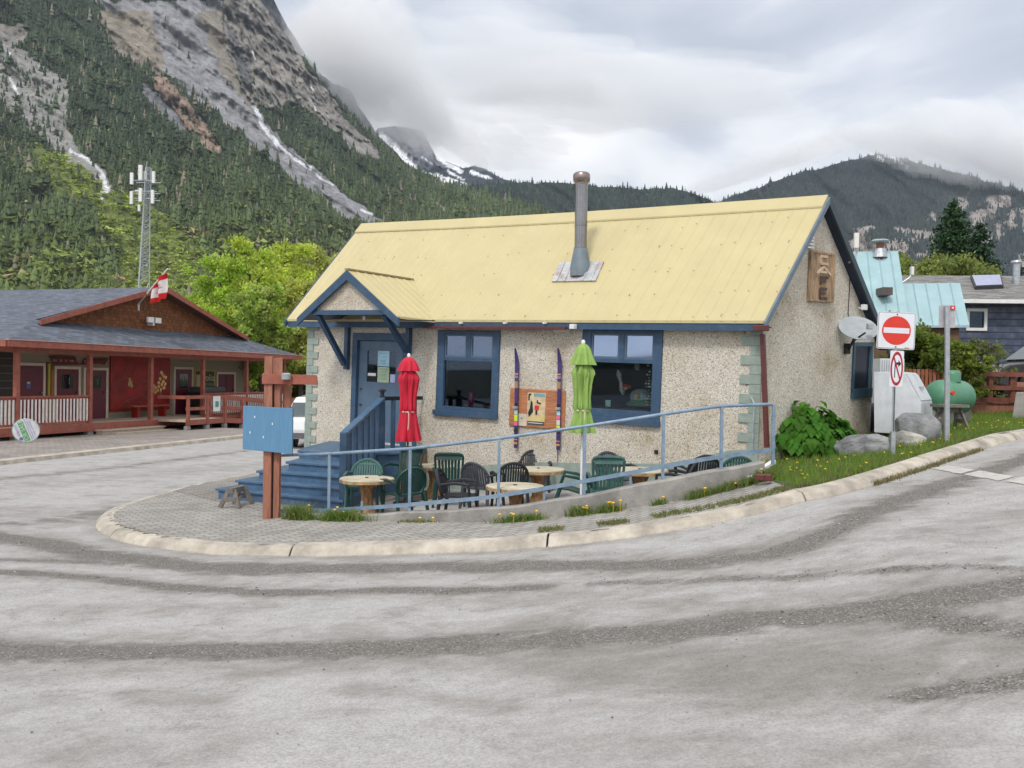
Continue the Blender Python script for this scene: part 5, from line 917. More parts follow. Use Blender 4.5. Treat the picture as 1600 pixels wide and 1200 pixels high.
def boulder(label, px0, px1, py0, py1, Y_, m_, seed, sq=1.):
    import bmesh; r2 = np.random.default_rng(seed); c0 = at((px0 + px1) / 2, (py0 + py1) / 2, Y_); wx = (px1 - px0) / 2 / F * Y_; wz = (py1 - py0) / 2 / F * Y_; b_ = bmesh.new(); bmesh.ops.create_icosphere(b_, subdivisions=5, radius=1); ph = r2.uniform(0, 6, 12)
    pl = r2.normal(0, 1, (12, 3)); pl /= np.linalg.norm(pl, axis=1)[:, None]; ds_ = r2.uniform(.62, .95, 12)
    for v in b_.verts:
        p = np.array(v.co); 
        for q, d_ in zip(pl, ds_):
            e = p @ q - d_
            if e > 0: p = p - q * e * .93
        n_ = p * (1 + .065 * bnz.fractal(Vector(p * 2.2 + ph[:3]), 1., 2., 5)); n_ = np.sign(n_) * np.abs(n_) ** sq
        v.co = (n_[0] * wx * 1.18, n_[1] * wx * .8 * 1.1, n_[2] * wz * 1.5)
    me = bpy.data.meshes.new('boulder'); b_.to_mesh(me); b_.free(); me.materials.append(m_); o = bpy.data.objects.new('boulder', me); COL.objects.link(o); o.location = c0; tag(o, label, 'boulder', 'boulders on the grass bank')
boulder('long flat grey boulder beside the leafy plant', 1303, 1392, 682, 714, 14.0, STONE, 3, .9); boulder('squared grey boulder behind the no entry sign pole', 1398, 1462, 655, 694, 14.9, STONE, 5, .75); boulder('pale angular rock slab in front of the squared boulder', 1396, 1442, 677, 699, 14.5, PALEST, 8, .9)
# ================================================================== ROAD SIGNS
o_ = gp(1394, 712, .12); Ys = o_[1]; tsn = thing('no_entry_sign', 'no entry sign above a no right turn sign on a perforated post', 'road sign', tuple(o_)); RO = lambda px, py, dy=0: at(px, py, Ys + dy)
mb = MB(); z1_ = RO(1397, 488)[2]; mb.tube([(o_[0], Ys, o_[2] - .2), (RO(1400, 488)[0], Ys, z1_)], .024, 4); mb.build('post', GALV, tsn); mb = MB()
for k in range(46): f_ = k / 46; z = o_[2] + .28 + (RO(1397, 605)[2] - o_[2] - .28) * f_; x = o_[0] + (RO(1400, 488)[0] - o_[0]) * (z - o_[2]) / (z1_ - o_[2]); mb.box(x - .006, x + .006, Ys - .026, Ys - .018, z - .006, z + .006)
mb.build('post_holes', BLACK, tsn); mb = MB(); mb.beam((o_[0], Ys, o_[2] - .1), (o_[0] + .004, Ys, o_[2] + .36), .062, .062, (0, 1, 0)); mb.build('post_sleeve', GALV, tsn)
def panel(c, hw_, hh_, r_, m_, name, parent, tilt, thick=.008, out=0, yaw=0):
    Mx_ = Matrix.Translation(Vector(c)) @ Matrix.Rotation(yaw, 4, 'Z') @ Matrix.Rotation(tilt, 4, 'Y'); pts = []
    for cx_, cz_, a0 in ((1, 1, 0), (-1, 1, 90), (-1, -1, 180), (1, -1, 270)):
        for k in range(5): a_ = math.radians(a0 + k * 22.5); pts.append((cx_ * (hw_ - r_) + r_ * math.cos(a_), -out, cz_ * (hh_ - r_) + r_ * math.sin(a_)))
    return MB(lambda x, y, z: Mx_ @ Vector((x, y, z))).prism(pts, (0, thick, 0)).build(name, m_, parent), Mx_
def disc(Mx_, rx, rz, y, m_, name, parent, inner=None, n_=48, th=.0015):
    mb = MB(lambda x, yy, z: Mx_ @ Vector((x, yy, z))); A = [(rx * math.cos(k * 2 * math.pi / n_), y, rz * math.sin(k * 2 * math.pi / n_)) for k in range(n_)]
    if inner is None: mb.prism(A, (0, th, 0))
    else:
        B_ = [(p[0] * inner, y, p[2] * (inner + (1 - inner) * (1 - rx / rz if rz > rx else 0))) for p in A]; mb.add(A + B_ + [(p[0], y + th, p[2]) for p in A + B_], [(k, (k + 1) % n_, n_ + (k + 1) % n_, n_ + k) for k in range(n_)] + [(2 * n_ + k, 3 * n_ + k, 3 * n_ + (k + 1) % n_, 2 * n_ + (k + 1) % n_) for k in range(n_)])
    return mb.build(name, m_, parent)
c0 = RO(1400.5, 516.5, -.04); s_ = Ys / F; b1, Mx1 = panel(c0, 29.6 * s_, 29 * s_, 3.2 * s_, SIGWH, 'sign_plate', tsn, .035)
panel(c0 - np.array((0, .0015, 0)), 28.6 * s_, 28 * s_, 2.8 * s_, mat('sign_line_black', (.03, .03, .035), .4), 'border_line', b1, .035, .001); panel(c0 - np.array((0, .003, 0)), 28.0 * s_, 27.4 * s_, 2.5 * s_, SIGWH, 'sign_face', b1, .035, .001)
disc(Mx1, 22.5 * s_, 22.5 * s_, -.005, SIGRED, 'red_disc', b1); MB(lambda x, y, z: Mx1 @ Vector((x, y, z))).box(-20 * s_, 20 * s_, -.008, -.0055, -4.2 * s_, 4.2 * s_).build('white_bar', SIGWH, b1)
for zz_ in (-25.5, 25): MB(lambda x, y, z: Mx1 @ Vector((x, y, z))).box(-.008, .008, -.012, -.004, zz_ * s_ - .008, zz_ * s_ + .008).build('bolt', BLACK, b1)
MB(lambda x, y, z: Mx1 @ Vector((x, y, z))).box(14 * s_, 21 * s_, -.007, -.004, -27 * s_, -25.4 * s_).build('sticker', mat('sticker_orange', (.65, .35, .06), .5), b1)
c0 = RO(1401, 576, -.06); b2_, Mx2 = panel(c0, 10.5 * s_, 28 * s_, 1.5 * s_, SIGWH, 'turn_plate', tsn, .03); T2 = lambda x, y, z: Mx2 @ Vector((x * s_, y, z * s_))
disc(Mx2, 9.7 * s_, 26.5 * s_, -.003, DKRED, 'red_ring', b2_); disc(Mx2, 7.2 * s_, 21.5 * s_, -.0045, SIGWH, 'ring_centre', b2_)
mb = MB(T2); mb.prism([(-3.6, -.0062, -14), (-2.2, -.0062, -14), (-2.2, -.0062, 6), (2.2, -.0062, 6), (2.2, -.0062, 2.2), (6.6, -.0062, 7.8), (2.2, -.0062, 13.5), (2.2, -.0062, 9.8), (-3.6, -.0062, 9.8)], (0, .0015, 0)); mb.build('arrow', BLACK, b2_)
mb = MB(T2); mb.prism([(-6.2, -.0082, 17), (-4.6, -.0082, 19.5), (6.2, -.0082, -15), (4.9, -.0082, -18.5)], (0, .0015, 0)); mb.build('slash', DKRED, b2_)
o_ = gp(1480, 692, .12); Y2 = o_[1]; tp = thing('metal_signpost', 'grey metal post with the back of a small sign above the grass', 'road sign', tuple(o_)); x1_ = at(1480, 478, Y2); MB().tube([(o_[0], Y2, o_[2] - .2), (x1_[0], Y2, x1_[2])], .040, 6).build('post', GALV, tp)
panel(at(1480, 494.5, Y2 + .055), 12.8 * Y2 / F, 17.5 * Y2 / F, .02, mat('sign_back_metal', (.46, .44, .47), .5, .3), 'sign_plate', tp, .0); p = at(1488.5, 481, Y2 + .04); MB().box(p[0] - .035, p[0] + .04, p[1] - .0, p[1] + .004, p[2] - .035, p[2] + .035).build('red_sticker', SIGRED, tp); MB().box(p[0] - .014, p[0] + .018, p[1] - .003, p[1] - .001, p[2] - .012, p[2] + .014).build('sticker_mark', WHITE, tp)
# ================================================================== PROPANE TANK, TRESTLE, BIN, BARRIER
g = at(1497, 646, 17.2); zg = float(H(g[0], g[1])) + .12; R_ = 33 / F * 17.2; cz_ = at(1497, 621, 17.2)[2]; tk = thing('propane_tank', 'rounded green propane tank with a domed lid on the grass', 'gas tank', (g[0], g[1], zg)); ax = Vector((.8, .6, 0)); Mt = Matrix.Translation((g[0] - .02, g[1] + .3, cz_)) @ ax.to_track_quat('Z', 'Y').to_matrix().to_4x4()
hb_ = [(math.sin(a) * R_ * .83, -.32 - math.cos(a) * R_ * .62) for a in np.linspace(.02, math.pi / 2, 10)]; prof = hb_ + [(r_, -z_ + .0) for r_, z_ in hb_[::-1]]; MB(lambda x, y, z: Mt @ Vector((x, y, z))).lathe(prof, 36).build('tank_shell', TANKG, tk, smooth=True)
d0 = (g[0] - .0, g[1] + .25, cz_ + R_ * .72); MB().lathe([(.155, 0), (.155, .16), (.14, .2), (.1, .23), (.01, .235)], 24, d0).build('valve_dome', TANKG, tk, smooth=True)
for k in (-.35, .35): q_ = ax * k; MB().box(g[0] - .25 + q_.x, g[0] + .22 + q_.x, g[1] + .26 + q_.y, g[1] + .34 + q_.y, zg - .1, cz_ - R_ * .62).build('stand_leg', CONC, tk)
lm = at(1489, 614, 16.75); Ml = Matrix.Translation(lm) @ Matrix.Rotation(math.radians(45), 4, 'Y'); MB(lambda x, y, z: Ml @ Vector((x, y, z))).box(-.032, .032, -.02, .05, -.032, .032).build('hazard_label', SIGRED, tk)
sh_ = sawhorse('trestle', 'grey wooden trestle in front of the green propane tank', (at(1484, 660, 15.9)[0], 15.9, float(H(7.8, 15.9)) + .12), .42, .42, .12, GREYW, .2); MB().box(-.26, .24, -.2, .2, .42, .47).build('plank_top', GREYW, sh_, world=False)
# bin: slanted-front metal cabinet
Yb = 15.6; B0 = at(1366, 668, Yb); b_bin = thing('metal_bin', 'white slant-fronted metal bin with double doors behind the boulders', 'bin', tuple(B0)); ex = Vector((.62, 1.0, 0))
pr_ = [at(1366, 676, Yb), at(1365, 581, Yb), at(1412, 581, Yb), at(1439, 630, Yb), at(1440, 680, Yb)]; MB().prism([tuple(p) for p in pr_], (.62 * 1.3, 1.3, 0)).build('bin_body', BINW, b_bin, bevel=.01)
a, c_ = pr_[2], pr_[3]; u_ = np.array((.62, 1., 0)) * 1.3; nn2 = np.cross(c_ - a, u_); nn2 /= np.linalg.norm(nn2); nn2 *= np.sign(nn2[0])
for f0, f1 in ((.06, .49), (.52, .95)):
    q = [a + u_ * f0 + (c_ - a) * .07, a + u_ * f1 + (c_ - a) * .07, a + u_ * f1 + (c_ - a) * .93, a + u_ * f0 + (c_ - a) * .93]; dd = MB().prism([tuple(x_ + nn2 * .003) for x_ in q], tuple(nn2 * .02)).build('bin_door', BINW, b_bin)
    m_ = a + u_ * (f1 - .05 if f0 < .3 else f0 + .05) + (c_ - a) * .55 + nn2 * .035; MB().box(m_[0] - .02, m_[0] + .02, m_[1] - .04, m_[1] + .04, m_[2] - .03, m_[2] + .03).build('latch', GALV, dd)
Yl = 17.2; P0 = at(1375, 582, Yl); tt_ = thing('ribbed_unit', 'white ribbed ventilation unit rising behind the metal bin', 'ventilation unit', tuple(P0)); z0_, z1_ = at(1375, 600, Yl)[2], at(1375, 560, Yl)[2]; x0_, x1_ = P0[0], at(1413, 570, Yl)[0]; MB().box(x0_, x1_, Yl, Yl + .5, z0_ - 1.2, z1_).build('casing', BINW, tt_); mb = MB(); [mb.box(x, x + .015, Yl - .012, Yl, z0_, z1_ - .03) for x in np.arange(x0_ + .03, x1_ - .03, .045)]; mb.build('ribs', GALV, tt_)
q = [at(1581, 655, 18.0), at(1587, 613, 18.0), at(1618, 613, 18.0), at(1628, 655, 18.0)]; o = thing('concrete_barrier', 'pale concrete road barrier at the edge of the lawn', 'barrier', tuple(q[0])); q0 = np.array([tuple(x_) for x_ in q]); mb = MB(); mb.add([tuple(p) for p in q0] + [tuple(p + np.array((1.4, 1.2, 0)) * (1 if i in (0, 3) else 1)) for i, p in enumerate(q0)], [(0, 1, 2, 3), (7, 6, 5, 4), (0, 4, 5, 1), (1, 5, 6, 2), (2, 6, 7, 3), (3, 7, 4, 0)]); mb.build('barrier_body', CONC, o, bevel=.02)
# ================================================================== COMMUNITY BUILDING ON THE LEFT
YL = 1.276; LU = np.array([math.cos(YL), math.sin(YL), 0]); LV = np.array([-math.sin(YL), math.cos(YL), 0]); LO_ = np.array([-15.5, 28.0, 0.])
def LB(s, v, z): return LO_ + LU * s + LV * v + np.array([0, 0, z])
def lpx(px, py, v=2.): r = hit(px, py, LB(0, v, 0), LU, np.array([0, 0, 1.])); return r
lb = thing('porch_building', 'low taupe building with a blue grey shingle roof and red posted porch', 'building', tuple(LB(7, 4, 0))); DZ_ = .45; EZ = 3.15
mb = MB(LB); mb.box(-2, 15.7, 2.0, 2.2, -.2, 3.2); mb.box(-2, -1.8, 2.2, 14, -.2, 3.2); mb.box(15.5, 15.7, 2.2, 14, -.2, 3.2); mb.box(-2, 15.7, 13.8, 14, -.2, 3.2)
m, t, b, tc_ = base('taupe_clapboard', .8); sx_ = N(t, 'ShaderNodeSeparateXYZ'); t.links.new(tc_.outputs['Object'], sx_.inputs[0]); md = N(t, 'ShaderNodeMath', operation='MODULO'); md.inputs[1].default_value = .13; ad_ = N(t, 'ShaderNodeMath', operation='ADD'); ad_.inputs[1].default_value = 10; t.links.new(sx_.outputs[2], ad_.inputs[0]); t.links.new(ad_.outputs[0], md.inputs[0])
cr = ramp(t, [(0, (.15, .13, .09)), (.012, (.30, .26, .19)), (1, (.30, .26, .19))], md.outputs[0]); t.links.new(cr.outputs[0], b.inputs['Base Color']); addbump(t, b, md.outputs[0], .5, .1)
mb.build('wall', m, lb)
# roof
sc0 = 7.65; zr = 5.62; sl0 = (zr - EZ) / (sc0 + .9); ER = 2 * sc0 + .9
ttop = 1.2; zpt = EZ + sl0 * (ttop + .6) * 1.55; kz = (zpt - EZ) / sl0
Lr = [LB(-.9, -.6, EZ), LB(ER, -.6, EZ), LB(ER - kz, ttop, zpt), LB(-.9 + kz, ttop, zpt)]
quads_uv('roof', [[tuple(p) for p in Lr], [tuple(p) for p in (LB(-.9, 16, EZ), LB(-.9, -.6, EZ), LB(-.9 + kz, ttop, zpt), LB(-.9 + kz, 16, zpt))], [tuple(p) for p in (LB(-.9 + kz, 16, zpt), LB(-.9 + kz, ttop, zpt), LB(sc0, .55, zr), LB(sc0, 16, zr))],
  [tuple(p) for p in (LB(ER, -.6, EZ), LB(ER, 16, EZ), LB(ER - kz, 16, zpt), LB(ER - kz, ttop, zpt))], [tuple(p) for p in (LB(ER - kz, ttop, zpt), LB(ER - kz, 16, zpt), LB(sc0, 16, zr), LB(sc0, .55, zr))]], SHING, lb)
quads_uv('gable_shakes', [[tuple(LB(-.9 + kz + .1, ttop - .05, zpt - .05)), tuple(LB(ER - kz - .1, ttop - .05, zpt - .05)), tuple(LB(sc0, ttop - .05, zr - .1))]], CEDSH, lb)
for sg, s_ in ((1, -.9 + kz - .25), (-1, ER - kz + .25)):
    zz_ = zpt - .25 * sl0; MB(LB).prism([(s_, ttop - .55, zz_ + .05), (sc0, ttop - .68, zr + .06), (sc0, ttop - .68, zr - .15), (s_, ttop - .55, zz_ - .13)], (0, .05, 0)).build('rake_board', REDW, lb)
    MB(LB).prism([(s_, ttop - .5, zz_ - .08), (sc0, ttop - .63, zr - .09), (sc0, ttop, zr - .09), (s_, ttop, zz_ - .08)], (0, 0, -.02)).build('rake_soffit', mat('soffit_brown', (.09, .05, .035), .8), lb)
    MB(LB).add([(s_, ttop - .58, zz_ + .075), (sc0, ttop - .71, zr + .085), (sc0, ttop + .2, zr + .085), (s_, ttop + .2, zz_ + .075), (s_, ttop - .58, zz_ + .05), (sc0, ttop - .71, zr + .06), (sc0, ttop + .2, zr + .06), (s_, ttop + .2, zz_ + .05)], [(0, 1, 2, 3), (7, 6, 5, 4), (0, 4, 5, 1), (2, 6, 7, 3), (0, 3, 7, 4), (1, 5, 6, 2)]) if False else None
MB(LB).box(-.92, ER + .02, -.66, -.6, EZ - .2, EZ - .01).build('fascia', REDW, lb); MB(LB).box(-.95, ER + .05, -.69, -.58, EZ - .0, EZ + .03).build('drip_edge', mat('drip_edge_pink', (.5, .3, .26), .6), lb)
MB(LB).box(-.98, -.92, -.6, 6, EZ - .2, EZ - .01).build('fascia', REDW, lb); MB(LB).box(ER + .02, ER + .08, -.6, 9, EZ - .2, EZ - .01).build('fascia', REDW, lb)
MB(LB).box(-.9, ER, -.6, 2.0, EZ - .16, EZ - .13).build('porch_ceiling', mat('porch_ceiling_tan', (.30, .25, .19), .8), lb)
MB(LB).box(-1, 16, -.12, .02, EZ - .34, EZ - .165).build('porch_beam', REDW, lb)
MB(LB).box(-1.2, 6.55, -.1, 2.0, DZ_ - .08, DZ_).build('deck_boards', PLANK, lb); MB(LB).box(6.55, 16, -.1, 2.0, DZ_ - .08, DZ_).build('deck_boards', PLANK, lb); MB(LB).box(-1.2, 16, -.14, -.101, DZ_ - .27, DZ_ - .0).build('deck_fascia', REDW, lb)
PS = [0, 3.08, 6.2, 9.37, 12.5, 15.6]
for s_ in PS: MB(LB).box(s_ - .07, s_ + .07, -.09, .05, DZ_, EZ - .34).build('porch_post', REDW, lb); MB(LB).box(s_ - .12, s_ + .12, -.1, .12, -.3, DZ_ - .27).build('pier', CONC, lb)
def railing(s0, s1, white=True):
    MB(LB).box(s0, s1, -.09, .05, DZ_ + .92, DZ_ + .97).build('rail_cap', REDW, lb); MB(LB).box(s0, s1, -.04, .0, DZ_ + .84, DZ_ + .92).build('rail', REDW, lb); MB(LB).box(s0, s1, -.045, .005, DZ_ + .02, DZ_ + .17).build('rail', REDW, lb)
    n_ = int((s1 - s0) / .14)
    for k in range(n_): s_ = s0 + (k + .5) * (s1 - s0) / n_; MB(LB).box(s_ - .028, s_ + .028, -.065, -.041, DZ_ + .1, DZ_ + .86).build('baluster', mat('baluster_pink', (.80, .68, .64), .6) if k % 3 else WHITE, lb)
railing(-1.1, -.07); railing(.07, 3.01); railing(9.44, 12.43); railing(12.57, 15.53)
mb = MB(LB); mb.box(3.2, 6.5, -.48, -.15, .17, .215); mb.box(3.25, 6.45, -.44, -.16, -.0, .165); mb.box(3.6, 6.75, -.8, -.49, .05, .095); mb.box(3.65, 6.7, -.78, -.5, -.05, .045)
st2 = thing('porch_steps', 'pale plank steps up to the red porch', 'steps', tuple(LB(5, -.5, 0))); mb.build('step_boards', PLANK, st2)
# ramp in front (s 6.3 .. 13)
rp_ = thing('access_ramp', 'red stained wooden ramp with rails in front of the porch', 'ramp', tuple(LB(9, -.8, 0)))
mb = MB(LB); mb.box(6.5, 9.0, -1.35, -.15, DZ_ - .08, DZ_ - .01); mb.add([(9.0, -1.35, DZ_ - .01), (15.0, -1.35, .0), (15.0, -.2, .0), (9.0, -.2, DZ_ - .01), (9.0, -1.35, DZ_ - .08), (15.0, -1.35, -.07), (15.0, -.2, -.07), (9.0, -.2, DZ_ - .08)], [(0, 1, 2, 3), (7, 6, 5, 4), (0, 4, 5, 1), (1, 5, 6, 2), (2, 6, 7, 3), (3, 7, 4, 0)]); mb.build('ramp_deck', PLANK, rp_)
rz_ = lambda s_: DZ_ if s_ < 9 else DZ_ * (1 - (s_ - 9) / 6.0)
for v0 in (-1.38, -.28):
    for a_, b3 in ((6.5, 9.0), (9.0, 14.6)):
        if v0 > -1: 
            if a_ < 8: continue
        for dz, hh in ((.86, .13), (.42, .12), (-.1, .2)): MB(LB).beam((a_, v0, rz_(a_) + dz), (b3, v0, rz_(b3) + dz), .04, hh).build('ramp_rail', REDW, rp_)
    for s_ in ((6.6, 7.8, 8.95, 10.2, 12.2, 14.5) if v0 < -1 else (9.5, 11.8, 14.3)): MB(LB).box(s_ - .055, s_ + .055, v0 - .06, v0 + .03, rz_(s_) - .22, rz_(s_) + .93).build('ramp_post', REDW, rp_); MB(LB).box(s_ - .09, s_ + .09, v0 - .06, v0 + .1, -.3, max(rz_(s_) - .23, -.1)).build('pier', CONC, rp_)
MB(LB).beam((6.5, -1.38, DZ_ + .86), (6.5, -.1, DZ_ + .86), .04, .13).build('ramp_rail', REDW, rp_)
p = LB(8.35, -1.46, DZ_ + .62); o = MB(LB).box(8.1, 8.55, -1.45, -1.43, DZ_ + .28, DZ_ + .88).build('access_notice', WHITE, None, loc=tuple(p)); tag(o, 'white notice with a green symbol tied to the ramp rail', 'notice'); oo = MB(LB).box(8.22, 8.43, -1.456, -1.451, DZ_ + .45, DZ_ + .68).build('symbol', mat('sym_green', (.05, .3, .2), .6), o)
# doors, murals, posters on the porch wall
def ldoor(pxa, pya, pxb, pyb, win, nm='door', lower=True):
    a_, c_ = lpx(pxa, pya, 1.97), lpx(pxb, pyb, 1.97); s0, s1, z1_, z0 = a_[0], c_[0], a_[1], (DZ_ if lower else c_[1]); mb = MB(LB); e = .1
    d = MB(LB).box(s0 + e, s1 - e, 1.95, 1.99, z0, z1_ - e).build('door', MAROON, lb); mb.box(s0, s0 + e, 1.93, 1.995, z0, z1_); mb.box(s1 - e, s1, 1.93, 1.995, z0, z1_); mb.box(s0 + e, s1 - e, 1.93, 1.995, z1_ - e, z1_); mb.build('door_trim', CREAM, d)
    w_ = s1 - s0 - 2 * e
    if win: MB(LB).box(s0 + e + w_ * .25, s1 - e - w_ * .25, 1.94, 1.948, z0 + 1.15, z1_ - e - .2).build('pane', mat('dark_glass', (.01, .012, .02), .05, spec=.9), d); [MB(LB).box(s0 + e + w_ * f_, s0 + e + w_ * f_ + .03, 1.93, 1.939, z0 + 1.3, z1_ - e - .3).build('reflection_strip', mat('reflection_grey', (.16, .19, .23), .5), d) for f_ in (.55,)]  # grey strip in front of the pane is a painted reflection
    MB(LB).box(s1 - e - .14, s1 - e - .06, 1.88, 1.95, z0 + .98, z0 + 1.04).build('handle', STEEL, d); return d, (s0 + e, s1 - e, z0, z1_ - e)
d1, q = ldoor(20, 566, 69, 690, False); MB(LB).box(q[0] + .45, q[0] + .62, 1.935, 1.949, 1.62, 1.85).build('badge', mat('badge_blue', (.10, .12, .3), .6), d1); MB(LB).box(q[0] + .47, q[0] + .60, 1.93, 1.934, 1.78, 1.85).build('badge_eyes', mat('badge_cream', (.5, .5, .4), .6), d1)
ldoor(84, 572, 124, 690, True); ldoor(130, 574, 167, 690, True); ldoor(271, 573, 300, 690, True); d5, q = ldoor(338, 581, 366, 690, False); MB(LB).box((q[0] + q[1]) / 2 - .012, (q[0] + q[1]) / 2 + .012, 1.94, 1.949, q[2], q[3]).build('door_gap', BLACK, d5)
a_, c_ = lpx(173, 553, 1.94), lpx(265, 643, 1.94); mu = thing('red_mural', 'large red board painted with thin branches on the porch wall', 'mural', tuple(LB((a_[0] + c_[0]) / 2, 1.95, DZ_))); MB(LB).box(a_[0], c_[0], 1.93, 1.97, DZ_ + .25, a_[1]).build('board', MURAL, mu); S_ = lambda f_: a_[0] + (c_[0] - a_[0]) * f_; Zm = lambda f_: a_[1] + (DZ_ + .25 - a_[1]) * f_
mb = MB(LB)
for br_ in ([(.02, .5), (.2, .42), (.45, .40), (.62, .48), (.7, .62)], [(.02, .55), (.15, .75), (.3, .85)], [(.15, .42), (.25, .2), (.3, .02)], [(.3, .4), (.4, .2), (.45, .05)], [(.05, .2), (.18, .05)], [(.5, .7), (.6, .82), (.66, .9)], [(.1, .95), (.3, .8), (.5, .72), (.58, .55)]): mb.tube([(S_(x), 1.927, Zm(y)) for x, y in br_], .012, 4)
mb.build('painted_branches', mat('branch_tan', (.30, .12, .05), .7), mu); mb = MB(LB)
for x, y in ((.3, .48), (.32, .5), (.29, .53), (.33, .55), (.30, .45)): mb.box(S_(x) - .06, S_(x) + .06, 1.92, 1.926, Zm(y) - .07, Zm(y) + .07)
mb.build('painted_leaves', mat('leaf_gold', (.55, .42, .18), .7), mu)
o = thing('leaf_sculpture', 'branch of cut gold leaves standing before the red mural', 'sculpture', tuple(LB(7.0, .5, DZ_ + .9))); mb = MB(); pp = []
for k, (px_, py_) in enumerate([(252, 582), (256, 588), (250, 592), (255, 596), (259, 590), (253, 601), (248, 604), (243, 606), (240, 603), (246, 610), (242, 613), (256, 606), (251, 609), (258, 600), (254, 586), (248, 598), (240, 610)]):
    p = at(px_, py_, 34.5); a_ = random.uniform(0, 3); mb.prism([(p[0] + .06 * math.cos(a_ + j * 1.257) * (1, .5)[j % 2], p[1], p[2] + .075 * math.sin(a_ + j * 1.257)) for j in range(5)], (0, .015, 0))
mb.build('leaves', mat('gold_leaf', (.5, .34, .12), .6), o); MB().tube([tuple(at(250, 622, 34.6)), tuple(at(253, 606, 34.6)), tuple(at(256, 590, 34.6)), tuple(at(254, 583, 34.6))], .015, 5).build('branch', GREYW, o)
def wallsheet(name, lab, cat, pa, pb_, m_, v=1.94, zz_=None): a_, c_ = lpx(*pa, v), lpx(*pb_, v); o = thing(name, lab, cat, tuple(LB(a_[0], v, c_[1]))); MB(LB).box(a_[0], c_[0], v, v + .03, c_[1], a_[1]).build('board', m_, o); return o, a_, c_
o, a_, c_ = wallsheet('poster', 'yellow framed poster between the two right porch doors', 'poster', (304, 578), (336, 607), mat('poster_yellow', (.45, .32, .04), .6)); f1 = lambda x, y: (a_[0] + (c_[0] - a_[0]) * x, a_[1] + (c_[1] - a_[1]) * y)
for q, mm in (((.06, .06, .94, .94), mat('poster_dark', (.03, .045, .04), .6)), ((.08, .25, .35, .92), mat('poster_tan', (.45, .33, .18), .6)), ((.42, .70, .9, .85), mat('poster_leaf', (.08, .16, .06), .6))): A_, B3 = f1(q[0], q[1]), f1(q[2], q[3]); MB(LB).box(A_[0], B3[0], 1.93 - .002 * q[1], 1.938, B3[1], A_[1]).build('picture', mm, o)
A_ = f1(.68, .42); text('volio', .42, mat('poster_letter', (.6, .5, .2), .6), 'lettering', o, frame(LB(A_[0], 1.925, A_[1]), LU, (0, 0, 1)), .002)
for k, (q, lab, tx) in enumerate((([(77, 556), (117, 557), (124, 568), (130, 570), (88, 570)], 'long maroon shaped signboard over the first porch doors', 'CUSTOMER INFO'), ([(128, 570), (134, 561), (170, 560), (164, 570)], 'shorter maroon shaped signboard left of the red mural', 'CENTRE INC'))):
    Pq = [lpx(x, y, 1.9) for x, y in q]; o = thing('shaped_signboard', lab, 'sign', tuple(LB(Pq[0][0], 1.9, Pq[0][1])), 'maroon signboards above the porch doors'); MB(LB).prism([(p[0], 1.9, p[1]) for p in Pq], (0, .04, 0)).build('board', mat('sign_maroon', (.12, .015, .012), .6), o)
    cx_ = sum(p[0] for p in Pq) / len(Pq); mq = MB(LB); x_ = cx_ - (.75 if k == 0 else .4)
    while x_ < cx_ + (.75 if k == 0 else .4): w_ = random.uniform(.04, .12); mq.box(x_, x_ + w_, 1.893, 1.899, (Pq[0][1] + Pq[-1][1]) / 2 - .04, (Pq[0][1] + Pq[-1][1]) / 2 + .04); x_ += w_ + (.03 if random.random() < .8 else .14)
    mq.build('lettering', mat('sign_pink', (.36, .17, .15), .6), o)
o, a_, c_ = wallsheet('ski_display', 'yellow and orange old skis hung between the first two porch doors', 'skis', (73, 566), (84, 622), mat('brown_board', (.13, .07, .03), .7)); 
for k, x in enumerate((.25, .7)): s_ = a_[0] + (c_[0] - a_[0]) * x; MB(LB).box(s_ - .05, s_ + .05, 1.9, 1.93, c_[1] + .1, a_[1] - .05 - .2 * k).build('ski', mat('old_ski%d' % k, ((.42, .33, .04), (.4, .12, .02))[k], .5), o)
o, a_, c_ = wallsheet('dark_display_case', 'dark slatted display case at the far left of the porch', 'display case', (-12, 550), (20, 621), mat('case_dark', (.04, .035, .03), .7)); mb = MB(LB)
for k in range(5): mb.box(a_[0], c_[0], 1.9, 1.93, c_[1] + .25 * k + .3, c_[1] + .25 * k + .33)
mb.build('slats', mat('case_slat', (.14, .12, .1), .7), o); o2 = MB(LB).box(-1.0, -.25, .9, 1.5, DZ_, DZ_ + 1.1).build('newspaper_box', mat('box_brown', (.14, .05, .03), .7), None, loc=tuple(LB(-.6, 1.2, DZ_))); tag(o2, 'small brown crate stand behind the leftmost porch railing', 'stand')
o = thing('porch_bench', 'red wooden bench below the red mural', 'bench', tuple(LB(7.5, 1.5, DZ_))); b0, b1_ = lpx(202, 650, 1.4)[0], lpx(262, 650, 1.4)[0]; MB(LB).box(b0, b1_, 1.2, 1.6, DZ_ + .42, DZ_ + .48).build('seat', REDW, o); [MB(LB).box(s_ - .06, s_ + .06, 1.25, 1.55, DZ_, DZ_ + .42).build('leg', MURAL, o) for s_ in (b0 + .35, b1_ - .35)]
s_ = lpx(318, 620, 1.2)[0]; o = thing('barbecue', 'dark covered barbecue behind the right porch railing', 'barbecue', tuple(LB(s_, 1.2, DZ_))); MB(LB).box(s_ - .7, s_ + 1.1, .8, 1.5, DZ_, DZ_ + .95).build('cart', BLACK, o); MB(LB).prism([(s_ - .7, .8, DZ_ + .95), (s_ - .6, .8, DZ_ + 1.2), (s_ + 1.0, .8, DZ_ + 1.2), (s_ + 1.1, .8, DZ_ + .95)], (0, .7, 0)).build('lid', mat('lid_grey', (.06, .065, .07), .4), o, bevel=.05)
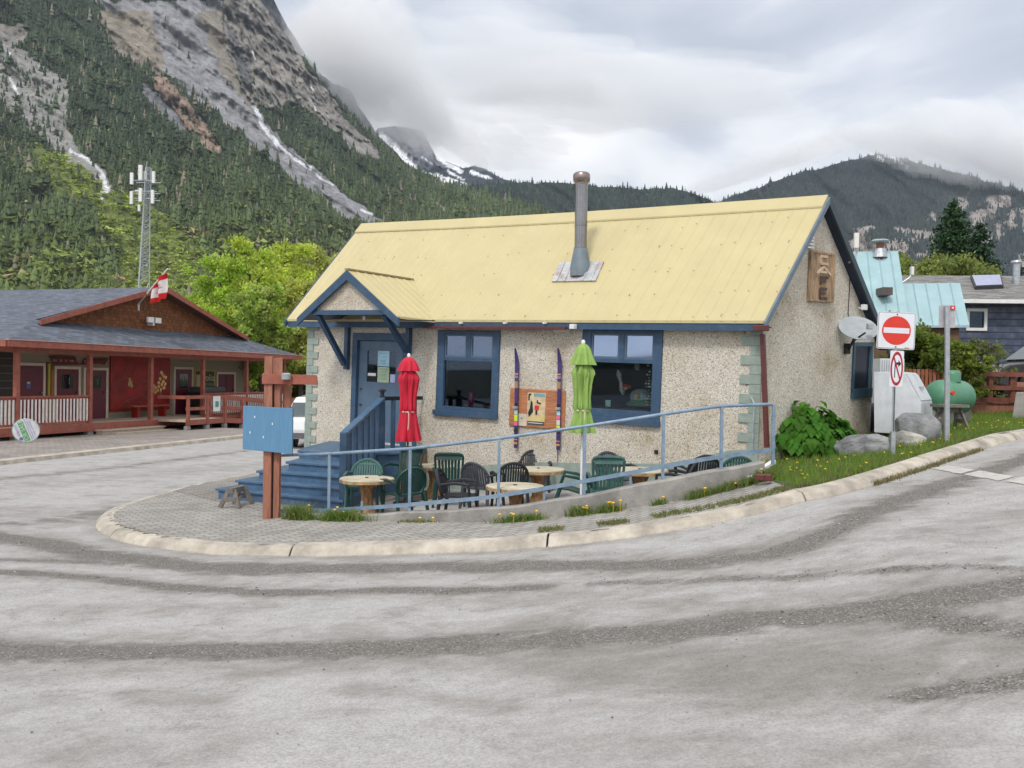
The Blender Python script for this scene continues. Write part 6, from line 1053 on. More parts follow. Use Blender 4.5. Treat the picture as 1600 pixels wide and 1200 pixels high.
# flood lights on the shakes
fl = lpx(233, 504, ttop - .1); fo = thing('twin_floodlight', 'pair of white floodlights on the cedar gable', 'floodlight', tuple(LB(fl[0], ttop - .1, fl[1])))
for k in (-.22, .22): MB(LB).box(fl[0] + k - .17, fl[0] + k + .17, ttop - .38, ttop - .28, fl[1] - .02, fl[1] + .2).build('lamp_head', WHITE, fo, bevel=.02)
MB(LB).box(fl[0] - .05, fl[0] + .05, ttop - .32, ttop - .05, fl[1] - .12, fl[1]).build('mount', WHITE, fo)
# flag
Yf = LB(lpx(215, 478, ttop)[0], ttop - .1, 0)[1]; f0 = at(213, 479, Yf); f1_ = at(262, 420, Yf - 1.2); fg = thing('canadian_flag', 'red and white maple leaf flag hanging from an angled white pole', 'flag', tuple(f0)); MB().tube([tuple(f0), tuple(f1_)], .03, 8).build('flag_pole', WHITE, fg); mb = MB(); mb.box(f0[0] - .12, f0[0] + .1, f0[1] - .03, f0[1] + .1, f0[2] - .16, f0[2] + .16); mb.build('bracket', WHITE, fg, bevel=.02)
nu, nv = 25, 13; A_, B_, C_, D_ = at(260, 422, Yf - 1.15), at(248, 438, Yf - .9), at(256, 466, Yf - .95), at(236, 475, Yf - .75)
corn = [np.array(A_), np.array(at(242, 446, Yf - .8)), np.array(at(236, 475, Yf - .7)), np.array(at(257, 466, Yf - 1.1))]
V_ = []; cc = []
for i in range(nu):
    for j in range(nv):
        u, v = i / (nu - 1), j / (nv - 1)      # u runs down the fly, v from the pole side outwards
        L0 = corn[0] * (1 - u) + corn[3] * u; R0_ = corn[1] * (1 - u) + corn[2] * u; q = L0 * (1 - v) + R0_ * v; q = q + np.array((.05 * math.sin(v * 9 + u * 3), .14 * math.sin(v * 11 + u * 2), 0)); V_.append(q - f0)
        x_, y_ = (u - .5) * 2.0, (v - .5) * 2; r_ = math.hypot(x_ * .95, y_ * .5); a_ = math.atan2(y_ * .5, x_ * .95); leafr = .22 + .09 * math.cos(5 * a_) + .05 * math.cos(11 * a_); red = abs(x_) > .5 or r_ < leafr; cc.append((.55, .02, .02) if red else (.72, .70, .68))
bulk('flag_cloth', V_, grid_faces(nu, nv), tinted('flag_cloth', .8, .08, 2., .2), cols=np.array(cc), parent=fg, smooth=True)
# round FOR SALE board leaning on the first post
c0 = at(40.5, 673, 27.0); fs_o = thing('for_sale_board', 'round white FOR SALE board leaning sideways against the first porch post', 'sign', (c0[0], c0[1], 0.)); R_ = 19.5 / F * 27; Mx_ = Matrix.Translation(Vector(c0)) @ Matrix.Rotation(.35, 4, 'Z') @ Matrix.Rotation(.28, 4, 'X') @ Matrix.Rotation(math.radians(-108), 4, 'Y')
disc(Mx_, R_, R_, 0, WHITE, 'disc', fs_o, th=.03); disc(Mx_, R_ * .95, R_ * .95, -.006, mat('board_white', (.75, .76, .78), .4), 'disc_face', fs_o, th=.004); disc(Mx_, R_ * .99, R_ * .99, -.003, mat('board_teal_rim', (.2, .5, .5), .5), 'rim', fs_o, th=.002)
TM = lambda x, z: Mx_ @ Matrix.Translation((x, -.012, z)) @ Matrix.Rotation(math.radians(90), 4, 'X')
MB(lambda x, y, z: Mx_ @ Vector((x, y, z))).box(-R_ * .86, R_ * .86, -.012, -.008, -.02, .135).build('green_band', mat('band_green', (.10, .42, .16), .5), fs_o)
text('FOR SALE', .165, WHITE, 'lettering', fs_o, TM(0, .055), .001); mat('letter_purple', (.36, .34, .62), .6); mbq = MB(lambda x, y, z: Mx_ @ Vector((x, y, z)))
for z_, x0_, x1_ in ((.20, -.12, .26), (.235, -.12, .2), (-.075, -.3, .3), (-.13, -.26, .3), (-.19, -.2, .2)):
    x_ = x0_
    while x_ < x1_: w_ = random.uniform(.02, .06); mbq.box(x_, x_ + w_, -.011, -.008, z_ - .011, z_ + .011); x_ += w_ + .014
mbq.build('small_print', MATS['letter_purple'], fs_o); MB(lambda x, y, z: Mx_ @ Vector((x, y, z))).prism([(-.2 + .055 * math.cos(a_), -.011, .2 + .055 * math.sin(a_)) for a_ in np.linspace(0, 5.9, 16)], (0, .003, 0)).build('round_mark', mat('mark_slate', (.18, .22, .38), .6), fs_o)
# pavement in front of the porch
curb = [gp(-140, 745), gp(0, 727), gp(190, 706), gp(375, 686), gp(470, 675)]; cv = resample(np.array(smooth_line([c_[:2] for c_ in curb], 2)), .8); tn = np.gradient(cv, axis=0); tn /= np.linalg.norm(tn, axis=1)[:, None]; nl = np.stack([-tn[:, 1], tn[:, 0]], 1); V_ = []; n_ = len(cv)
for i in range(n_):
    for k, d_ in enumerate((0, .03, .35)): q = cv[i] + nl[i] * d_; V_.append((q[0], q[1], float(H(*q)) + (0, .10, .11)[k]))
mbk = MB(); mbk.raw(V_, [(a * 3 + k, (a + 1) * 3 + k, (a + 1) * 3 + k + 1, a * 3 + k + 1) for a in range(n_ - 1) for k in range(2)]); struct(mbk.build('kerb', KERB)); V_ = []
for i in range(n_):
    for d_ in (.35, 2.5, 6, 12, 20): q = cv[i] + nl[i] * d_; V_.append((q[0], q[1], float(H(*q)) + .10))
mbk = MB(); mbk.raw(V_, [(a * 5 + k, (a + 1) * 5 + k, (a + 1) * 5 + k + 1, a * 5 + k + 1) for a in range(n_ - 1) for k in range(4)]); struct(mbk.build('pavement', pavers('brown_pavers', (.30, .27, .25), (.14, .12, .11), .22, .3)))
# ================================================================== CELL TOWER
Yt = 62.; T0_ = at(222, 470, Yt); tw = thing('lattice_mast', 'grey lattice communication mast with white antenna panels', 'mast', (T0_[0], T0_[1], 0.)); hz = [(440, 10.5), (400, 9), (360, 7.5), (322, 6.2), (290, 6.0), (262, 5.2)]; cx0 = lambda y_: 222 + (452 - y_) * .045; R3 = lambda hw_, a_: (hw_ / F * Yt * math.cos(a_), hw_ / F * Yt * math.sin(a_))
hz = [(600, 17)] + hz
mb = MB(); ang3 = [math.radians(x) for x in (-95, 25, 145)]; P3 = [[(at(cx0(y_), y_, Yt)[0] + R3(hw_ * .95, a_)[0], Yt + R3(hw_ * .95, a_)[1], at(cx0(y_), y_, Yt)[2]) for a_ in ang3] for y_, hw_ in hz]
for k in range(3): mb.tube([p[k] for p in P3], .045, 6)
mb.build('mast_legs', GALV, tw); mb = MB()
for i in range(len(P3) - 1):
    nS = 4
    for j in range(nS):
        f0_, f1__ = j / nS, (j + 1) / nS; L1 = [np.array(P3[i][k]) * (1 - f0_) + np.array(P3[i + 1][k]) * f0_ for k in range(3)]; L2 = [np.array(P3[i][k]) * (1 - f1__) + np.array(P3[i + 1][k]) * f1__ for k in range(3)]
        for k in range(3): mb.tube([tuple(L1[k]), tuple(L2[(k + 1) % 3])], .022, 4); mb.tube([tuple(L1[(k + 1) % 3]), tuple(L2[k])], .022, 4); mb.tube([tuple(L2[k]), tuple(L2[(k + 1) % 3])], .02, 4)
mb.build('bracing', GALV, tw); mb = MB()
for y_ in (284, 301, 312): c_ = at(cx0(y_), y_, Yt); [mb.tube([(c_[0] - .85, c_[1] + dy, c_[2]), (c_[0] + .85, c_[1] + dy, c_[2])], .03, 5) for dy in (-.4, .3)]
mb.tube([tuple(at(229, 275, Yt)), tuple(at(229.5, 252, Yt))], .02, 5); mb.build('cross_arms', GALV, tw)
for px_, ya, yb, wd, dy in ((206, 270, 288, 2.2, -.5), (219.5, 258, 281, 2.6, -.7), (227, 268, 281, 1.8, -.3), (240, 268, 286, 2.0, -.4), (205.5, 299, 319, 2.0, -.5), (219.5, 294, 315, 2.2, -.7), (238.5, 297, 318, 2.0, -.4), (217.5, 320, 330, 1.6, -.6), (214, 297, 300, 2.4, -.3)):
    a_, c_ = at(px_ - wd, ya, Yt + dy), at(px_ + wd, yb, Yt + dy); MB().box(a_[0], c_[0], Yt + dy - .08, Yt + dy + .08, c_[2], a_[2]).build('antenna_panel', WHITE, tw)
# ================================================================== CARS
def car(name, label, loc, rz, col, dark=(.015, .018, .022)):
    o = thing(name, label, 'car', loc, rz=rz, abs_=False); pm_ = mat('car_paint_' + name + str(int(col[0] * 99)), col, .25, var=.02, coat=.8); L, W2_ = 4.6, .90
    def sect(prof, w, inset):   # side profile (x,z) list → lofted body with narrower top
        b_ = MB(); vs = []; n_ = len(prof)
        for sgn in (-1, 1): vs += [(x, sgn * (w - inset * max(0, (z - .95)) / .6), z) for x, z in prof]
        b_.add(vs, [tuple(range(n_))[::-1], tuple(range(n_, 2 * n_))] + [(i, (i + 1) % n_, n_ + (i + 1) % n_, n_ + i) for i in range(n_)]); return b_
    def arch(cx_): return [(cx_ + .40 * math.cos(a_), .33 + .40 * math.sin(a_)) for a_ in np.linspace(math.pi, 0, 9)]
    low = [(-2.25, .32), (-2.3, .6), (-2.25, .86), (-2.15, .98), (1.0, .98), (2.0, .86), (2.27, .7), (2.3, .35), (1.85, .28)] + arch(1.42)[::-1] + [(.95, .24), (-.95, .24)] + arch(-1.38)[::-1] + [(-1.85, .28)]
    sect(low, W2_, 0).build('body', pm_, o, world=False, bevel=.05); gh = [(-2.12, .97), (-1.98, 1.4), (-1.75, 1.58), (-.2, 1.64), (.35, 1.56), (1.05, .97)]; sect(gh, W2_ - .03, .22).build('roof', pm_, o, world=False, bevel=.06)
    gl_ = mat('car_glass', (.05, .075, .08), .05, spec=1.)
    for sgn in (-1, 1):
        for pp_ in ([(-1.85, 1.04), (-1.75, 1.42), (-1.05, 1.5), (-1.05, 1.04)], [(-.98, 1.04), (-.98, 1.5), (-.12, 1.52), (-.12, 1.04)], [(-.05, 1.04), (-.05, 1.52), (.28, 1.46), (.82, 1.04)]): yy = [W2_ - .03 - .22 * (z - .95) / .6 + .004 for x, z in pp_]; mb_ = MB(); mb_.add([(x, sgn * y, z) for (x, z), y in zip(pp_, yy)] + [(x, sgn * (y - .02), z) for (x, z), y in zip(pp_, yy)], [(0, 1, 2, 3), (4, 7, 6, 5), (0, 4, 5, 1), (1, 5, 6, 2), (2, 6, 7, 3), (3, 7, 4, 0)]); mb_.build('window', gl_, o, world=False)
    mb_ = MB(); mb_.add([(.40, -.66, 1.53), (.40, .66, 1.53), (1.04, .8, 1.02), (1.04, -.8, 1.02), (.38, -.66, 1.5), (.38, .66, 1.5), (1.0, .8, 1.0), (1.0, -.8, 1.0)], [(0, 1, 2, 3), (4, 7, 6, 5), (0, 4, 5, 1), (2, 6, 7, 3)]); mb_.build('windscreen', gl_, o, world=False)
    mb_ = MB(); mb_.add([(-2.02, -.66, 1.42), (-2.02, .66, 1.42), (-2.15, .76, 1.02), (-2.15, -.76, 1.02), (-1.98, -.66, 1.42), (-1.98, .66, 1.42), (-2.1, .76, 1.02), (-2.1, -.76, 1.02)], [(0, 1, 2, 3), (4, 7, 6, 5), (0, 4, 5, 1), (2, 6, 7, 3)]); mb_.build('rear_window', gl_, o, world=False)
    for x in (-1.38, 1.42):
        for sgn in (-1, 1):
            Tw = lambda a_, b3, c3, x=x, sgn=sgn: (x + a_, sgn * .78 + c3, .33 + b3); wh = MB(Tw).lathe([(.2, -.11), (.31, -.11), (.335, -.07), (.335, .07), (.31, .11), (.2, .11)], 24).build('wheel', BLACK, o, world=False, smooth=True); MB(Tw).lathe([(.02, .115), (.2, .112), (.21, .05)] if sgn > 0 else [(.21, -.05), (.2, -.112), (.02, -.115)], 20).build('rim', STEEL, wh, world=False)
    for sgn in (-1, 1): MB().box(-2.31, -2.22, sgn * .86 - .1 * (sgn > 0), sgn * .86 + .07 * (sgn < 0), .98, 1.12).build('tail_light', SIGRED, o, world=False); MB().box(2.1, 2.28, sgn * .84 - .22 * (sgn > 0), sgn * .84 + .22 * (sgn < 0), .62, .76).build('headlight', mat('lamp_clear', (.6, .62, .65), .1), o, world=False)
    MB().box(-2.33, -2.26, -.85, .85, .34, .5).build('rear_bumper', mat('bumper_grey', (.1, .1, .11), .6), o, world=False); MB().box(-2.325, -2.28, -.26, .26, .68, .8).build('number_plate', WHITE, o, world=False, bevel=.004); return o
p = at(488, 640, 28.); car('parked_car', 'white car parked beyond the café, seen between blue panel and quoins', (p[0] + .15, 29.5, -.05), math.radians(91), (.72, .73, .74))
p = at(1660, 620, 23.); car('parked_car', 'black car behind the red brown deck rails on the right', (p[0], 23., float(H(p[0], 23)) + .25), math.radians(184), (.012, .013, .016))
# ================================================================== RIGHT: houses, fence, deck rails
Cy = math.radians(-14); HU = np.array([math.cos(Cy), math.sin(Cy), 0]); HV = np.array([-math.sin(Cy), math.cos(Cy), 0])
tqo = at(1403, 392, 24.5); TQ = lambda s, v, z: tqo * np.array((1, 1, 0)) + HU * s + HV * v + np.array((0, 0, z)); tb = thing('turquoise_roofed_house', 'house with a stepped turquoise ribbed metal roof behind the café', 'house', tuple(TQ(-2, 0, 1.6)))
zA = tqo[2]; sl_t = 1.15
def ribroof(name, s0, s1, v0, z0, v1, z1, par):
    mb = MB(TQ); mb.add([(s0, v0, z0), (s1, v0, z0), (s1, v1, z1), (s0, v1, z1), (s0, v0, z0 - .06), (s1, v0, z0 - .06), (s1, v1, z1 - .06), (s0, v1, z1 - .06)], [(0, 1, 2, 3), (7, 6, 5, 4), (0, 4, 5, 1), (1, 5, 6, 2), (2, 6, 7, 3), (3, 7, 4, 0)])
    for k in range(int((s1 - s0) / .3) + 1): s_ = s0 + .3 * k; mb.add([(s_ - .02, v0, z0), (s_ + .02, v0, z0), (s_, v0, z0 + .035), (s_ - .02, v1, z1), (s_ + .02, v1, z1), (s_, v1, z1 + .035)], [(0, 1, 2), (3, 5, 4), (0, 2, 5, 3), (1, 4, 5, 2)])
    return mb.build(name, TURQ, par)
r1_ = ribroof('roof', -5, 0, -2.0, zA - 2.0 * sl_t, 0, zA, tb); ribroof('roof', -5, 0, 2.0, zA - 2.0 * sl_t, 0, zA, tb)
# lower wing: ridge y 442, eave y 503
lw = at(1500, 442, 23.6); s1w = float((lw - tqo)[:2] @ HU[:2]); vr = float((lw - tqo)[:2] @ HV[:2]); zr2 = lw[2]; ribroof('roof', -1.5, s1w, vr - 1.05, zr2 - 1.05 * sl_t + .03, vr, zr2, tb); ribroof('roof', 0.05, s1w, vr + 1.05, zr2 - 1.05 * sl_t, vr, zr2, tb)
mb = MB(TQ); mb.box(-4.8, -.2, -1.8, 1.8, .5, zA - 2.0 * sl_t + .15); mb.prism([(-.2, -1.8, zA - 2.1 * sl_t + .2), (-.2, 1.8, zA - 2.1 * sl_t + .2), (-.2, 0, zA - .1)], (-.2, 0, 0)); mb.box(-.2, s1w - .2, vr - .9, vr + .9, .5, zr2 - 1.0 * sl_t); mb.prism([(s1w - .2, vr - .9, zr2 - 1.05 * sl_t), (s1w - .2, vr + .9, zr2 - 1.05 * sl_t), (s1w - .2, vr, zr2 - .1)], (-.2, 0, 0)); mb.build('wall', mat('brown_wall', (.13, .075, .045), .8), tb)
c_ = at(1375, 392, 24.5); MB().tube([(c_[0], c_[1], c_[2] - .25), (c_[0], c_[1], at(1375, 379, 24.5)[2])], .1, 14).build('chimney', mat('rusty_pipe', (.22, .09, .06), .6, .4), tb, smooth=True); z2_ = at(1375, 377, 24.5)[2]; MB().lathe([(.1, -.05), (.22, -.02), (.24, .0), (.2, .04), (.05, .06)], 18, (c_[0], c_[1], z2_)).build('chimney_cap', GALV, tb, smooth=True); MB().lathe([(.2, -.18), (.12, .06)], 16, c_).build('chimney_flashing', GALV, tb)
q = at(1386, 455, 23.2); MB().box(q[0] - .13, q[0] + .13, q[1] - .05, q[1] + .4, q[2] - .1, q[2] + .1).build('roof_vent', mat('vent_brown', (.09, .075, .07), .6), tb)
o = thing('white_antenna', 'small white box antenna on a bracket beside the turquoise roof', 'antenna', tuple(at(1420, 438, 25))); q = at(1425, 424, 25); MB().box(q[0] - .04, q[0] + .04, 24.95, 25.05, q[2] - .1, q[2] + .13).build('housing', WHITE, o); MB().tube([tuple(at(1411, 441, 25)), tuple(at(1421, 434, 25)), tuple(at(1424, 430, 25))], .02, 5).build('bracket', GALV, o)
# navy house
nv0 = at(1505, 474, 27.5); NH = lambda s, v, z: nv0 * np.array((1, 1, 0)) + np.array((1, -.06, 0)) * s + np.array((.06, 1, 0)) * v + np.array((0, 0, z)); nh = thing('navy_house', 'navy clapboard house with a grey shingle roof and skylight', 'house', tuple(NH(2, 1, 2))); ze_ = nv0[2] + .05; z_r = at(1505, 430, 30.2)[2]
m, t, b, tc_ = base('navy_clapboard', .6); sx_ = N(t, 'ShaderNodeSeparateXYZ'); t.links.new(tc_.outputs['Object'], sx_.inputs[0]); ad_ = N(t, 'ShaderNodeMath', operation='ADD'); ad_.inputs[1].default_value = 20; md = N(t, 'ShaderNodeMath', operation='MODULO'); md.inputs[1].default_value = .2; t.links.new(sx_.outputs[2], ad_.inputs[0]); t.links.new(ad_.outputs[0], md.inputs[0])
nn_ = N(t, 'ShaderNodeTexNoise', i_Scale=5., i_Detail=7); t.links.new(tc_.outputs['Object'], nn_.inputs['Vector']); nc = ramp(t, [(.35, (.055, .068, .115)), (.6, (.095, .112, .17)), (.75, (.17, .18, .22))], nn_.outputs['Fac']); cr = ramp(t, [(0, (.15, .15, .2)), (.05, (1, 1, 1)), (1, (1, 1, 1))], md.outputs[0]); t.links.new(mixc(t, nc.outputs[0], cr.outputs[0], 1., 'MULTIPLY'), b.inputs['Base Color']); addbump(t, b, md.outputs[0], .8, .15)
zs = at(1560, 566, 27.4)[2]; wa, wb = at(1518, 486, 27.35), at(1540, 512, 27.35); mb = MB(NH); sa_, sb_ = float(wa[0] - nv0[0]), float(wb[0] - nv0[0])
for q in ((-1.5, sa_, zs, ze_), (sb_, 12, zs, ze_), (sa_, sb_, zs, wb[2]), (sa_, sb_, wa[2], ze_)): mb.box(q[0], q[1], 0, .2, q[2], q[3])
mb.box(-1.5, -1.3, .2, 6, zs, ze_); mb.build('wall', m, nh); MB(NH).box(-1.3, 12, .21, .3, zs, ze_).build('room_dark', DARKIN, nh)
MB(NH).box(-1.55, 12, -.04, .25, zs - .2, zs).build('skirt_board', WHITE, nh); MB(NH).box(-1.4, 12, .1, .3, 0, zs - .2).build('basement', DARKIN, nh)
mb = MB(NH); e = .09; [mb.box(*q) for q in ((sa_ - e, sa_, -.04, .06, wb[2] - e, wa[2] + e), (sb_, sb_ + e, -.04, .06, wb[2] - e, wa[2] + e), (sa_, sb_, -.04, .06, wa[2], wa[2] + e), (sa_, sb_, -.04, .06, wb[2] - e, wb[2]))]; f_ = mb.build('window', WHITE, nh); MB(NH).box(sa_, sb_, .03, .036, wb[2], wa[2]).build('pane', GLS, f_)
quads_uv('roof', [[tuple(NH(-3.2, -.45, ze_ + .05)), tuple(NH(12, -.45, ze_ + .05)), tuple(NH(12, 2.9, z_r)), tuple(NH(-3.2, 2.9, z_r))], [tuple(NH(12, 6.2, ze_)), tuple(NH(-3.2, 6.2, ze_)), tuple(NH(-3.2, 2.9, z_r)), tuple(NH(12, 2.9, z_r))]], SHING2, nh)
MB(NH).box(-3.2, 12, -.5, -.44, ze_ - .08, ze_ + .04).build('fascia', WHITE, nh); sk_ = lambda px, py: hit(px, py, NH(0, -.45, ze_ + .05), np.array((1, -.06, 0.)), NH(0, 2.9, z_r) - NH(0, -.45, ze_ + .05)); Sq = [NH(u, -.45 + 3.35 * v, ze_ + .05 + (z_r - ze_ - .05) * v) + np.array((0, 0, .10)) for u, v in (sk_(1523, 453), sk_(1568, 451), sk_(1564, 434), sk_(1516, 435))]
MB().prism([tuple(q) for q in Sq], (0, 0, -.2)).build('skylight', BLACK, nh); ctr = sum(Sq) / 4; MB().prism([tuple(ctr + (q - ctr) * .9 + np.array((0, -.01, .012))) for q in Sq], (0, 0, .01)).build('skylight_pane', mat('skylight_glass', (.25, .27, .42), .12, spec=1.), nh)
c_ = at(1588, 428, 29.); MB().tube([(c_[0], c_[1], c_[2] - .5), (c_[0], c_[1], at(1588, 412, 29)[2])], .11, 12).build('chimney', GALV, nh, smooth=True); MB().lathe([(.11, 0), (.17, .03), (.15, .1), (.03, .12)], 14, (c_[0], c_[1], at(1588, 412, 29)[2])).build('chimney_cap', GALV, nh)
# deck rail fence
rf_ = thing('deck_railing', 'red brown wooden deck with railings in front of the black car', 'railing', tuple(at(1530, 640, 20))); REDD = mat('deck_red_stain', (.17, .052, .032), .65, var=.2, bump=.1); zf = lambda py, px=1530: at(px, py, 20)[2]; X1, X2 = at(1511, 600, 20)[0], at(1700, 600, 20)[0]
for ya, yb, th in ((581, 588, .06), (602, 609, .04), (621, 629, .04)): MB().box(X1, X2, 19.95, 19.95 + th, zf(yb), zf(ya)).build('rail', REDD, rf_)
MB().box(X1, X2, 20.0, 22.0, zf(640) - .3, zf(629) - .01).build('deck_edge', POSTW, rf_)
for px_ in (1515, 1549, 1583, 1617, 1651, 1685): x = at(px_, 600, 20)[0]; MB().box(x - .05, x + .05, 20.01, 20.09, zf(636), zf(580)).build('railing_post', REDD, rf_)
pf = thing('picket_fence', 'dark red brown picket fence behind the white bin', 'fence', tuple(at(1450, 640, 19)))
for k in range(15): x = at(1410 + k * 6.3, 600, 19)[0]; MB().box(x - .032, x + .032, 19, 19.02, at(1450, 655, 19)[2], at(1450, 577, 19)[2]).build('picket', CEDAR if k % 4 else POSTW, pf)
MB().box(at(1408, 600, 19)[0], at(1500, 600, 19)[0], 19.021, 19.06, at(1450, 582, 19)[2] - .05, at(1450, 582, 19)[2]).build('rail', REDW, pf)
for py_ in (612, 597): MB().box(at(1585, 600, 19.3)[0], at(1640, 600, 19.3)[0], 19.2, 19.4, at(1585, py_ + 7, 19.3)[2], at(1585, py_, 19.3)[2]).build('stacked_beam', POSTW, rf_)
# back fence behind the white car
bf = thing('cedar_fence', 'orange brown board fence behind the white parked car', 'fence', tuple(at(470, 640, 42))); mb = MB(); a_, c_ = at(446, 640, 42), at(520, 640, 42)
for x in np.arange(a_[0], c_[0], .16): mb.box(x, x + .145, 42, 42.03, -.2, at(470, 622, 42)[2] + random.uniform(-.02, .02))
mb.build('boards', CEDAR, bf)
# ================================================================== TREES
def leaves_obj(name, C_, sz, cols, parent, loc, mat_=None):
    n_ = len(C_); a = rng.normal(0, 1, (n_, 3)); a /= np.linalg.norm(a, axis=1)[:, None]; b_ = rng.normal(0, 1, (n_, 3)); b_ -= (b_ * a).sum(1)[:, None] * a; b_ /= np.linalg.norm(b_, axis=1)[:, None]; s_ = (sz * rng.uniform(.6, 1.3, n_))[:, None]
    V = np.stack([C_ - a * s_, C_ + b_ * s_ * .6, C_ + a * s_, C_ - b_ * s_ * .6], 1).reshape(-1, 3); F__ = np.arange(4 * n_).reshape(-1, 4)
    return bulk(name, V - np.array(loc), F__, mat_ or LEAF, cols=np.repeat(cols, 4, 0), parent=parent)
def tree(name, label, base_, H_, R_, nl, sz, ca, cb, trunk=.14, low=.25, group='trees behind the porch building', cat='tree', bare=0):
    o = thing(name, label, cat, tuple(base_), group); base_ = np.array(base_, float); mb = MB(); tips = []
    top = base_ + np.array((random.uniform(-.3, .3), random.uniform(-.3, .3), H_ * .86)); mb.tube([tuple(base_ - np.array((0, 0, .3))), tuple(base_ + (top - base_) * .4 + rng.normal(0, .12, 3)), tuple(top)], [trunk, trunk * .65, .03], 8)
    for k in range(15):
        f_ = low + (.95 - low) * (k / 14) ** .9; p0 = base_ + (top - base_) * f_; az = k * 2.4 + random.uniform(-.4, .4); env = R_ * (math.sin(min(1, (1.05 - f_) * 1.35 + .12) * math.pi / 2)) * random.uniform(.65, 1.05) * (.55 + .45 * min(1, f_ / .45)); p2 = p0 + np.array((math.cos(az) * env, math.sin(az) * env, env * random.uniform(.25, .8))); p1 = (p0 + p2) / 2 + np.array((0, 0, -.05 * env)) + rng.normal(0, .08, 3)
        mb.tube([tuple(p0), tuple(p1), tuple(p2)], [trunk * .4 * (1 - f_ * .5), trunk * .25, .012], 5)
        for _ in range(7):
            g_ = random.uniform(.25, 1.05); q = p0 + (p2 - p0) * g_ + rng.normal(0, .34 * env * .55, 3) * np.array((1, 1, .8)); mb.tube([tuple(p0 + (p2 - p0) * min(1, g_ * .85)), tuple(q)], [.014, .005], 3); tips.append(q)
    mb.build('trunk', BARK, o); tips = np.array(tips); w_ = rng.uniform(.2, 1., len(tips)); w_ /= w_.sum(); i = rng.choice(len(tips), nl, p=w_); cl_ = tips[i] + rng.normal(0, R_ * .078, (nl, 3)) * np.array((1, 1, .75)); tint = rng.uniform(.75, 1.25, len(tips))[i][:, None] * rng.uniform(.75, 1.3, (nl, 1)); mixu = rng.random((len(tips), 1))[i] * .6 + rng.random((nl, 1)) * .4
    leaves_obj('crown', cl_, sz, (np.array(ca) * (1 - mixu) + np.array(cb) * mixu) * tint, o, base_); return o
LG, LG2, YG, OL = (.33, .50, .06), (.46, .60, .09), (.56, .60, .11), (.38, .42, .14)
TR = [(345, 600, 52, 400, 2.7, LG, LG2, 'rounded light green tree with a visible forked trunk right of the flag'), (392, 600, 50, 374, 3.0, LG, YG, 'tall light green tree with dark limbs behind the porch roof end'), (438, 600, 54, 364, 3.1, LG2, YG, 'yellow green tree between porch building and café roof'), (492, 600, 56, 372, 3.1, YG, OL, 'olive green thin-leaved tree beside the café roof edge'), (415, 600, 44, 440, 2.1, OL, LG, 'lower pale green tree in front of the taller ones'), (470, 600, 46, 430, 2.2, OL, YG, 'scraggly green tree above the blue panel'), (540, 600, 60, 400, 3.2, OL, LG, 'green tree mostly hidden behind the yellow café roof'), (318, 600, 58, 470, 2.0, OL, LG, 'short green tree beyond the roof slope by the flag')]
for k, (px_, py_, Y_, ty_, R_, ca, cb, lab) in enumerate(TR):
    bpt = at(px_, py_, Y_); hh = at(px_, ty_ - 22, Y_)[2]; tree('broadleaf_tree', lab, (bpt[0], Y_, 0), hh, R_, 13000, .10, ca, cb, .22 if k == 1 else .16, .2)
for k, (px_, Y_, ty_, lab) in enumerate(((398, 51, 556, 'low green bush right of the last porch post'), (440, 49, 560, 'dark leafy bush behind the sign frame crossbeam'), (468, 47, 575, 'reddish green bush above the orange fence'))): bpt = at(px_, 600, Y_); tree('bush', lab, (bpt[0], Y_, 0), at(px_, ty_, Y_)[2], 1.3, 7000, .07, (.07, .13, .03), (.14, .2, .04) if k < 2 else (.25, .1, .05), .05, .05, 'bushes beside the porch building', 'bush')
for k, (px_, Y_, ty_, R_, lab) in enumerate(((1432, 34, 388, 1.5, 'pale olive tree left of the tall spruces'), (1478, 36, 378, 1.8, 'pale olive tree in front of the tall dark spruce'), (1512, 37, 392, 1.5, 'pale olive tree at the foot of the slim spruce'))): bpt = at(px_, 500, Y_); tree('olive_green_tree', lab, (bpt[0], Y_, 1.5), at(px_, ty_ - 8, Y_)[2] - 1.5, R_ * 1.25, 15000, .07, (.20, .26, .07), (.31, .35, .10), .1, .3, 'pale trees behind the navy house')
# climbing bush over the fence
for k, (px_, Y_, ty_, R_, n_, lab, cc) in enumerate(((1452, 19.6, 503, .72, 9000, 'dense bush with yellow green top behind the no entry sign', ((.07, .12, .03), (.22, .28, .04))), (1497, 20, 522, .62, 8000, 'yellow green bush beside the grey sign post', ((.16, .22, .035), (.26, .31, .05))), (1425, 19.8, 520, .6, 7000, 'dark bush between the no entry sign and the fence', ((.05, .08, .03), (.10, .14, .04))), (1405, 20.5, 470, .75, 1500, 'sparse leafy twigs rising behind the no entry sign', ((.14, .19, .04), (.22, .27, .05))), (1530, 21, 515, .8, 1300, 'thin bare-twigged shrub in front of the navy house', ((.12, .16, .05), (.2, .22, .08))), (1374, 18.2, 585, .35, 1500, 'small shrub squeezed between café corner and bin', ((.06, .12, .03), (.14, .22, .04))))):
    bpt = at(px_, 640, Y_); zg = float(H(bpt[0], Y_)); tree('shrub', lab, (bpt[0], Y_, zg), at(px_, ty_, Y_)[2] - zg, R_, n_, .05, cc[0], cc[1], .05, .3 if k < 3 else .1, 'shrubs between the café and the navy house', 'shrub')
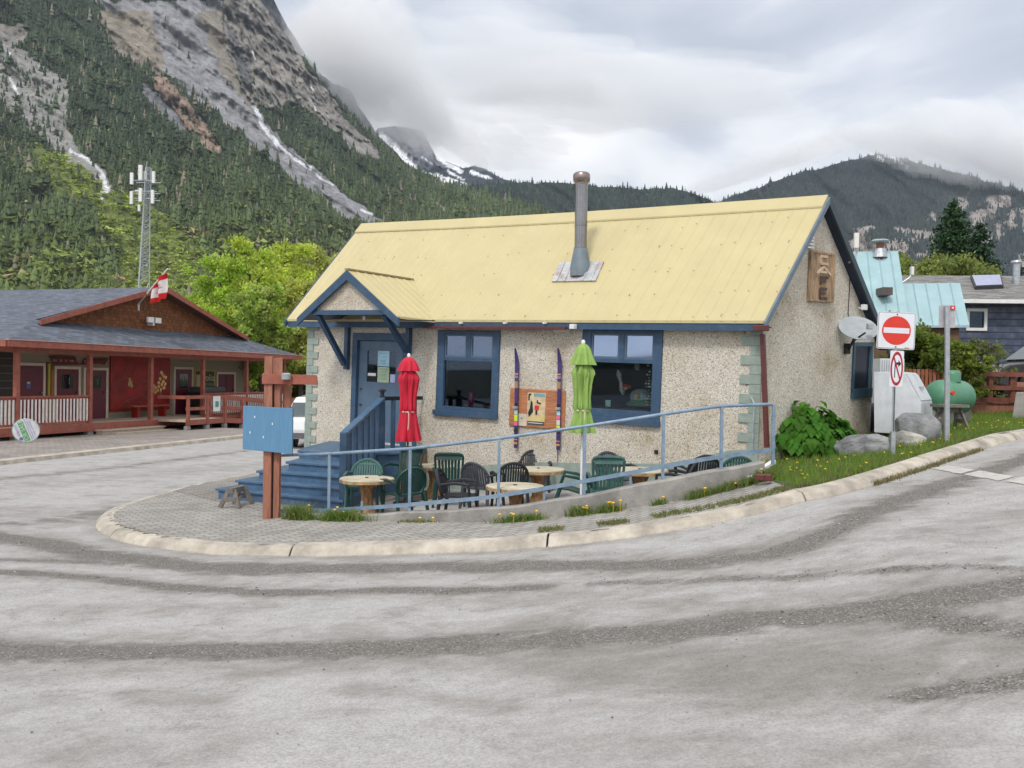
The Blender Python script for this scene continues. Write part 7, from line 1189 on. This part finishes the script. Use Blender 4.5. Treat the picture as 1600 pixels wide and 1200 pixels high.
def spruce(name, label, px_, Y_, ty_, R_, nb, cc, thin=1.):
    b_ = at(px_, 520, Y_); z0 = 1.6; H_ = at(px_, ty_, Y_)[2] - z0; o = thing(name, label, 'conifer', (b_[0], Y_, z0), 'dark spruces behind the navy house'); MB().tube([(b_[0], Y_, z0 - .5), (b_[0], Y_, z0 + H_)], [.18, .02], 8).build('trunk', BARK, o); C_ = []; co_ = []
    for k in range(nb):
        f_ = 1 - (k / nb) ** .75; f_ = 1 - (random.random()) ** .6 * .86; az = random.uniform(0, 6.28); L_b = R_ * ((1 - f_) ** .8) * random.uniform(.55, 1.15) + .08; n_ = int(22 * thin * (L_b / R_ + .3)); u = rng.random(n_) ** .8; x = L_b * u; dz = -.22 * x + .16 * x * x / max(L_b, .1) - .02; sp_ = .05 + .10 * L_b * (1 - abs(u - .6))
        q = np.stack([b_[0] + math.cos(az) * x, Y_ + math.sin(az) * x, z0 + H_ * f_ + dz], 1) + rng.normal(0, 1, (n_, 3)) * sp_[:, None] * np.array((1, 1, .35)); C_.append(q); co_.append(np.array(cc) * rng.uniform(.6, 1.5) * rng.uniform(.8, 1.25, (n_, 1)))
    leaves_obj('crown', np.concatenate(C_), .085, np.concatenate(co_), o, (b_[0], Y_, z0), NEEDLE)
spruce('spruce_tree', 'broad dark spruce rising above the skylight roof', 1487, 42, 308, 3.1, 2300, (.030, .065, .026)); spruce('spruce_tree', 'slim pointed spruce right of the broad one', 1529, 40, 343, 2.3, 1400, (.026, .055, .028)); spruce('spruce_tree', 'tiny dark spruce tip beside the far right chimney', 1594, 60, 403, 1.2, 200, (.02, .04, .02))
# ================================================================== MOUNTAINS
from mathutils import noise as mn
def fbm(x, y, sc, seed, oct_=5):
    r = np.random.default_rng(seed); out = np.zeros(np.shape(x)); amp = 1.; tot = 0
    for o_ in range(oct_):
        n_ = 64; g_ = r.uniform(-1, 1, (n_, n_)); X_ = (np.asarray(x) / sc * 2 ** o_) % n_; Y_ = (np.asarray(y) / sc * 2 ** o_) % n_; i = np.floor(X_).astype(int) % n_; j = np.floor(Y_).astype(int) % n_; fx = X_ - np.floor(X_); fy = Y_ - np.floor(Y_); fx = fx * fx * (3 - 2 * fx); fy = fy * fy * (3 - 2 * fy)
        v = g_[i, j] * (1 - fx) * (1 - fy) + g_[(i + 1) % n_, j] * fx * (1 - fy) + g_[i, (j + 1) % n_] * (1 - fx) * fy + g_[(i + 1) % n_, (j + 1) % n_] * fx * fy; out += amp * v; tot += amp; amp *= .5
    return out / tot
def rays(px, py):
    px = np.asarray(px, float)[..., None]; py = np.asarray(py, float)[..., None]; return FWD + RT * (px - 800) / F - UPV * (py - 600) / F
class Mtn:
    """a slope whose foot is r0 away and whose crest is r1 away; (u,t) = bearing column and share of the climb"""
    def __init__(s, ridge, r0, r1, foot=585, rough=6, seed=1, relief=.05, crag=0): s.R = np.array(ridge, float); s.r0, s.r1, s.foot, s.rough, s.seed, s.relief, s.crag = r0, r1, foot, rough, seed, relief, crag
    def top(s, u): return np.interp(u, s.R[:, 0], s.R[:, 1]) + s.rough * fbm(u, u * 0 + 3, 14, s.seed + 50, 5)
    def py(s, u, t): return s.foot + (s.top(u) - s.foot) * t
    def pos(s, u, t, relief=True):
        u = np.asarray(u, float); t = np.asarray(t, float); y_ = s.py(u, t); d = rays(u, y_); d = d / np.linalg.norm(d[..., :2], axis=-1)[..., None]; rr = s.r0 + (s.r1 - s.r0) * t ** .9
        if relief: dg = u * .8 + (y_ - 300) * -1.0; rr = rr * (1 + s.relief * (fbm(dg, y_ * .25 + u * .1, 60, s.seed) + .8 * fbm(dg, y_ * .4, 22, s.seed + 9)) + s.crag * fbm(u, y_, 12, s.seed + 3))
        return CAM + d * rr[..., None]
def zone(px, py, Z_, default):
    c = np.tile(np.array(default, float), (px.size, 1)); pxn = px + 9 * fbm(px, py, 18, 71); pyn = py + 9 * fbm(px, py, 18, 72)
    for kind, P, col in Z_:
        if kind == 'p': m_ = inpoly(pxn, pyn, P)
        else: wd, P = P; m_ = polydist(px + .35 * (pxn - px), py + .35 * (pyn - py), P) < wd * (.75 + .5 * fbm(px, py, 9, 5))
        c[m_] = col
    return c
FOR = (.050, .065, .034); SCREE = (.33, .325, .34); ROCK = (.30, .275, .25); ORNG = (.38, .275, .215); MEAD = (.20, .24, .07); SNOW = (.86, .87, .9); PROCK = (.36, .32, .29); BLK = (.06, .065, .075)
Z1 = [('p', [(150, 0), (345, 0), (350, 70), (375, 135), (400, 168), (440, 222), (500, 272), (560, 318), (604, 352), (560, 352), (468, 290), (400, 232), (330, 172), (262, 118), (200, 92)], SCREE), ('p', [(345, -100), (445, -100), (470, 90), (500, 125), (545, 190), (592, 236), (560, 228), (520, 205), (478, 172), (450, 160), (420, 172), (398, 165), (375, 135), (350, 70)], ROCK),
      ('p', [(528, 200), (570, 222), (606, 248), (565, 243), (540, 232)], (.33, .31, .29)), ('p', [(236, 118), (262, 125), (300, 165), (338, 215), (346, 242), (318, 232), (280, 192), (250, 158)], ORNG), ('p', [(215, 130), (235, 135), (285, 190), (300, 215), (270, 200)], (.25, .25, .27)),
      ('p', [(-80, 60), (20, 68), (62, 92), (112, 140), (102, 195), (132, 243), (168, 272), (185, 304), (150, 296), (108, 250), (58, 212), (0, 165), (-80, 120)], (.36, .35, .33)), ('p', [(-60, 20), (40, 40), (38, 66), (-60, 80)], (.30, .28, .25)), ('p', [(150, 20), (235, 20), (255, 100), (250, 118), (215, 98), (180, 80)], (.31, .27, .22)), ('p', [(308, 20), (345, 20), (352, 70), (376, 138), (400, 170), (385, 168), (352, 120), (325, 70)], (.31, .275, .23)), ('p', [(352, 20), (372, 60), (388, 110), (392, 150), (380, 135), (362, 80)], (.17, .165, .17)),
      ('p', [(45, 215), (125, 258), (165, 300), (215, 300), (275, 350), (318, 402), (330, 480), (205, 480), (172, 385), (138, 330), (82, 302), (42, 265)], MEAD), ('p', [(-40, 180), (50, 225), (60, 268), (-40, 235)], (.16, .17, .08)),
      ('l', (4.2, [(397, 165), (410, 195), (430, 222)]), SNOW), ('l', (3.4, [(430, 222), (460, 248), (482, 262)]), SNOW), ('l', (1.8, [(482, 262), (500, 278), (520, 288)]), SNOW), ('l', (2.5, [(565, 330), (580, 334)]), SNOW), ('l', (2.6, [(110, 235), (140, 252), (160, 272)]), SNOW), ('l', (6.5, [(160, 278), (167, 292), (157, 308)]), SNOW), ('l', (2.2, [(-10, 62), (16, 84), (-4, 104)]), SNOW), ('l', (1.8, [(14, 122), (28, 147)]), SNOW), ('l', (1.6, [(487, 122), (491, 150)]), SNOW), ('l', (1.8, [(491, 158), (496, 188)]), SNOW), ('l', (1.2, [(395, 80), (400, 92)]), SNOW),
      ('l', (3., [(620, 300), (640, 312)]), PROCK), ('l', (4, [(678, 315), (694, 326)]), PROCK)]
M1 = Mtn([(-700, -500), (-200, -260), (100, -160), (300, -90), (400, -10), (450, 60), (490, 112), (530, 158), (575, 204), (600, 231), (650, 266), (712, 292), (760, 302), (850, 326), (950, 362), (1100, 420), (1300, 520)], 620, 2100, 600, 7, 11, .03, .006)
M1B = Mtn([(250, -300), (400, -60), (450, 45), (500, 116), (520, 130), (548, 142), (572, 184), (592, 214), (612, 232), (640, 262), (700, 288), (760, 304), (900, 360)], 1900, 2700, 500, 5, 13, .03, .012)
M2 = Mtn([(500, 300), (560, 245), (590, 200), (610, 198), (640, 200), (660, 206), (672, 226), (682, 245), (700, 252), (722, 262), (740, 258), (760, 264), (785, 280), (830, 292), (1000, 330)], 2700, 3900, 420, 3, 17, .03, .01)
M3 = Mtn([(560, 330), (640, 304), (700, 294), (760, 288), (800, 286), (850, 286), (900, 287), (950, 292), (1000, 296), (1050, 293), (1090, 304), (1130, 322), (1200, 350), (1400, 420)], 1000, 2700, 560, 3, 19, .05)
M4 = Mtn([(900, 400), (1040, 340), (1100, 318), (1130, 312), (1200, 287), (1260, 267), (1300, 259), (1345, 245), (1380, 240), (1420, 250), (1460, 262), (1500, 272), (1560, 287), (1600, 299), (1700, 330), (1900, 300), (2200, 340)], 900, 3300, 600, 4, 23, .04)
ZB1 = [('p', [(560, 180), (604, 225), (640, 255), (600, 240)], (.2, .2, .22))]
Z2 = [('p', [(500, 150), (700, 190), (700, 262), (560, 262)], (.17, .175, .2)), ('l', (9, [(590, 212), (612, 225), (640, 252)]), SNOW), ('l', (6, [(612, 225), (650, 262), (700, 286), (735, 300)]), SNOW), ('l', (1.5, [(662, 246), (680, 260)]), SNOW), ('l', (4.5, [(684, 246), (700, 256), (722, 268)]), SNOW), ('l', (2.5, [(700, 266), (725, 282)]), SNOW), ('l', (3.5, [(738, 268), (765, 278)]), SNOW), ('l', (1.8, [(690, 275), (730, 288)]), SNOW)]
Z3 = [('l', (2.5, [(640, 292), (680, 296), (735, 303)]), (.3, .28, .25))]
Z4 = [('l', (4, [(1380, 240), (1400, 246), (1418, 262)]), SNOW), ('l', (2, [(1370, 244), (1380, 250)]), SNOW)]
GR4 = lambda u, y_: ((fbm(u, y_, 16, 99, 5) > -.02) & (inpoly(u, y_, [(1495, 308), (1640, 300), (1640, 420), (1300, 420), (1310, 372), (1340, 352), (1400, 355), (1440, 360), (1455, 330), (1475, 345), (1500, 340)])))
TG = tinted('mountain_ground', .95, .28, .03)
bt = TG.node_tree; pb_ = bt.nodes['Principled BSDF']; lk = pb_.inputs['Base Color'].links[0].from_socket; tcz = N(bt, 'ShaderNodeTexCoord'); mz = N(bt, 'ShaderNodeMapping'); mz.inputs['Scale'].default_value = (1, 1, .3); bt.links.new(tcz.outputs['Object'], mz.inputs[0]); nz = N(bt, 'ShaderNodeTexNoise', i_Scale=.09, i_Detail=9, i_Roughness=.75); bt.links.new(mz.outputs[0], nz.inputs['Vector']); rz2 = ramp(bt, [(.34, (.55, .54, .53)), (.5, (1, 1, 1)), (.68, (1.25, 1.24, 1.22))], nz.outputs['Fac']); bt.links.new(mixc(bt, lk, rz2.outputs[0], 1., 'MULTIPLY'), pb_.inputs['Base Color'])
nb_ = N(bt, 'ShaderNodeTexNoise', i_Scale=.035, i_Detail=12, i_Roughness=.68); tcx = N(bt, 'ShaderNodeTexCoord'); bt.links.new(tcx.outputs['Object'], nb_.inputs['Vector']); addbump(bt, bt.nodes['Principled BSDF'], nb_.outputs['Fac'], 1., 22.)
def build_mtn(Mt, name, u0, u1, du, nt, Z_, dflt, label=None, extra=None):
    u = np.arange(u0, u1, du); t = np.r_[-.25, np.linspace(0, 1, nt)]; U, T = np.meshgrid(u, t, indexing='ij'); P = Mt.pos(U, np.clip(T, 0, 1)); P[:, 0, 2] = -20
    # real thickness: the slope falls away again behind the crest
    back = P[:, -1:, :] + (P[:, -1:, :] - CAM) * np.array((.35, .35, 0)); back[:, :, 2] = -20; P = np.concatenate([P, back], 1)
    yy = Mt.py(U.ravel(), np.clip(T.ravel(), 0, 1)); c = zone(U.ravel(), yy, Z_, dflt)
    if extra is not None: c[extra(U.ravel(), yy)] = PROCK
    rk = (np.abs(c - np.array(ROCK)).sum(1) < 1e-6) | (np.abs(c - np.array(ORNG)).sum(1) < 1e-6) | (c[:, 0] == .17) | (np.abs(c - np.array((.085, .09, .10))).sum(1) < 1e-6); uu, y2 = U.ravel(), yy; rg = 1 - np.abs(fbm(uu * 1.3 - y2 * .5, y2 * .3 + uu * .1, 11, 301, 5)) * 2.6; rg2 = 1 - np.abs(fbm(uu, y2 * .8, 7, 302, 4)) * 2.; dsp = np.where(rk, -.011 * rg - .006 * rg2, 0).reshape(U.shape)[..., None]; P[:, :-1] = CAM + (P[:, :-1] - CAM) * (1 + dsp)
    c = c * (1 + np.where(rk, .24, np.where(c[:, 0] > .3, .08, 0.)) * fbm(uu * .9 + y2, y2 * .3, 11, 303, 5) * 2)[:, None]
    c = c.reshape(len(u), len(t), 3); c = np.concatenate([c, c[:, -1:]], 1)
    struct(bulk(name, P.reshape(-1, 3), grid_faces(len(u), len(t) + 1), TG, cols=c.reshape(-1, 3), smooth=True))
build_mtn(M1, 'mountain', -500, 1280, 1.8, 330, Z1, FOR); build_mtn(M1B, 'mountain', 300, 880, 3, 90, ZB1, (.085, .09, .10)); build_mtn(M2, 'mountain', 510, 980, 2.5, 70, Z2, (.05, .06, .075)); build_mtn(M3, 'mountain', 560, 1390, 4, 80, Z3, FOR); build_mtn(M4, 'mountain', 910, 2190, 3.5, 130, Z4, (.045, .055, .048), extra=GR4)
# a ring of hills behind and beside the camera so that glass and metal reflect the valley
a_ = np.radians(np.arange(35, 326, 3.)); rr = np.array([300, 900, 1800, 2300]); P = []
for k, r_ in enumerate(rr):
    hgt = (0, 12, 62, 0)[k] * (1 + .45 * np.sin(a_ * 5 + k) + .3 * np.sin(a_ * 11)); P.append(np.stack([np.sin(a_) * r_, np.cos(a_) * r_, hgt - 5], 1))
P = np.stack(P, 1); struct(bulk('hills', P.reshape(-1, 3), grid_faces(len(a_), 4), TG, cols=np.tile(FOR, (P.shape[0] * 4, 1)), smooth=True))
# ---- forest: small individual tree bodies merged (tens of thousands, nobody could count them)
def tmpl(seed, tiers=3, n_=6):
    r = np.random.default_rng(seed); V = []; F_ = []
    for k in range(tiers):
        zb = .08 + .27 * k; zt_ = min(1., zb + .48 - .04 * k); R_ = (.20, .155, .10)[k]; b0 = len(V)
        for j in range(n_): a = 2 * math.pi * (j + .5 * k) / n_; q = R_ * r.uniform(.7, 1.25); V.append((q * math.cos(a), q * math.sin(a), zb + r.uniform(-.05, .03)))
        V.append((r.normal(0, .01), r.normal(0, .01), 1. if k == tiers - 1 else zt_)); F_ += [(b0 + j, b0 + (j + 1) % n_, b0 + n_) for j in range(n_)]
    return np.array(V), np.array(F_)
def tmpl_round(seed):
    r = np.random.default_rng(seed); V = []; F_ = []
    for k in range(26):
        c_ = r.normal(0, 1, 3); c_ /= np.linalg.norm(c_); c_ = c_ * np.array((.26, .26, .36)) * r.uniform(.6, 1) + np.array((0, 0, .55)); b0 = len(V); 
        for _ in range(3): V.append(c_ + r.normal(0, .13, 3))
        F_.append((b0, b0 + 1, b0 + 2))
    return np.array(V), np.array(F_)
TP_ = [tmpl(k) for k in range(4)]; TRD = [tmpl_round(k + 9) for k in range(3)]
def plant(Mt, ulo, uhi, n_, ylo, hm, zones, skipcols, colf, name, label, dens=None, rnd=None):
    u = rng.uniform(ulo, uhi, n_); t = rng.uniform(.0, .998, n_); yy = Mt.py(u, t); ok = (yy > ylo) & (yy < 600); u, t, yy = u[ok], t[ok], yy[ok]; c = zone(u, yy, zones, (-1, -1, -1)); pr = np.where(c[:, 0] < 0, 1., 0.)
    for col, p_ in skipcols: pr[np.abs(c - np.array(col)).sum(1) < 1e-6] = p_
    if dens is not None: pr = pr * dens(u, yy)
    k = rng.random(len(u)) < pr; u, t, yy = u[k], t[k], yy[k]; P = Mt.pos(u, t); h = hm * rng.uniform(.35, 1.0, len(u)) * (1 + .9 * (rng.random(len(u)) > .9)); col = colf(u, yy); isr = rng.random(len(u)) < (rnd(u, yy) if rnd else 0); Vs, Fs, Cs = [], [], []; off = 0
    for grp, TT in ((~isr, TP_), (isr, TRD)):
        idx = np.where(grp)[0]; which = rng.integers(0, len(TT), len(idx))
        for w in range(len(TT)):
            ii = idx[which == w]
            if not len(ii): continue
            tv, tf = TT[w]; a = rng.uniform(0, 6.28, len(ii)); ca, sa2 = np.cos(a)[:, None], np.sin(a)[:, None]; wd = (h[ii] * rng.uniform(.8, 1.25, len(ii)) * (1.5 if TT is TRD else 1))[:, None]; hh = h[ii][:, None] * (.7 if TT is TRD else 1)
            V = np.stack([(tv[:, 0] * ca - tv[:, 1] * sa2) * wd + P[ii, :1], (tv[:, 0] * sa2 + tv[:, 1] * ca) * wd + P[ii, 1:2], tv[:, 2] * hh + P[ii, 2:3] - 1.], -1).reshape(-1, 3); Fc = (tf[None] + len(tv) * np.arange(len(ii))[:, None, None]).reshape(-1, 3) + off; off += len(V); cc = col[ii] * (np.array((1.9, 1.75, 1.2)) if TT is TRD else 1); Vs.append(V); Fs.append(Fc); Cs.append(np.repeat(cc, len(tv), 0))
    tag(bulk(name, np.concatenate(Vs), np.concatenate(Fs), FARTREE, cols=np.concatenate(Cs)), label, kind='stuff')
def c1(u, y):
    g_ = np.clip((y - 200) / 300, 0, 1)[:, None]; c = np.array((.040, .056, .029)) * (1 - g_) + np.array((.092, .125, .034)) * g_; p_ = fbm(u, y, 45, 31, 4)[:, None]; c = c * (1 + .5 * p_) * rng.uniform(.6, 1.5, (len(u), 1)); br_ = rng.random(len(u)) < .05; c[br_] = (.19, .17, .12); return c
low = lambda u, y: np.clip((y - 330) / 160, 0, .35) * (u < 620) + .03
plant(M1, -350, 1200, 100000, -60, 14.5, Z1, [(MEAD, .05), (ROCK, .05), (PROCK, .1), ((.36, .35, .33), .16), ((.16, .17, .08), .5), (SCREE, .012), (ORNG, .05)], c1, 'mountain_forest', 'dark conifer forest covering the left mountain slope', lambda u, y: np.clip(1.25 + 1.1 * fbm(u, y, 30, 41) + (y - 150) / 300, .12, 1), low)
plant(M1, 20, 320, 11000, 200, 8, [], [], lambda u, y: np.array((.155, .205, .048)) * rng.uniform(.6, 1.4, (len(u), 1)), 'meadow_scrub', 'bright green scrub in the avalanche gully below the snow', lambda u, y: inpoly(u, y, Z1[10][1]) * .9, lambda u, y: u * 0 + 1)
c3 = lambda u, y: np.array((.024, .038, .034)) * rng.uniform(.6, 1.5, (len(u), 1)) * (1 + .5 * fbm(u, y, 40, 33)[:, None])
plant(M3, 600, 1300, 36000, 200, 14, Z3, [], c3, 'ridge_forest', 'dark conifer forest on the low ridge above the café roof')
plant(M4, 1000, 1700, 62000, 200, 13, Z4, [(SNOW, .3)], lambda u, y: (np.array((.030, .042, .042)) + np.array((.035, .030, .012)) * np.clip(fbm(u, y, 50, 35), 0, 1)[:, None]) * rng.uniform(.55, 1.6, (len(u), 1)), 'far_forest', 'bluish conifer forest covering the right mountain', lambda u, y: np.where(GR4(u, y), .2, .95))
plant(M2, 640, 860, 4000, 200, 13, Z2, [], c3, 'snowline_trees', 'sparse dark trees along the snow patches below the rock tower', lambda u, y: (u > 668) * 1.)
plant(M1B, 560, 800, 5000, 150, 14, ZB1, [], c3, 'gully_forest', 'dark trees along the crest beside the snow gully', lambda u, y: (y > 240) * 1.)
# ================================================================== HAZE AND CLOUD
def vol(name, dens, col, aniso=.2):
    m_ = bpy.data.materials.new(name); m_.use_nodes = True; t_ = m_.node_tree; t_.nodes.clear(); o_ = N(t_, 'ShaderNodeOutputMaterial'); v_ = N(t_, 'ShaderNodeVolumePrincipled'); v_.inputs['Density'].default_value = dens; v_.inputs['Color'].default_value = (*col, 1); v_.inputs['Anisotropy'].default_value = aniso; t_.links.new(v_.outputs[0], o_.inputs['Volume']); return m_
HAZE = vol('haze_air', 4.2e-5, (.72, .84, 1.)); o = MB().box(-5200, 5200, -2600, 5600, -40, 2300).build('haze', HAZE, None, loc=(0, 0, 0)); tag(o, 'thin pale haze filling the valley', kind='stuff')

CLD = vol('cloud_vapour', .0055, (1, 1, 1), .0); CLD2 = vol('thin_cloud', .0032, (1, 1, 1), .0)
def cloud(label, px_, py_, Y_, rx, ry, rz, m_, seed, tilt=0):
    import bmesh; r2 = np.random.default_rng(seed); b_ = bmesh.new(); bmesh.ops.create_icosphere(b_, subdivisions=5, radius=1); v = np.array([q.co[:] for q in b_.verts]); n_ = sum(math.pow(.62, k) * np.sin(v @ (r2.normal(0, 1, 3) * 2.2 * 2 ** k) + r2.uniform(0, 6)) for k in range(5) for _ in (0, 1, 2)); v = v * (1 + .15 * n_)[:, None]
    for q, p in zip(b_.verts, v): q.co = p * np.array((rx, ry, rz))
    me = bpy.data.meshes.new('cloud'); b_.to_mesh(me); b_.free(); me.materials.append(m_); o = bpy.data.objects.new('cloud', me); COL.objects.link(o); o.location = at(px_, py_, Y_); o.rotation_euler = (0, tilt, 0); tag(o, label, kind='stuff')

for k, q in enumerate([
 ('low cloud hiding the crest of the left mountain', 565, 85, 2350, 190, 150, 165, CLD, .8), ('low cloud over the upper rock wall', 592, 135, 2420, 180, 130, 115, CLD, .6), ('low cloud trailing down the rock wall', 650, 165, 2650, 190, 130, 80, CLD, .5),
 ('thin cloud around the rock tower', 655, 198, 2900, 150, 120, 62, CLD2, .3), ('thin cloud behind the rock tower', 760, 215, 3300, 230, 120, 70, CLD2, .2), ('high thick cloud above the ridge', 780, 90, 3000, 420, 200, 130, CLD2, .1), ('wide cloud drawn over the valley', 1000, 140, 3200, 560, 200, 120, CLD2, 0.),
 ('low cloud over the right mountain top', 1520, 228, 2800, 280, 160, 105, CLD, .2), ('low cloud beyond the right mountain', 1640, 250, 2750, 260, 160, 90, CLD, .25), ('thin cloud at the right summit', 1400, 222, 2900, 190, 120, 48, CLD2, .1), ('thin cloud on the right mountain shoulder', 1190, 262, 3000, 230, 120, 36, CLD2, -.35), ('thin cloud on the left flank of the right mountain', 1260, 240, 3100, 200, 120, 36, CLD2, -.3)]): cloud(*q[:8], k + 1, q[8])
